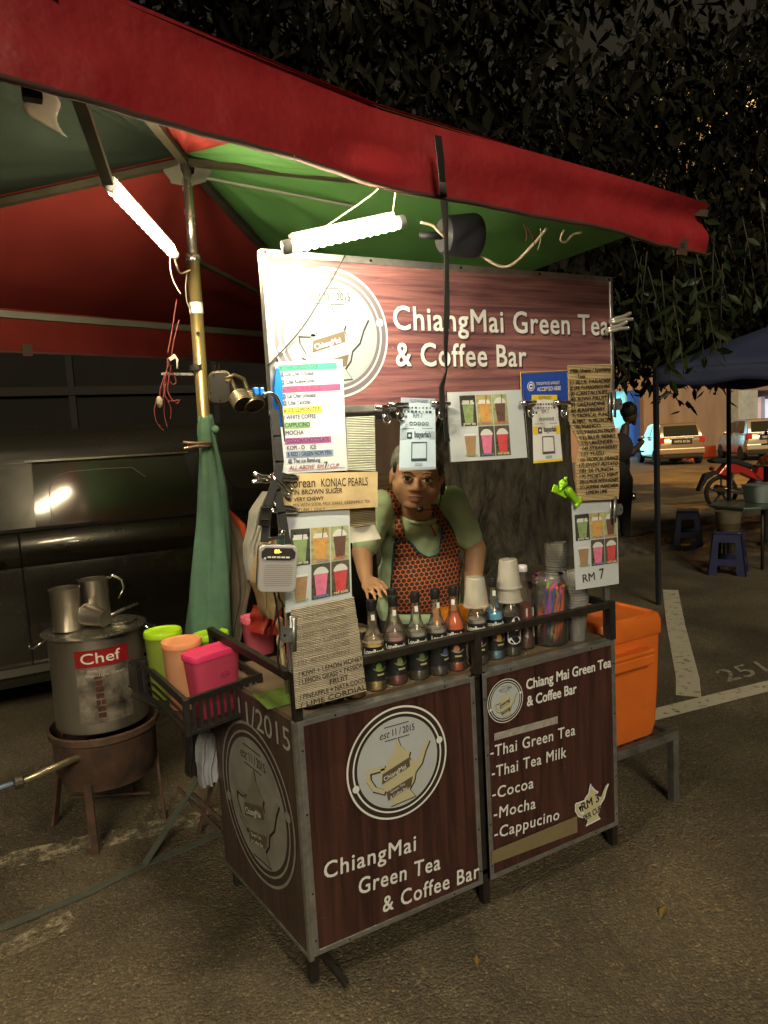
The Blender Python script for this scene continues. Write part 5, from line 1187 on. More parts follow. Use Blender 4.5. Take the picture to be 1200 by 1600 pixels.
mb = MB(); mb.prism(rrect(.052,.064,.016), -.008, .012, RF); fr_o = mb.build('front_shell', GREY, ra, bevel=.003); mb = MB(); mb.prism(rrect(.052,.064,.016), -.030, -.0085, RF); mb.build('rear_shell', DKG, ra, bevel=.004)
mb = MB(); pan = [(-.045,.030),(-.030,.024),(.030,.024),(.045,.030),(.046,.046),(.036,.057),(-.036,.057),(-.046,.046)]; mb.prism(pan, .011, .0135, RF); dp = mb.build('display_panel', INK, ra)
mb = MB(); write(mb, '80-', -.012, .043, .014, .0145, RF, bold=.03); mb.build('digits', M('amber_led', (.5,.2,.02), .5, emit=(1,.42,.05), es=.9), dp)
mb = MB(); [mb.rect(-.030+.0125*k, .030, -.020+.0125*k, .0345, .0145, RF) for k in range(5)]; mb.disc(-.036,.029,.003,.0145,RF,10); mb.build('button', WHITE, dp)
mb = MB()
for i in range(17):
    for k in range(11):
        x = -.036+.0045*i+(.00225 if k % 2 else 0); y = .010-.0055*k
        if (abs(x)/.042)**3+(abs(y+.018)/.036)**3 < 1: mb.disc(x, y, .0013, .0131, RF, 6)
mb.build('grille_holes', M('grille_dark', (.10,.095,.10), .6), ra)
STR = M('nylon_strap', (.02,.021,.024), .7)
def band(mb, pts, wd, n=(0,-1,0), th=.002):
    n = Vector(n).normalized(); P_ = [Vector(p) for p in pts]
    for a, b_ in zip(P_, P_[1:]): mb.bar(a, b_+(b_-a).normalized()*.004, wd, th, up=n)
rs = thing('carry_strap', 'black nylon strap with buckle holding the grey speaker', 'strap', at(440,700,'y',-.05))
mb = MB(); band(mb, [at(*q,'y',-.046) for q in ((428,640),(433,680),(437,720),(432,765),(440,800),(448,850))], .024); mb.build('webbing', STR, rs)
mb = MB(); band(mb, [at(*q,'y',-.060) for q in ((430,752),(418,790),(413,845))], .022); band(mb, [at(*q,'y',-.075) for q in ((412,845),(442,838),(440,858),(418,852))], .008); mb.build('webbing', STR, rs)
mb = MB(); p, q = at(416,792,'y',-.064), at(412,822,'y',-.064); mb.bar(p, q, .030, .008, up=(0,-1,0)); bk = mb.build('buckle', BLACK, rs, bevel=.002); mb = MB(); mb.bar(at(410,793,'y',-.071), at(422,792,'y',-.071), .004, .004); mb.bar(at(408,811,'y',-.071), at(420,811,'y',-.071), .004, .004); mb.build('slide', CHROME, bk)
lt = thing('green_lighter', 'small dark green lighter tied above the grey speaker', 'lighter', at(440,845,'y',-.065)); mb = MB(); mb.tube([at(440,862,'y',-.065), at(440,836,'y',-.065)], .008, 10); mb.build('body', M('dark_teal', (.01,.12,.09), .3), lt, smooth=True); mb = MB(); mb.tube([at(440,836,'y',-.065), at(441,828,'y',-.065)], .0085, 10); mb.build('cap', CHROME, lt, smooth=True)
wire('speaker_cable', 'thin black cable dropping from grey speaker to the counter', [at(*q,'y',-.03) for q in ((427,918),(432,945),(437,985),(434,1030),(444,1060))], .0028, WIRE_B)
wire('speaker_cable', 'short black cable curling from grey speaker to the poster edge', [at(*q,'y',-.03) for q in ((434,918),(437,935),(445,948))], .0025, WIRE_B)

# ================================================================ HANGING CLOTHS AND BAGS
def cloth(name, label, cat, L, Rr, y, mt, depth=.02, waves=3, nu=24, nv=30, ph=0, th=.003, amp=1.):
    """a hanging cloth between a left and a right measured edge (top to bottom), gathered into folds"""
    Lp = [at(*q, 'y', y) for q in L]; Rp = [at(*q, 'y', y) for q in Rr]
    def ip(pl, t):
        k = t*(len(pl)-1); i = min(int(k), len(pl)-2); return pl[i].lerp(pl[i+1], k-i)
    def f(s, t, off):
        p = ip(Lp, t).lerp(ip(Rp, t), s).copy(); k = math.sin(PI*s)**.6
        p.y += -depth*k*(.6+.5*t)+amp*.012*math.sin(s*waves*2*PI+ph+t*1.8)*(.4+.6*t)+.004*math.sin(s*31+t*9+ph)+off
        p.x += .004*math.sin(t*11+s*5+ph); return p
    mb = MB(); mb.grid(lambda s, t: f(s, 1-t, 0), nu, nv); mb.grid(lambda s, t: f(s, t, th), nu, nv)
    o = mb.build(name, mt, None, smooth=True); return tag(o, label, cat)
def wrap_towel():
    GT = M('green_towel', (.075,.165,.112), .95, var=.3, vs=12, bump=.5, bs=160, dist=.003)
    pts = [(at(*q,'y',.835), r_) for q, r_ in (((321,650),.030),((323,672),.042),((325,694),.044),((327,715),.050),((330,760),.062),((331,820),.072),((331,880),.085),((330,930),.096),((330,985),.105),((332,1020),.10))]
    rows = []; n = 36
    for i in range(len(pts)-1):
        for k in range(4):
            t = k/4; p = pts[i][0].lerp(pts[i+1][0], t); r_ = pts[i][1]+(pts[i+1][1]-pts[i][1])*t; rows.append((p, r_))
    rows.append(pts[-1]); mb = MB(); vs = []
    for j, (p, r_) in enumerate(rows):
        for k in range(n):
            a = 2*PI*k/n; tw = j*.16; f_ = 1+.14*math.sin(3*a+tw*1.0)+.09*math.sin(7*a-tw*1.2+1)+.05*math.sin(13*a+j*.3)
            vs.append(p+Vector((r_*f_*math.cos(a)*.80, r_*f_*math.sin(a)*.6, .006*math.sin(4*a))))
    mb.add(vs, [(j*n+k, (j+1)*n+k, (j+1)*n+(k+1) % n, j*n+(k+1) % n) for j in range(len(rows)-1) for k in range(n)]+[tuple(range(n))])
    o = mb.build('green_towel', GT, None, smooth=True); tag(o, 'sage green towel wrapped and twisted around the umbrella pole', 'towel')
    mb = MB(); mb.ball(at(337,672,'y',.78), .018, 10, (.9,.6,1)); mb.build('knot', GT, o, smooth=True)
wrap_towel()
cloth('brown_cloth', 'grey brown cloth hanging behind the green towel', 'cloth', [(343,800),(346,880),(350,960),(350,1010)], [(352,790),(385,850),(398,900),(372,1000)], .90, M('brown_cloth', (.095,.078,.052), .95, var=.3, vs=20, bump=.4, bs=150), .05, 2)
cloth('orange_cloth', 'bright orange red cloth or bag hanging behind the brown cloth', 'cloth', [(341,785),(345,830),(370,900),(368,945)], [(346,785),(385,820),(396,870),(385,930)], .97, M('orange_red_cloth', (.62,.09,.03), .6, var=.3, vs=9, trl=.2), .05, 2, ph=1)
cloth('grey_cloth', 'pale grey shirt hanging near the black van rear window', 'shirt', [(410,768),(390,800),(380,850),(384,905)], [(428,765),(425,810),(420,860),(415,910)], .86, M('pale_grey_cloth', (.34,.34,.30), .9, var=.25, vs=10), .06, 2, ph=2)
BAG = M('beige_bag', (.52,.40,.23), .45, var=.25, vs=14, trl=.35, bump=.4, bs=25, dist=.006)
cloth('plastic_bag', 'crumpled beige plastic bag hanging behind the grey speaker', 'bag', [(409,838),(400,870),(392,910),(402,940),(412,962)], [(440,838),(448,880),(452,920),(440,945),(416,963)], .42, BAG, .06, 3, ph=.5)
cloth('red_bag', 'dark red plastic bag low behind the beige bag', 'bag', [(395,945),(390,985)], [(440,945),(440,990)], .60, M('dark_red_bag', (.30,.03,.02), .4, trl=.2), .05, 2)
cloth('white_bag', 'crumpled white plastic bag hanging under the crate at cart side', 'bag', [(313,1130),(308,1160),(305,1190),(314,1228)], [(344,1140),(345,1165),(344,1195),(338,1215)], .66, M('white_bag', (.36,.38,.42), .35, var=.3, vs=12, bump=.6, bs=20, dist=.01), .03, 3)
cloth('black_bag', 'black plastic bag hanging left of the crumpled white bag', 'bag', [(289,1118),(287,1160),(292,1210)], [(314,1130),(312,1170),(308,1208)], .72, M('black_bag', (.015,.015,.016), .35), .03, 2)
cloth('printed_bag', 'grey bag printed with white letters under the crate', 'bag', [(288,1105),(290,1122),(298,1140)], [(335,1118),(336,1130),(334,1142)], .60, M('grey_printed_bag', (.06,.06,.065), .5, var=.7, vs=25, col2=(.25,.25,.26)), .03, 2)

# ================================================================ LAMPS AND WIRES ON THE POLE
el = thing('emergency_light', 'black twin head emergency light on the umbrella pole, both heads off', 'emergency light', at(345,605,'y',.82))
EB = M('emergency_light_housing', (.018,.017,.015), .45)
ec = at(344,606,'y',.80); mb = MB(); er = Matrix.Rotation(R(-28),3,'Z'); EF = lambda x, y, z=0.: ec+er @ Vector((x, -z, y))
mb.prism(rrect(.042,.062,.03), -.03, .012, EF); mb.build('housing', EB, el, bevel=.006)
mb = MB(); mb.prism(rrect(.045,.065,.032), -.010, -.004, EF); mb.build('rim_trim', M('brass_trim', (.40,.34,.2), .4, .6), el)
mb = MB(); [mb.disc(x, y, .004, .0128, EF, 10) for x, y in ((-.02,.045),(.03,.02),(.0,-.05),(-.035,-.02))]; mb.build('screw', CHROME, el)
mb = MB(); mb.tube([EF(-.015,.06), EF(-.012,.085)], .003, 6); mb.tube([EF(-.0,.06), EF(.002,.09)], .003, 6); mb.build('terminal', CHROME, el)
BRS = M('brass_arm', (.16,.135,.08), .4, .6)
for i, (pp, hc, hd_) in enumerate((([(352,596),(361,594),(366,604)],(371,617),(380,632)), ([(352,592),(366,586),(380,592),(386,606)],(391,617),(399,636)))):
    mb = MB(); mb.tube([at(*q,'y',.78) for q in pp]+[at(*hc,'y',.76)], .009, 10); mb.build('arm', BRS, el, smooth=True)
    a, b_ = at(*hc,'y',.76), at(*hd_,'y',.72); d = (b_-a).normalized(); q_ = Vector((0,0,1)).rotation_difference(d).to_matrix().to_4x4(); q_.translation = a
    mb = MB(); mb.lathe([(.010,-.008),(.018,.0),(.034,.012),(.036,.055),(.030,.058)], 22, q_); hd2 = mb.build('lamp_head', EB, el, auto=40)
    mb = MB()
    for k in range(6): mb.open_lathe([(.0365,.010+.009*k),(.041,.0125+.009*k),(.0365,.015+.009*k)], 22, q_)
    mb.build('cooling_fin', M('fin_metal', (.42,.36,.27), .35, .7), hd2, smooth=True)
mb = MB(); mb.bar(at(252,584,'y',.83), at(302,585,'y',.83), .006, .010); o = mb.build('clear_rod', CLEAR('clear_acrylic', (.9,.9,.88), .15)); tag(o, 'short clear acrylic rod taped across the umbrella pole', 'rod')
mb = MB(); mb.open_lathe([(.0275,-.01),(.0275,.01)], 16, Matrix.Translation((.022,.85,1.945))); o = mb.build('black_tape', BLACK); tag(o, 'band of black tape round the middle of the umbrella pole', 'tape')
random.seed(4)
bun = thing('wire_bundle', 'tangled red wire bundle with terminal block hanging left of the pole', 'wire bundle', at(265,575,'y',.8))
for i, pts in enumerate(([(276,468),(268,520),(262,552)],[(280,500),(272,530),(268,556)],[(262,560),(260,590),(256,640),(262,670)],[(265,562),(256,600),(262,625),(279,625)],[(268,570),(262,610),(275,630),(281,624)],[(262,565),(275,595),(268,600),(262,585)],[(258,600),(253,630),(250,610),(260,580)],[(247,622),(241,640),(245,660),(256,673)],[(262,625),(267,640),(266,655)])):
    P_ = [at(*q,'y',.80+.01*(i % 3)) for q in pts]; mb = MB(); out = []
    for k in range(len(P_)-1):
        a, b_, c, d = P_[max(k-1,0)], P_[k], P_[k+1], P_[min(k+2,len(P_)-1)]
        for q in range(6): t = q/6; out.append(.5*((2*b_)+(c-a)*t+(2*a-5*b_+4*c-d)*t*t+(3*b_-a-3*c+d)*t**3))
    out.append(P_[-1]); mb.tube(out, .0022, 6); mb.build('wire', WIRE_R, bun, smooth=True)
mb = MB(); mb.bar(at(264,562,'y',.79), at(274,556,'y',.79), .014, .012); mb.build('terminal_block', WIRE_W, bun); mb = MB(); mb.ball(at(249,628,'y',.79), .016, 10, (.8,.6,1.4)); mb.build('tape_lump', M('taped_lump', (.22,.19,.14), .7), bun, smooth=True)
mb = MB(); mb.tube([at(*q,'y',.79) for q in ((271,554),(277,562),(277,576))], .004, 6); mb.build('white_lead', WHITE, bun, smooth=True)
wire('chain', 'thin chain hanging on the umbrella pole above the paper label', [at(*q,'y',.80) for q in ((292,428),(290,450),(292,470),(296,482))], .0025, M('chain_metal', (.2,.19,.15), .4, .8))

# ================================================================ STOVE, STOCKPOT, JUGS
sx_, sy_ = -.385, 1.30
RUST = M('rusty_steel', (.13,.070,.045), .75, .35, var=.8, vs=14, bump=.4, bs=40, col2=(.05,.035,.028)); SOOT = M('sooty_steel', (.10,.085,.07), .55, .6, var=.5, vs=12)
st = thing('gas_stove', 'rusty three legged gas stove standing on the asphalt by the van', 'stove', (sx_, sy_, 0))
mb = MB(); mb.open_lathe([(.215,.47),(.222,.475),(.222,.50),(.214,.505),(.21,.49),(.205,.32),(.19,.30),(.185,.27),(.175,.265)], 44, Matrix.Translation((sx_, sy_, 0)))
mb.open_lathe([(.175,.265),(.19,.30),(.200,.32),(.205,.47)], 44, Matrix.Translation((sx_, sy_, 0))); mb.build('burner_ring', RUST, st, auto=50)
mb = MB(); mb.lathe([(.12,.30),(.14,.32),(.12,.40),(.06,.42)], 24, Matrix.Translation((sx_, sy_, 0))); mb.build('burner', SOOT, st, smooth=True)
for px, py, dx in ((150,1335,.0),(258,1280,0),(85,1290,0),(205,1245,0)):
    p = at(px, py, 'z', 0); q = Vector((sx_, sy_, 0)); d = (q-p); d.z = 0; d.normalize(); top_ = q-d*.195; top_.z = .47
    mb = MB(); mb.bar(p, top_, .032, .012, up=(d.x, d.y, 0)); mb.build('leg', RUST, st)
mb = MB(); p, q = at(110,1245,'z',.12), at(235,1238,'z',.12); mb.bar(p, q, .012, .008); mb.build('stretcher', RUST, st)
a, b_ = at(118,1185,'y',1.12), at(35,1220,'y',1.02); c_ = at(-30,1240,'y',1.0)
mb = MB(); mb.tube([Vector((sx_-.05,sy_-.05,.37)), a, b_], .014, 12); mb.build('gas_pipe', M('gas_pipe_brass', (.42,.36,.24), .35, .8, var=.3, vs=20), st, smooth=True)
mb = MB(); mb.tube([b_, b_.lerp(c_,.2)], .024, 12); mb.bar(b_.lerp(c_,.05)+Vector((0,0,.02)), b_.lerp(c_,.05)+Vector((.05,-.01,.045)), .02, .006); mb.build('valve', SOOT, st, smooth=False)
mb = MB(); mb.tube([b_.lerp(c_,.2), b_.lerp(c_,.5), c_, c_+Vector((-.3,.1,-.12)), c_+Vector((-.8,.3,-.16))], .009, 10); mb.build('hose', M('gas_hose', (.14,.20,.30), .4), st, smooth=True)
pot = thing('stock_pot', 'tall steel stockpot with red printed label on the stove', 'pot', (sx_, sy_, .506))
Tm = Matrix.Translation((sx_, sy_, .506)); PSTEEL = M('brushed_pot_steel', (.56,.52,.45), .33, .93, var=.4, vs=5, stretch=(1,1,.12))
PR, PH = .186, .40
mb = MB(); mb.lathe([(PR-.01,0),(PR,.008),(PR,PH-.02),(PR,PH)], 56, Tm); bd = mb.build('wall', PSTEEL, pot, auto=40)
mb = MB(); mb.lathe([(PR-.004,PH+.001),(PR+.022,PH+.001),(PR+.024,PH+.006),(PR+.006,PH+.012),(PR-.02,PH+.008),(.10,PH+.014),(.03,PH+.018),(.0001,PH+.018)], 56, Tm); mb.build('lid', STEEL, pot, auto=40)
for s in (0, 1):
    a = R(-5)+s*PI; d = Vector((math.cos(a), math.sin(a), 0)); t = Vector((-d.y, d.x, 0)); o_ = Vector((sx_, sy_, .506+PH-.035))
    mb = MB(); mb.tube([o_+d*PR-t*.05+Vector((0,0,.03)), o_+d*(PR+.05)-t*.045, o_+d*(PR+.062)-t*.03, o_+d*(PR+.062)+t*.03, o_+d*(PR+.05)+t*.045, o_+d*PR+t*.05+Vector((0,0,.03))], .0055, 8); mb.build('handle', CHROME, pot, smooth=True)
ang0 = math.atan2(CAM.y-sy_, CAM.x-sx_)
cw = cylwrap(PR+.0006, sx_, sy_, ang0-.02); lift = lambda a, b_, c_=0.: cw(a, b_+.506, c_)
mb = MB()
for k in range(10): mb.rect(-.085+.0215*k, PH-.115, -.085+.0215*(k+1), PH-.045, .0002, lift)
mb.build('label', M('pot_label_red', (.32,.015,.02), .4, .3, var=.2, vs=30), bd)
mb = MB(); write(mb, 'Chef', -.062, PH-.100, .062, .0012, lift, width=.155, bold=.012); mb.build('label_lettering', M('label_cream', (.62,.60,.52), .4), bd)
mb = MB(); [mb.rect(-.085+.0215*k, .05, -.085+.0215*(k+1), PH-.120, .0002, lift) for k in range(10)]; mb.build('lower_label', M('worn_label_steel', (.36,.32,.26), .5, .6, var=.75, vs=14, col2=(.035,.03,.025)), bd)
mb = MB(); write(mb, 'Heavy Duty', -.04, PH-.135, .015, .001, lift); write(mb, 'Stainless Steel', -.05, PH-.155, .017, .001, lift, width=.15); mb.build('small_lettering', M('label_grey', (.45,.42,.36), .5), bd)
mb = MB()
for i in range(7): mb.rect(-.018+.006*hsh(i,1), .235-.027*i, .012+.008*hsh(i,2), .255-.027*i, .001, lift)
mb.build('worn_lettering', M('worn_red', (.13,.045,.035), .5, .3, var=.7, vs=30), bd)
ZL = .506+PH+.016
def jug(label, px, py, r_, h, ho, tilt=None):
    p = at(px, py, 'z', ZL); jg = thing('steel_jug', label, 'jug', p)
    mb = MB(); mb.open_lathe([(.0002,.002),(r_*.95,.0),(r_*.97,.004),(r_*.97,h-.01),(r_*1.03,h-.004),(r_*1.03,h),(r_*.95,h-.004),(r_*.94,.01),(.0002,.008)], 36); mb.build('wall', PSTEEL, jg, auto=40, local=True)
    if ho: mb = MB(); mb.tube([(r_*.9,0,h-.01),(r_+.02,0,h+.004),(r_+.055,.0,h-.02),(r_+.06,0,h-.06),(r_+.035,0,h-.10)], [.006,.007,.007,.006,.004], 8); mb.build('handle', CHROME, jg, smooth=True, local=True)
    return jg
jug('front straight sided steel mug standing on the stockpot lid', 107,983,.060,.175,False); jug('taller rear steel jug with hooked handle on stockpot lid', 152,972,.060,.190,True)['label'] = 'rear steel jug with hooked handle standing on stockpot lid'
cu_ = thing('steel_tumbler', 'small steel tumbler lying on its side on the stockpot lid', 'cup', at(150,978,'z',ZL)+Vector((0,-.03,.046)), rot=(R(96),0,R(38)))
mb = MB(); mb.open_lathe([(.0002,.052),(.033,.052),(.034,.048),(.046,-.052),(.048,-.055),(.045,-.054),(.033,.045),(.0002,.047)], 30); mb.build('wall', PSTEEL, cu_, auto=40, local=True)
sn = thing('steel_ladle', 'steel ladle lying across the back of the stockpot lid', 'ladle', (sx_+.1,sy_+.03,ZL)); mb = MB(); mb.tube([(sx_+.02,sy_+.0,ZL+.012),(sx_+.12,sy_+.06,ZL+.03),(sx_+.20,sy_+.10,ZL+.04)], .007, 8); mb.build('shaft', STEEL, sn, smooth=True); mb = MB(); mb.lathe([(.07,0),(.075,.006),(.06,.010),(.0001,.012)], 24, Matrix.Translation((sx_+.10,sy_+.0,ZL))); mb.build('dish', STEEL, sn, auto=40)

# webbing and folded stand on the ground at the left
gs = M('grey_webbing', (.085,.095,.075), .8, var=.3, vs=20)
def ground_band(name, label, pts, wd, z=.006):
    P_ = [at(*q,'z',z) for q in pts]; mb = MB(); vs = []
    for i, p in enumerate(P_):
        d = (P_[min(i+1,len(P_)-1)]-P_[max(i-1,0)]).normalized(); n_ = Vector((-d.y,d.x,0)); vs += [p-n_*wd/2, p+n_*wd/2, p+n_*wd/2+Vector((0,0,.004)), p-n_*wd/2+Vector((0,0,.004))]
    mb.add(vs, [(4*i+k, 4*i+(k+1) % 4, 4*i+4+(k+1) % 4, 4*i+4+k) for i in range(len(P_)-1) for k in range(4)]); o = mb.build(name, gs); return tag(o, label, 'strap')
ground_band('ground_strap', 'flat grey strap lying on the asphalt from cart leg to left edge', [(345,1302),(300,1322),(225,1352),(150,1390),(80,1420),(20,1444),(-40,1465)], .035)
mb = MB(); mb.bar(at(225,1352,'z',.012), Vector((-.02,1.05,.30)), .028, .008); o = mb.build('folded_bar', gs); tag(o, 'grey flat bar leaning from the ground strap to the cart corner', 'bar')
fs = thing('folding_stand', 'folded dark steel stand behind the cart left corner', 'stand', (.05,1.1,0))
for a, b_ in (((278,1232),(345,1300)),((333,1222),(310,1300)),((300,1240),(345,1280))): mb = MB(); mb.bar(at(*a,'y',1.02), at(*b_,'y',1.0), .014, .014); mb.build('leg', RUST, fs)
# ================================================================ VENDOR
SKIN = M('skin', (.50,.285,.165), .55, var=.12, vs=9, bump=.08, bs=120, dist=.002)
def vendor():
    pv = thing('person', 'woman in green tee and orange honeycomb apron leaning over the counter', 'person', (.95,.92,0))
    H = at(651,748,'y',.60); yaw = R(-30); tilt = R(7); nod = R(4)
    Rh = Matrix.Rotation(yaw,3,'Z') @ Matrix.Rotation(tilt,3,'Y') @ Matrix.Rotation(nod,3,'X')
    S = 1.08
    hd = lambda x, y, z: tuple(H+Rh @ Vector((x*S, y*S, z*S)))
    E = lambda x, y, z, r, sc: (hd(x, y, z), r*S, sc, Rh)
    head = [E(0,.012,.030,.098,(.93,1.0,1.0)), E(0,-.012,-.036,.083,(1.03,.95,.95)), E(.052,-.043,-.026,.040,(1,.8,1.12)), E(-.052,-.043,-.026,.040,(1,.8,1.12)),
            E(0,-.060,-.088,.031,(1.35,.8,.75)), E(0,-.022,-.080,.054,(1.08,1,.72)), E(0,-.062,.040,.040,(1.45,.6,.8)),
            (hd(0,-.082,.010), .0100*S, hd(0,-.095,-.022), .0150*S), E(.0175,-.089,-.027,.0125,(1,.9,.75)), E(-.0175,-.089,-.027,.0125,(1,.9,.75)),
            E(.034,-.076,.026,.018,(1.5,.6,.45)), E(-.034,-.076,.026,.018,(1.5,.6,.45)), E(0,-.078,-.062,.024,(1.35,.55,.75)), E(0,-.084,-.070,.014,(1.5,.6,.55)), E(0,-.085,-.056,.012,(1.6,.55,.45)),
            E(.034,-.079,-.002,.014,(1.3,.4,.5)), E(-.034,-.079,-.002,.014,(1.3,.4,.5)),
            E(.096,.004,.002,.028,(.36,.7,1.25)), E(-.096,.004,.002,.028,(.36,.7,1.25))]
    N = at(652,802,'y',.74); CH_ = at(662,858,'y',.80); BE = at(662,925,'y',.83); HP = Vector((BE.x+.02, .90, .84))
    SL, SRr = at(596,790,'y',.78), at(704,784,'y',.78)
    EL, HL = at(566,862,'y',.76), at(572,905,'y',.62)
    ERr, HR = at(742,858,'y',.74), at(738,930,'y',.66)
    neck = [(hd(0,.03,-.07), .062, tuple(N), .068)]
    body = [(tuple(N+Vector((0,.04,-.03))), .10, (1.35,.8,.8)), (tuple(CH_+Vector((0,.05,.04))), .155, (1.12,.80,1.0)), (tuple(CH_.lerp(BE,.6)+Vector((0,.04,0))), .168, (1.1,.82,1.0)), (tuple(HP), .175, (1.12,.9,.9)),
            (tuple(SL+Vector((.02,.03,-.005))), .066, tuple(SRr+Vector((-.02,.03,-.005))), .066)]
    arms = [(tuple(SL), .060, tuple(EL), .047), (tuple(EL), .046, tuple(EL.lerp(HL,.75)), .034), (tuple(EL.lerp(HL,.7)), .034, tuple(HL), .027),
            (tuple(SRr), .064, tuple(ERr), .054), (tuple(ERr), .053, tuple(HR), .038)]
    # hands flat on the counter, each with a palm, four unequal bent fingers and a thumb
    def hand(Hp, fwd, side, s):
        Hp = Vector(Hp); fwd = Vector(fwd).normalized(); side = Vector(side).normalized(); up = Vector((0,0,1)); L_ = []
        for k, ln in enumerate((.066,.076,.072,.056)):
            o = (k-1.5)*.0195
            L_ += [(tuple(Hp), .020, tuple(Hp+fwd*.062+side*o), .0125)]
            b0 = Hp+fwd*.070+side*o*1.15; b1 = b0+fwd*ln*.5+up*.004+side*o*.12; b2 = b1+fwd*ln*.5-up*.022+side*o*.1
            L_ += [(tuple(b0), .0098, tuple(b1), .0088), (tuple(b1), .0088, tuple(b2), .0072)]
        t0 = Hp+fwd*.018+side*s*.026; t1 = t0+fwd*.030+side*s*.026-up*.004; t2 = t1+fwd*.028+side*s*.008-up*.010
        return L_+[(tuple(t0), .015, tuple(t1), .0115), (tuple(t1), .0110, tuple(t2), .0085)]
    hands = hand(HL, (-.15,-1,-.25), (1,-.12,0), 1)+hand(HR+Vector((0,0,-.005)), (-.12,-1,-.35), (1,-.1,0), -1)
    legs = []
    for s in (-1, 1):
        k0 = HP+Vector((s*.09,0,-.06)); k1 = Vector((HP.x+s*.105,.88,.46)); k2 = Vector((HP.x+s*.11,.93,.09))
        legs += [(tuple(k0), .105, tuple(k1), .065), (tuple(k1), .064, tuple(k2), .042), (tuple(k2+Vector((0,.02,-.04))), .042, tuple(k2+Vector((0,-.13,-.058))), .03)]
    blob('body', head+neck+body+arms+hands+legs, SKIN, .0058, pv, 8, .5)
    # eyes, brows, lips, teeth
    EYW = M('eye_white', (.55,.50,.44), .15); IR = M('iris_dark', (.012,.008,.006), .08); BROW = M('brow_hair', (.025,.018,.014), .8); LIP = M('lip', (.25,.085,.068), .35); TEETH = M('teeth', (.70,.66,.58), .25)
    for s in (-1, 1):
        ex, ez = s*.0375, .008
        mb = MB(); mb.ball(Vector(hd(ex,-.0855,ez)), .0195*S, 16, (1.0,.40,.50), Rh); ey = mb.build('eye', EYW, pv, smooth=True)
        mb = MB(); mb.ball(Vector(hd(ex-.001,-.0915,ez)), .0085*S, 12, (1,.35,1), Rh); mb.build('iris', IR, ey, smooth=True)
        mb = MB(); mb.tube([hd(ex-.021,-.0865,ez+.001), hd(ex-.010,-.0935,ez+.0088), hd(ex+.003,-.0945,ez+.0102), hd(ex+.021,-.083,ez+.003)], [.0016,.0030,.0030,.0016], 8); mb.build('eyelid', M('lid_line', (.07,.035,.022), .5), pv, smooth=True)
        mb = MB(); mb.tube([hd(ex-.0175,-.0865,ez-.001), hd(ex,-.0925,ez-.0085), hd(ex+.0175,-.0855,ez-.001)], [.0012,.0026,.0012], 8); mb.build('lower_lid', SKIN, pv, smooth=True)
        mb = MB(); mb.tube([hd(s*.016,-.094,ez+.021), hd(s*.030,-.0935,ez+.0265), hd(s*.045,-.0865,ez+.0255), hd(s*.058,-.0755,ez+.018)], [.0018,.0027,.0024,.0012], 8); mb.build('eyebrow', BROW, pv, smooth=True)
        mb = MB(); mb.ball(Vector(hd(s*.0085,-.1045,-.0335)), .0034*S, 8, (1.3,.5,.5), Rh); mb.build('nostril', M('nostril_dark', (.05,.02,.012), .8), pv, smooth=True)
    mb = MB(); mb.tube([hd(-.028,-.0835,-.058), hd(-.012,-.0955,-.0530), hd(0,-.0965,-.0545), hd(.012,-.0955,-.0530), hd(.028,-.0835,-.058)], [.0015,.0044,.0040,.0044,.0015], 8); mb.build('upper_lip', LIP, pv, smooth=True)
    mb = MB(); mb.tube([hd(-.026,-.0835,-.061), hd(-.012,-.0940,-.0690), hd(0,-.0958,-.0705), hd(.012,-.0940,-.0690), hd(.026,-.0835,-.061)], [.0015,.0050,.0056,.0050,.0015], 8); mb.build('lower_lip', LIP, pv, smooth=True)
    mb = MB(); mb.tube([hd(-.018,-.0890,-.0600), hd(0,-.0945,-.0612), hd(.018,-.0890,-.0600)], [.002,.0042,.002], 8); mb.build('teeth', TEETH, pv, smooth=True)
    # pulled-back dark hair under a pale cap
    HAIR = M('dark_hair', (.018,.013,.011), .55, bump=.6, bs=90, dist=.004)
    blob('hair', [E(0,.030,.038,.098,(.98,.96,1.0)), E(.086,-.012,.040,.018,(.5,1.2,1.5)), E(-.086,-.012,.040,.018,(.5,1.2,1.5)), E(0,.10,-.01,.05,(1.1,.8,1.1))], HAIR, .007, pv, 3)
    blob('cap', [E(0,.030,.066,.1015,(1.01,.98,.86)), E(0,.042,.048,.1010,(1.05,.88,.55))], M('pale_cap', (.34,.36,.34), .85, var=.7, vs=55, bump=.4, bs=90), .007, pv, 3)
    # headset microphone
    mb = MB(); mb.tube([hd(.098,.012,.035), hd(.102,-.004,-.03), hd(.099,-.020,-.055)], [.007,.011,.006], 10); hs = mb.build('headset', BLACK, pv, smooth=True)
    mb = MB(); mb.tube([hd(.097,-.02,-.05), hd(.090,-.06,-.088), hd(.06,-.095,-.098), hd(.030,-.108,-.098)], .0022, 6); mb.ball(Vector(hd(.018,-.112,-.098)), .0125, 12, (1.2,1,1)); mb.build('microphone', BLACK, hs, smooth=True)
    # tee shirt
    TEE = M('green_tee', (.50,.69,.43), .9, var=.14, vs=5, bump=.55, bs=13, dist=.016)
    bd = [(tuple(N+Vector((0,.035,-.045))), .105, (1.42,.86,.70)), (tuple(CH_+Vector((0,.045,.035))), .170, (1.13,.82,1.0)), (tuple(CH_.lerp(BE,.6)+Vector((0,.03,0))), .186, (1.12,.84,1.05)), (tuple(HP+Vector((0,0,.02))), .190, (1.14,.92,.85)),
          (tuple(SL+Vector((.02,.03,-.01))), .074, tuple(SRr+Vector((-.02,.03,-.01))), .074), (tuple(SL), .072, tuple(SL.lerp(EL,.80)), .064), (tuple(SRr), .078, tuple(SRr.lerp(ERr,.72)), .068)]
    tee = blob('tee_shirt', bd, TEE, .009, pv, 8, .6)
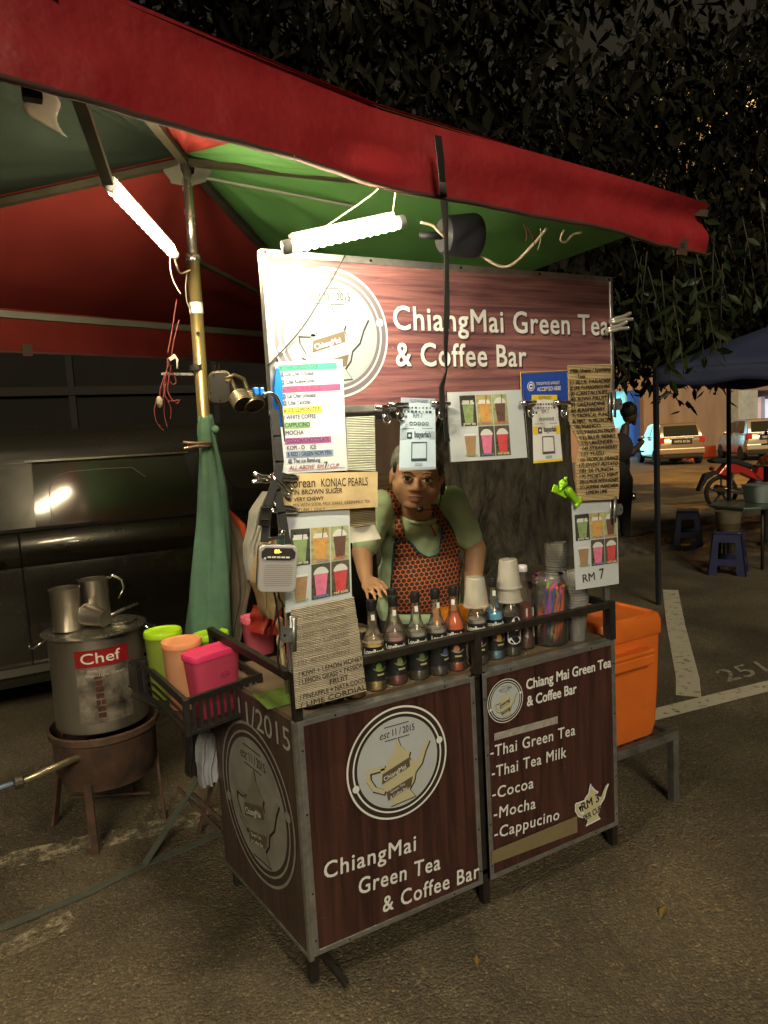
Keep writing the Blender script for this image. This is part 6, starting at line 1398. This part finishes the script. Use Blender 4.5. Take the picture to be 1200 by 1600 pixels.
    # soft fold ridges pushed into the cloth
    for v in tee.data.vertices:
        c = tee.matrix_world @ v.co
        v.co += v.normal*.3*(.0045*math.sin(c.z*70+c.x*42+2*math.sin(c.x*17))+.0035*math.sin(c.x*95-c.z*48+c.y*30)+.0025*math.sin(c.z*130+c.x*60))
    mb = MB(); nk = []
    mb.tube([tuple(N+Vector((.078*math.cos(a), -.005+.070*math.sin(a), -.012+.022*math.sin(a)))) for a in [2*PI*k/28 for k in range(29)]], .007, 8, False); mb.build('collar', TEE, pv, smooth=True)
    # trousers
    blob('trousers', [(tuple(HP+Vector((0,0,-.03))), .185, (1.12,.9,.7))]+[(l_[0], l_[1]+.015, l_[2], l_[3]+.018) for l_ in legs if l_[0][2] > .2], M('dark_trousers', (.03,.03,.035), .9), .014, pv, 3)
    # apron laid onto the shirt
    bm = bmesh.new(); bm.from_mesh(tee.data); bm.transform(WM(tee)); bvh = BVHTree.FromBMesh(bm); bm.free()
    org = Vector((CAM.x, CAM.y, CAM.z))
    def hit(px, py, off=.006):
        p = at(px, py, 'y', .5); d = (p-org).normalized(); h = bvh.ray_cast(org, d)
        if h[0] is None:
            q = at(px, py, 'y', .74); n_ = bvh.find_nearest(q); return n_[0]+n_[1]*off
        return h[0]+h[1]*off
    def ipx(pl, y):
        for (xa, ya), (xb, yb) in zip(pl, pl[1:]):
            if ya <= y <= yb: return xa+(xb-xa)*(y-ya)/max(1e-6, yb-ya)
        return pl[0][0] if y < pl[0][1] else pl[-1][0]
    APR = bpy.data.materials.new('honeycomb_apron'); APR.use_nodes = True; n = APR.node_tree.nodes; L = APR.node_tree.links; bs = n['Principled BSDF']
    tc = n.new('ShaderNodeTexCoord'); sp_ = n.new('ShaderNodeVectorMath'); sp_.operation = 'MULTIPLY'; sp_.inputs[1].default_value = (1/.0222, 1/(.0222*1.732), 0); L.new(tc.outputs['UV'], sp_.inputs[0])
    def lat(off):
        a = n.new('ShaderNodeVectorMath'); a.operation = 'ADD'; a.inputs[1].default_value = (off, off, 0); L.new(sp_.outputs[0], a.inputs[0])
        f_ = n.new('ShaderNodeVectorMath'); f_.operation = 'FRACTION'; L.new(a.outputs[0], f_.inputs[0])
        s_ = n.new('ShaderNodeVectorMath'); s_.operation = 'SUBTRACT'; s_.inputs[1].default_value = (.5,.5,0); L.new(f_.outputs[0], s_.inputs[0])
        m_ = n.new('ShaderNodeVectorMath'); m_.operation = 'MULTIPLY'; m_.inputs[1].default_value = (1,1.732,0); L.new(s_.outputs[0], m_.inputs[0])
        l_ = n.new('ShaderNodeVectorMath'); l_.operation = 'LENGTH'; L.new(m_.outputs[0], l_.inputs[0]); return l_.outputs['Value']
    mn = n.new('ShaderNodeMath'); mn.operation = 'MINIMUM'; L.new(lat(0.), mn.inputs[0]); L.new(lat(.5), mn.inputs[1])
    rp = n.new('ShaderNodeValToRGB'); e = rp.color_ramp.elements; e[0].position = .385; e[0].color = (.020,.014,.012,1); e[1].position = .43; e[1].color = (.60,.16,.06,1); e.new(.30).color = (.020,.014,.012,1); e.new(.27).color = (.055,.040,.03,1); e.new(0.).color = (.05,.038,.03,1)
    L.new(mn.outputs[0], rp.inputs[0]); L.new(rp.outputs[0], bs.inputs['Base Color']); bs.inputs['Roughness'].default_value = .75
    def patch(Lp, Rp, y0, y1, nx, ny):
        mb = MB(); uv = []; offs = (.0075, .0055)
        mb.grid(lambda s, t: hit(ipx(Lp, y1+(y0-y1)*t)*(1-s)+ipx(Rp, y1+(y0-y1)*t)*s, y1+(y0-y1)*t, .0085), nx, ny)
        o = mb.build('apron', APR, pv, smooth=True); ul = o.data.uv_layers.new(name='UVMap')
        for l_ in o.data.loops: c = o.data.vertices[l_.vertex_index].co; ul.data[l_.index].uv = (c.x*.93-c.y*.35, c.z*1.04+.1*c.y)
        sd = o.modifiers.new('t', 'SOLIDIFY'); sd.thickness = .003; sd.offset = 0; return o
    LB = [(619,845),(616,881),(612,918),(611,960)]; RB = [(692,810),(700,815),(707,827),(717,848),(719,874),(716,905),(713,960)]
    UL = [(633,838),(639,842),(645,852),(652,860),(660,866),(668,870)]; UR = [(688,814),(688,836),(684,861),(677,868),(668,870)]
    LT = [(633,838),(626,840),(619,846),(616,881)]
    patch(LT, UL, 838.5, 869.5, 8, 10); patch(UR, RB, 811.5, 869.5, 8, 16); patch(LB, RB, 869.5, 958, 18, 16)
    patch([(597,748),(608,775),(615,801),(619,846)], [(609,750),(614,770),(621,790),(634,839)], 750, 845, 4, 18); patch([(666,788),(677,808),(683,822)], [(677,773),(686,797),(692,812)], 788, 821, 4, 8)
    TRM = M('apron_trim', (.02,.13,.20), .6)
    for pts in ([(612,930),(615,881),(618,848),(625,841),(633,838),(639,842),(645,852),(652,860),(660,866),(668,870),(677,868),(684,861),(688,836),(688,814),(692,810),(700,815),(707,827),(712,838)],):
        mb = MB(); mb.tube([hit(*q, .012) for q in pts], .0038, 6); mb.build('apron_trim', TRM, pv, smooth=True)
    # red print on the shirt
    mb = MB(); mb.tube([hit(672,820,.003), hit(677,829,.003), hit(680,838,.003)], .0035, 6); mb.build('shirt_print', M('red_print', (.45,.05,.04), .7), pv)
vendor()

# silhouetted bystander by the motorbike
def bystander():
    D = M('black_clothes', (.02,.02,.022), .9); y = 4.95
    p = thing('person', 'dark silhouetted person in black beside the parked motorcycle, looking down', 'person', at(968,812,'y',y))
    q = lambda a, b_, dy=0: tuple(at(a, b_, 'y', y+dy))
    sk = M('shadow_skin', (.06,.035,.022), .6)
    f = at(968,812,'y',y); f.z = 0.05; s = .0105
    hp = at(966,745,'y',y); 
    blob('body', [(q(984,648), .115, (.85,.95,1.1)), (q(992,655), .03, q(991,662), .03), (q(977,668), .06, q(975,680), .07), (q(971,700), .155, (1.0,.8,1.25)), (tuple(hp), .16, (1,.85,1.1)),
        (q(978,690), .06, q(988,708,-.1), .05), (q(988,708,-.1), .045, q(1004,690,-.2), .035), (q(966,690,.15), .06, q(960,720,.15), .05), (q(960,720,.15), .045, q(985,705,.0), .035),
        (tuple(hp+Vector((-.08,.05,-.05))), .10, tuple(Vector((f.x-.12,f.y+.1,.5))), .07), (tuple(Vector((f.x-.12,f.y+.1,.5))), .068, (f.x-.15,f.y+.15,.08), .045), ((f.x-.15,f.y+.15,.05), .045, (f.x,f.y+.12,.04), .035),
        (tuple(hp+Vector((.06,-.05,-.05))), .10, tuple(Vector((f.x+.08,f.y-.05,.5))), .07), (tuple(Vector((f.x+.08,f.y-.05,.5))), .068, (f.x+.05,f.y-.05,.08), .045), ((f.x+.05,f.y-.05,.05), .045, (f.x+.2,f.y-.08,.04), .035)], sk, .018, p, 4)
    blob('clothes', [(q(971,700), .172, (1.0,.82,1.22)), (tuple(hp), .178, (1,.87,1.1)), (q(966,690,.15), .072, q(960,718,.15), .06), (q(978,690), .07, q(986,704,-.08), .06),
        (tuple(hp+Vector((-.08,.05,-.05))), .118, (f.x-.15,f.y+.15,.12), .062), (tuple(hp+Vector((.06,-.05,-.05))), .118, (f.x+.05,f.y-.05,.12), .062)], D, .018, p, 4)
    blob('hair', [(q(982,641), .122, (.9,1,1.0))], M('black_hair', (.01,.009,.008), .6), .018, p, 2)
bystander()
# ================================================================ ORANGE COOL BOX ON A STAND
ORA = M('orange_plastic', (.70,.155,.020), .42, var=.18, vs=5, bump=.1, bs=60)
def cooler():
    c = thing('cool_box', 'large orange cool box standing on low bench right of the cart', 'cool box', (1.55,.33,.36))
    x0, x1, y0, y1, z0, z1 = 1.335, 1.690, .11, .56, .325, .765
    mb = MB(); n = rrect; 
    P_ = lambda f, z: [Vector(((x0+x1)/2+x*f, (y0+y1)/2+y*f, z)) for x, y in rrect((x1-x0)/2,(y1-y0)/2,.035)]
    k = len(P_(1, 0)); rows = [P_(.88,z0), P_(.93,z0+.05), P_(.965,z0+.2), P_(1,z1)]
    mb.add([p for r_ in rows for p in r_], [(i*k+j, i*k+(j+1) % k, (i+1)*k+(j+1) % k, (i+1)*k+j) for i in range(3) for j in range(k)]+[tuple(range(k))[::-1], tuple(3*k+j for j in range(k))]); mb.build('body', ORA, c, auto=40)
    mb = MB(); rows = [P_(1.02,z1+.003), P_(1.035,z1+.01), P_(1.035,z1+.062), P_(1.0,z1+.085), P_(.93,z1+.092), P_(.90,z1+.082), P_(.6,z1+.086)]; nr = len(rows)
    mb.add([p for r_ in rows for p in r_], [(i*k+j, i*k+(j+1) % k, (i+1)*k+(j+1) % k, (i+1)*k+j) for i in range(nr-1) for j in range(k)]+[tuple(range(k))[::-1], tuple((nr-1)*k+j for j in range(k))]); mb.build('lid', ORA, c, auto=35)
    mb = MB(); mb.box((x0+.02,y0-.05,z1-.055), (x1-.10,y0+.02,z1-.035)); mb.box((x0+.02,y0-.05,z1-.1), (x1-.10,y0-.035,z1-.056)); mb.build('handle', ORA, c, bevel=.008)
    mb = MB(); mb.tube([(x1+.005,.3,.70),(x1+.02,.3,.66),(x1+.02,.3,.56),(x1+.005,.3,.52)], .008, 8); mb.build('side_handle', WHITE, c, smooth=True)
cooler()
GALV = M('worn_grey_steel', (.17,.165,.155), .55, .5, var=.5, vs=16)
b = thing('steel_bench', 'low worn grey steel bench under the orange cool box', 'bench', (1.55,.35,0))
zt = .318
mb = MB(); mb.box((1.34,.10,zt-.035), (1.775,.135,zt)); mb.box((1.34,.60,zt-.035), (1.775,.635,zt)); mb.box((1.74,.1355,zt-.035), (1.775,.5995,zt)); mb.box((1.34,.1355,zt-.035), (1.375,.5995,zt)); mb.build('frame', GALV, b, bevel=.003)
for i in range(4): mb = MB(); mb.box((1.4+.09*i,.1355,zt-.02), (1.44+.09*i,.5995,zt-.004)); mb.build('slat', RUST, b)
for x in (1.34,1.74):
    for y in (.10,.60): mb = MB(); mb.box((x,y+.001,0), (x+.034,y+.034,zt-.036)); mb.build('leg', GALV, b)

# ================================================================ STOOLS, TABLE AND TUB
def stool():
    s = thing('plastic_stool', 'dark blue plastic stool with square cut-outs standing alone by kerb', 'stool', (0,0,0))
    B_ = M('blue_stool_plastic', (.022,.026,.085), .38, var=.2, vs=8)
    h, a, b_ = .455, .135, .185
    mb = MB(); mb.prism(rrect(a,a,.03), h-.03, h); mb.build('seat', B_, s, bevel=.008, local=True)
    # four faces, each a frame: legs at the corners, two bars
    for k in range(4):
        m_ = Matrix.Rotation(PI/2*k, 4, 'Z'); mb = MB()
        top = [(-a+.0,h-.028),(a,h-.028)]; 
        def P(u, z, d=0): f = a+(b_-a)*(h-z)/h; return m_ @ Vector((u*f, -f+d, z))
        for (u0, u1, z0, z1) in ((-1,-.52,0,h-.03),(.52,1,0,h-.03),(-.52,.52,h-.11,h-.03),(-.52,.52,.10,.17)):
            vs = [P(u0,z0),P(u1,z0),P(u1,z1),P(u0,z1),P(u0,z0,.012),P(u1,z0,.012),P(u1,z1,.012),P(u0,z1,.012)]; mb.add(vs, [(0,1,2,3),(7,6,5,4),(0,4,5,1),(1,5,6,2),(2,6,7,3),(3,7,4,0)])
        mb.build('leg_frame', B_, s, local=True)
    return s
s1 = stool(); s1.location = (7.28,4.33,0); s1.rotation_euler = (0,0,R(38))
mb = MB(); mb.box((-.05,-.172,.40),(.03,-.160,.425)); 
s2 = dup(s1, (6.03,2.86,0), R(30), 'dark blue plastic stool holding a murky tub below the folding table')
for i, (s, x, y) in enumerate(((s1,0,0),)): pass
tb = thing('murky_tub', 'translucent round tub of brown water on the second blue stool', 'tub', (6.03,2.86,.456))
mb = MB(); mb.lathe([(.105,0),(.11,.01),(.13,.19),(.135,.205)], 28); mb.build('wall', M('murky_plastic', (.22,.19,.13), .4, var=.3, vs=6, trl=.3), tb, auto=40, local=True)
mb = MB(); mb.open_lathe([(.1125,.012),(.122,.085)], 28); mb.build('water_level', M('brown_water', (.06,.045,.025), .4), tb, local=True)
ft = thing('folding_table', 'dark green edged folding table at the right edge of picture', 'table', (6.75,2.95,0))
mb = MB(); mb.prism([(6.05,2.70),(6.20,2.60),(7.3,2.40),(7.5,3.05),(6.35,3.28),(6.12,3.15)], .672, .70); mb.build('table_top', M('green_table', (.045,.075,.06), .3), ft, bevel=.006)
for x, y in ((6.33,3.12),(6.40,2.72),(7.2,2.55),(7.3,2.95)): mb = MB(); mb.tube([(x,y,0),(x,y,.671)], .016, 10); mb.build('leg', DKMETAL, ft, smooth=True)
cb = thing('storage_box', 'pale translucent plastic box standing on the green folding table', 'box', (6.65,2.85,.7005))
mb = MB(); mb.lathe([(.82,0),(.86,.006),(1.0,.19),(1.05,.192),(1.05,.20)], 36, Matrix.Rotation(R(-15),4,'Z'), .22, .15, .5); mb.build('wall', M('frosted_box', (.36,.42,.42), .35, trl=.4), cb, auto=40, local=True)
fd = thing('fried_snack', 'small heap of yellow snacks at the right picture edge', 'food', (8.0,3.9,.9))
bl_ = at(1197,722,'y',3.6); fd.location = bl_
random.seed(2); mb = MB()
for i in range(16): mb.ball(bl_+Vector((random.uniform(-.08,.1),random.uniform(-.05,.05),random.uniform(-.03,.04))), .035, 8, (1,.8,.7))
mb.build('snacks', M('fried_yellow', (.62,.34,.06), .6), fd, smooth=True); mb = MB(); mb.lathe([(.14,-.05),(.17,-.03),(.001,-.03)], 20, Matrix.Translation(bl_)); mb.build('plate', WHITE, fd)
mb = MB(); mb.lathe([(.12,0),(.1,.03),(.03,.06),(.03,bl_.z-.06),(.2,bl_.z-.051),(.001,bl_.z-.0505)], 16, Matrix.Translation((bl_.x,bl_.y,0))); o = mb.build('pedestal_stand', DKMETAL); tag(o, 'dark pedestal stand under the heap of yellow snacks', 'stand')

# ================================================================ DARK BLUE TENT AT THE RIGHT
NAVY = M('navy_canvas', (.022,.032,.085), .8, var=.25, vs=2, bump=.2, bs=6, dist=.03, trl=.1); TPOLE = M('tent_pole_dark', (.04,.042,.05), .4, .5)
t = thing('blue_tent', 'dark navy canopy tent with thin steel legs at the right', 'tent', (5.6,2.6,0))
F = at(1029,945,'z',0); g2 = at(1139,868,'z',0)
ZE = 2.10
c0 = Vector((F.x, F.y, ZE)); c1 = Vector((g2.x, g2.y, ZE+.02)); ex = Vector((1.0,-.55,0)).normalized()*3.6
c3 = c0+ex; c2 = c1+ex; ap = (c0+c2)/2+Vector((0,0,.75))
for a, b_ in ((c0,c1),(c1,c2),(c2,c3),(c3,c0)):
    mb = MB(); mb.grid(lambda s, t_: a.lerp(b_, s).lerp(ap, t_)-Vector((0,0,.06*math.sin(PI*t_)*math.sin(PI*s))), 10, 8); o = mb.build('roof_panel', NAVY, t, smooth=True); o.modifiers.new('t','SOLIDIFY').thickness = .004
    d_ = (b_-a).normalized(); n_ = Vector((d_.y,-d_.x,0))
    mb = MB(); mb.grid(lambda s, t_: a.lerp(b_, s)-Vector((0,0,.15*t_+.02*t_*math.sin(s*30)))+n_*(.012*math.sin(s*24)*t_), 24, 3); o = mb.build('valance', NAVY, t, smooth=True); o.modifiers.new('t','SOLIDIFY').thickness = .004
for p in (c0, c1, c2, c3): mb = MB(); mb.box((p.x-.018,p.y-.018,0), (p.x+.018,p.y+.018,p.z)); mb.build('leg', TPOLE, t)

# ================================================================ CARS
def car(paint):
    c = thing('parked_car', 'silver beige hatchback parked facing the shop, beside the traffic cone', 'car', (0,0,0))
    # local: +Y forward, rear face at y = 0, width 1.66, height 1.52
    W = .83; GL = M('car_glass', (.02,.022,.02), .06, spec=.8); TR = M('tyre_rubber', (.012,.012,.012), .8)
    secs = [(0.0,.74,.34,.92),(.05,.79,.28,.98),(.25,.82,.22,1.0),(.9,.83,.2,1.0),(2.4,.83,.2,.98),(3.2,.81,.22,.90),(3.55,.74,.26,.78),(3.65,.66,.32,.66)]
    mb = MB(); rows = []
    for y, w_, z0, z1 in secs:
        rows.append([(-w_*.86,y,z0),(-w_*.98,y,z0+.1),(-w_,y,(z0+z1)/2),(-w_*.985,y,z1-.08),(-w_*.93,y,z1),(w_*.93,y,z1),(w_*.985,y,z1-.08),(w_,y,(z0+z1)/2),(w_*.98,y,z0+.1),(w_*.86,y,z0)])
    k = 10; mb.add([p for r_ in rows for p in r_], [(i*k+j, i*k+(j+1) % k, (i+1)*k+(j+1) % k, (i+1)*k+j) for i in range(len(rows)-1) for j in range(k)]+[tuple(range(k))[::-1], tuple((len(rows)-1)*k+j for j in range(k))]); mb.build('body', paint, c, auto=38, local=True)
    mb = MB(); up = [(.06,.76,.99,.72,1.02),(.32,.775,.99,.66,1.46),(.6,.78,.995,.645,1.515),(1.7,.79,.99,.65,1.52),(2.15,.785,.98,.66,1.44),(2.75,.77,.95,.72,.97)]
    rows = [[(-wb,y,zb),(-wt,y,zt),(wt,y,zt),(wb,y,zb)] for y, wb, zb, wt, zt in up]
    mb.add([p for r_ in rows for p in r_], [(i*4+j, i*4+(j+1) % 4, (i+1)*4+(j+1) % 4, (i+1)*4+j) for i in range(5) for j in range(4)]+[(3,2,1,0),(20,21,22,23)]); mb.build('cabin', paint, c, auto=50, local=True)
    mb = MB(); mb.add([(-.62,.065,1.04),(.62,.065,1.04),(.56,.275,1.41),(-.56,.275,1.41)], [(0,1,2,3)]); w_ = mb.build('rear_window', GL, c, local=True); w_.location = (0,-.012,.012)
    mb = MB(); mb.bar((-.15,.06,1.05),(.35,.075,1.10),.012,.012); mb.build('wiper', TR, c, local=True)
    for s in (-1, 1):
        mb = MB(); mb.add([(s*.786,.40,1.02),(s*.79,1.3,1.03),(s*.662,1.3,1.46),(s*.668,.55,1.45)], [(0,1,2,3)]); mb.add([(s*.79,1.38,1.03),(s*.785,2.45,1.0),(s*.68,2.0,1.42),(s*.662,1.38,1.46)], [(0,1,2,3)]); o = mb.build('side_window', GL, c, local=True); o.location = (s*.006,0,0)
        mb = MB(); mb.box((min(s*.60,s*.80),-.012,.80),(max(s*.60,s*.80),.10,1.02)); mb.build('tail_light', M('tail_light', (.28,.02,.015), .2), c, bevel=.02, local=True)
        mb = MB(); mb.ball((s*.93,1.95,1.03), .1, 10, (1,.6,.75)); mb.build('wing_mirror', paint, c, smooth=True, local=True)
        for y in (.62,3.0):
            mt_ = Matrix.Translation((s*.74,y,.29)) @ Matrix.Rotation(PI/2,4,'Y'); mb = MB(); mb.lathe([(.17,-.09),(.27,-.09),(.29,-.07),(.29,.07),(.27,.09),(.17,.09)], 22, mt_); wh = mb.build('wheel', TR, c, auto=40, local=True)
            mb = MB(); mb.lathe([(.01,s*.07),(.17,s*.085),(.172,0)], 14, mt_); mb.build('rim', ALU, wh, local=True)
    mb = MB(); mb.box((-.80,-.06,.40),(.80,.06,.62)); mb.build('bumper', paint, c, bevel=.04, local=True); mb = MB(); mb.box((-.70,-.05,.28),(.70,.04,.385)); mb.build('bumper_insert', TR, c, bevel=.02, local=True)
    mb = MB(); mb.box((-.36,-.022,.76),(.36,.0,.94)); mb.build('plate_recess', TR, c, bevel=.01, local=True); mb = MB(); mb.box((-.42,-.035,.945),(.42,.0,.985)); mb.build('boot_garnish', M('bright_trim', (.5,.48,.42), .25, 1), c, bevel=.008, local=True)
    mb = MB(); write(mb, 'WPX 8126', -.27, .81, .12, 0, FR((0,-.024,0),(1,0,0),(0,0,1)), width=.54, bold=.02); mb.build('plate_lettering', M('plate_grey', (.5,.5,.48), .5), c, local=True)
    return c
p1_ = M('car_beige', (.30,.24,.16), .28, .5, coat=.6); p2_ = M('car_silver', (.42,.40,.34), .28, .5, coat=.6)
c1_ = car(p1_); a = at(1062,727,'z',0); c1_.location = (21.1,15.3,0); c1_.rotation_euler = (0,0,R(-36))
c2_ = dup(c1_, (23.8,13.7,0), R(-38), 'pale silver hatchback at right picture edge, beyond the red motorcycle'); recolor(c2_, p1_, p2_)
cn = thing('traffic_cone', 'red traffic cone standing between the two parked cars', 'cone', (24.0,17.0,0)); mb = MB(); mb.lathe([(.24,0),(.24,.03),(.16,.04),(.12,.3),(.045,.86),(.03,.87),(.0001,.87)], 20); mb.build('cone_body', M('cone_red', (.55,.07,.04), .5), cn, auto=40, local=True); mb = MB(); mb.open_lathe([(.108,.42),(.078,.62)], 20); mb.build('white_band', WHITE, cn, local=True)
kb = thing('red_barrier', 'low red kerb barrier beside the traffic cone', 'barrier', (24.5,17.3,0)); mb = MB(); mb.box((23.2,17.3,0),(25.8,17.6,.5)); mb.build('barrier_body', M('barrier_red', (.35,.06,.04), .7), kb, bevel=.04)

# ================================================================ MOTORCYCLES
def moto(paint):
    m = thing('motorcycle', 'red underbone motorcycle standing behind the folding table', 'motorcycle', (0,0,0))
    TR = M('tyre_rubber', (.012,.012,.012), .8); EN = M('engine_metal', (.16,.15,.14), .35, .8, var=.4, vs=25)
    RX = Matrix.Rotation(PI/2, 4, 'X')
    for x in (0,1.24):
        mt_ = Matrix.Translation((x,0,.29)) @ RX; mb = MB(); mb.open_lathe([(.235,-.03),(.27,-.036),(.29,-.02),(.294,0),(.29,.02),(.27,.036),(.235,.03),(.235,-.03)], 32, mt_); w_ = mb.build('wheel', TR, m, smooth=True, local=True)
        mb = MB(); mb.open_lathe([(.232,-.02),(.24,-.022),(.24,.022),(.232,.02),(.22,0),(.232,-.02)], 28, mt_)
        for k in range(5): a = 2*PI*k/5+.3; mb.bar((x,0,.29),(x+.225*math.cos(a),0,.29+.225*math.sin(a)),.03,.022,up=(0,1,0))
        mb.lathe([(.05,-.05),(.05,.05)], 14, mt_); mb.build('rim', EN, w_, local=True)
    mb = MB()
    for s in (-.035,.035): mb.prism([(-.10,.60),(.10,.82),(.35,.80),(.56,.56),(.62,.50),(.58,.46),(.30,.60),(.05,.56)], s-.05, s+.05, lambda x, y, z: Vector((x, z, y)))
    mb.build('tail_fairing', paint, m, bevel=.02, local=True)
    mb = MB(); mb.prism([(-.22,.84),(-.10,.88),(.25,.84),(.50,.74),(.56,.68),(.50,.64),(.2,.76),(-.15,.79)], -.11, .11, lambda x, y, z: Vector((x, z, y))); mb.build('seat', TR, m, bevel=.03, local=True)
    mb = MB(); mb.prism([(.55,.54),(.62,.70),(.90,.92),(1.02,.95),(1.05,.70),(.98,.50),(.90,.38),(.74,.40)], -.10, .10, lambda x, y, z: Vector((x, z, y))); mb.build('leg_shield', paint, m, bevel=.025, local=True)
    mb = MB(); mb.prism([(.94,.93),(1.02,1.06),(1.10,1.02),(1.16,.90),(1.08,.80)], -.09, .09, lambda x, y, z: Vector((x, z, y))); mb.build('headlight_cowl', paint, m, bevel=.03, local=True)
    mb = MB(); mb.tube([(1.0,.0,.98),(.97,-.15,1.05),(.93,-.33,1.04)], .014, 8); mb.tube([(1.0,.0,.98),(.97,.15,1.05),(.93,.33,1.04)], .014, 8); mb.build('handlebar', DKMETAL, m, smooth=True, local=True)
    mb = MB(); mb.tube([(1.03,-.06,.85),(1.24,-.06,.29)], .022, 8); mb.tube([(1.03,.06,.85),(1.24,.06,.29)], .022, 8); mb.build('fork', EN, m, smooth=True, local=True)
    mb = MB(); mb.prism([(1.08+.0,.52),(1.0,.42),(1.05,.56),(1.2,.63),(1.36,.60),(1.5,.48),(1.52,.42),(1.42,.54),(1.24,.58)], -.05, .05, lambda x, y, z: Vector((x, z, y))); mb.build('front_mudguard', paint, m, bevel=.01, local=True)
    mb = MB(); mb.prism([(-.30,.62),(-.10,.66),(.02,.62),(-.12,.60),(-.26,.52),(-.40,.33),(-.42,.36)], -.06, .06, lambda x, y, z: Vector((x, z, y))); mb.build('rear_mudguard', TR, m, bevel=.01, local=True)
    mb = MB(); mb.lathe([(.09,-.14),(.12,-.10),(.13,.10),(.09,.14)], 16, Matrix.Translation((.62,0,.36)) @ RX); mb.box((.60,-.07,.30),(.88,.07,.46)); mb.build('engine', EN, m, bevel=.01, local=True)
    mb = MB(); mb.tube([(.72,-.12,.28),(.45,-.14,.24),(.22,-.16,.30),(-.20,-.17,.40)], [.018,.022,.045,.05], 12); mb.build('exhaust', CHROME, m, smooth=True, local=True)
    mb = MB(); mb.tube([(.06,-.13,.31),(.14,-.13,.62)], .024, 10); mb.bar((.0,.0,.29),(.55,0,.36),.05,.03); mb.build('swing_arm', EN, m, local=True)
    mb = MB(); mb.ball((-.16,0,.70), .05, 10, (.8,1.4,.7)); mb.build('tail_light', M('tail_light', (.28,.02,.015), .2), m, smooth=True, local=True)
    mb = MB(); mb.lathe([(.02,-.003),(.02,.003)], 12, Matrix.Translation((.02,-.09,.70)) @ RX); mb.build('side_sticker', M('sticker_yellow', (.55,.36,.03), .5), m, local=True)
    for s in (-1, 1): mb = MB(); mb.tube([(.97,s*.22,1.05),(.98,s*.26,1.2)], .006, 6); mb.ball((.97,s*.27,1.23), .05, 10, (.3,1,.7)); mb.build('mirror', BLACK, m, smooth=True, local=True)
    return m
MP = M('moto_red', (.42,.02,.015), .22, .1, coat=.8); MP2 = M('moto_black', (.03,.028,.028), .22, .2, coat=.8)
m1 = moto(MP); m1.location = (9.95,5.75,.0); m1.rotation_euler = (0,0,R(-24))
m2 = dup(m1, (8.05,6.15,.10), R(40), 'black motorcycle half hidden behind the flavour list and bystander'); m2['group'] = m1['group'] = 'motorcycles parked by the kerb'; recolor(m2, MP, MP2); m1.location.z = .10
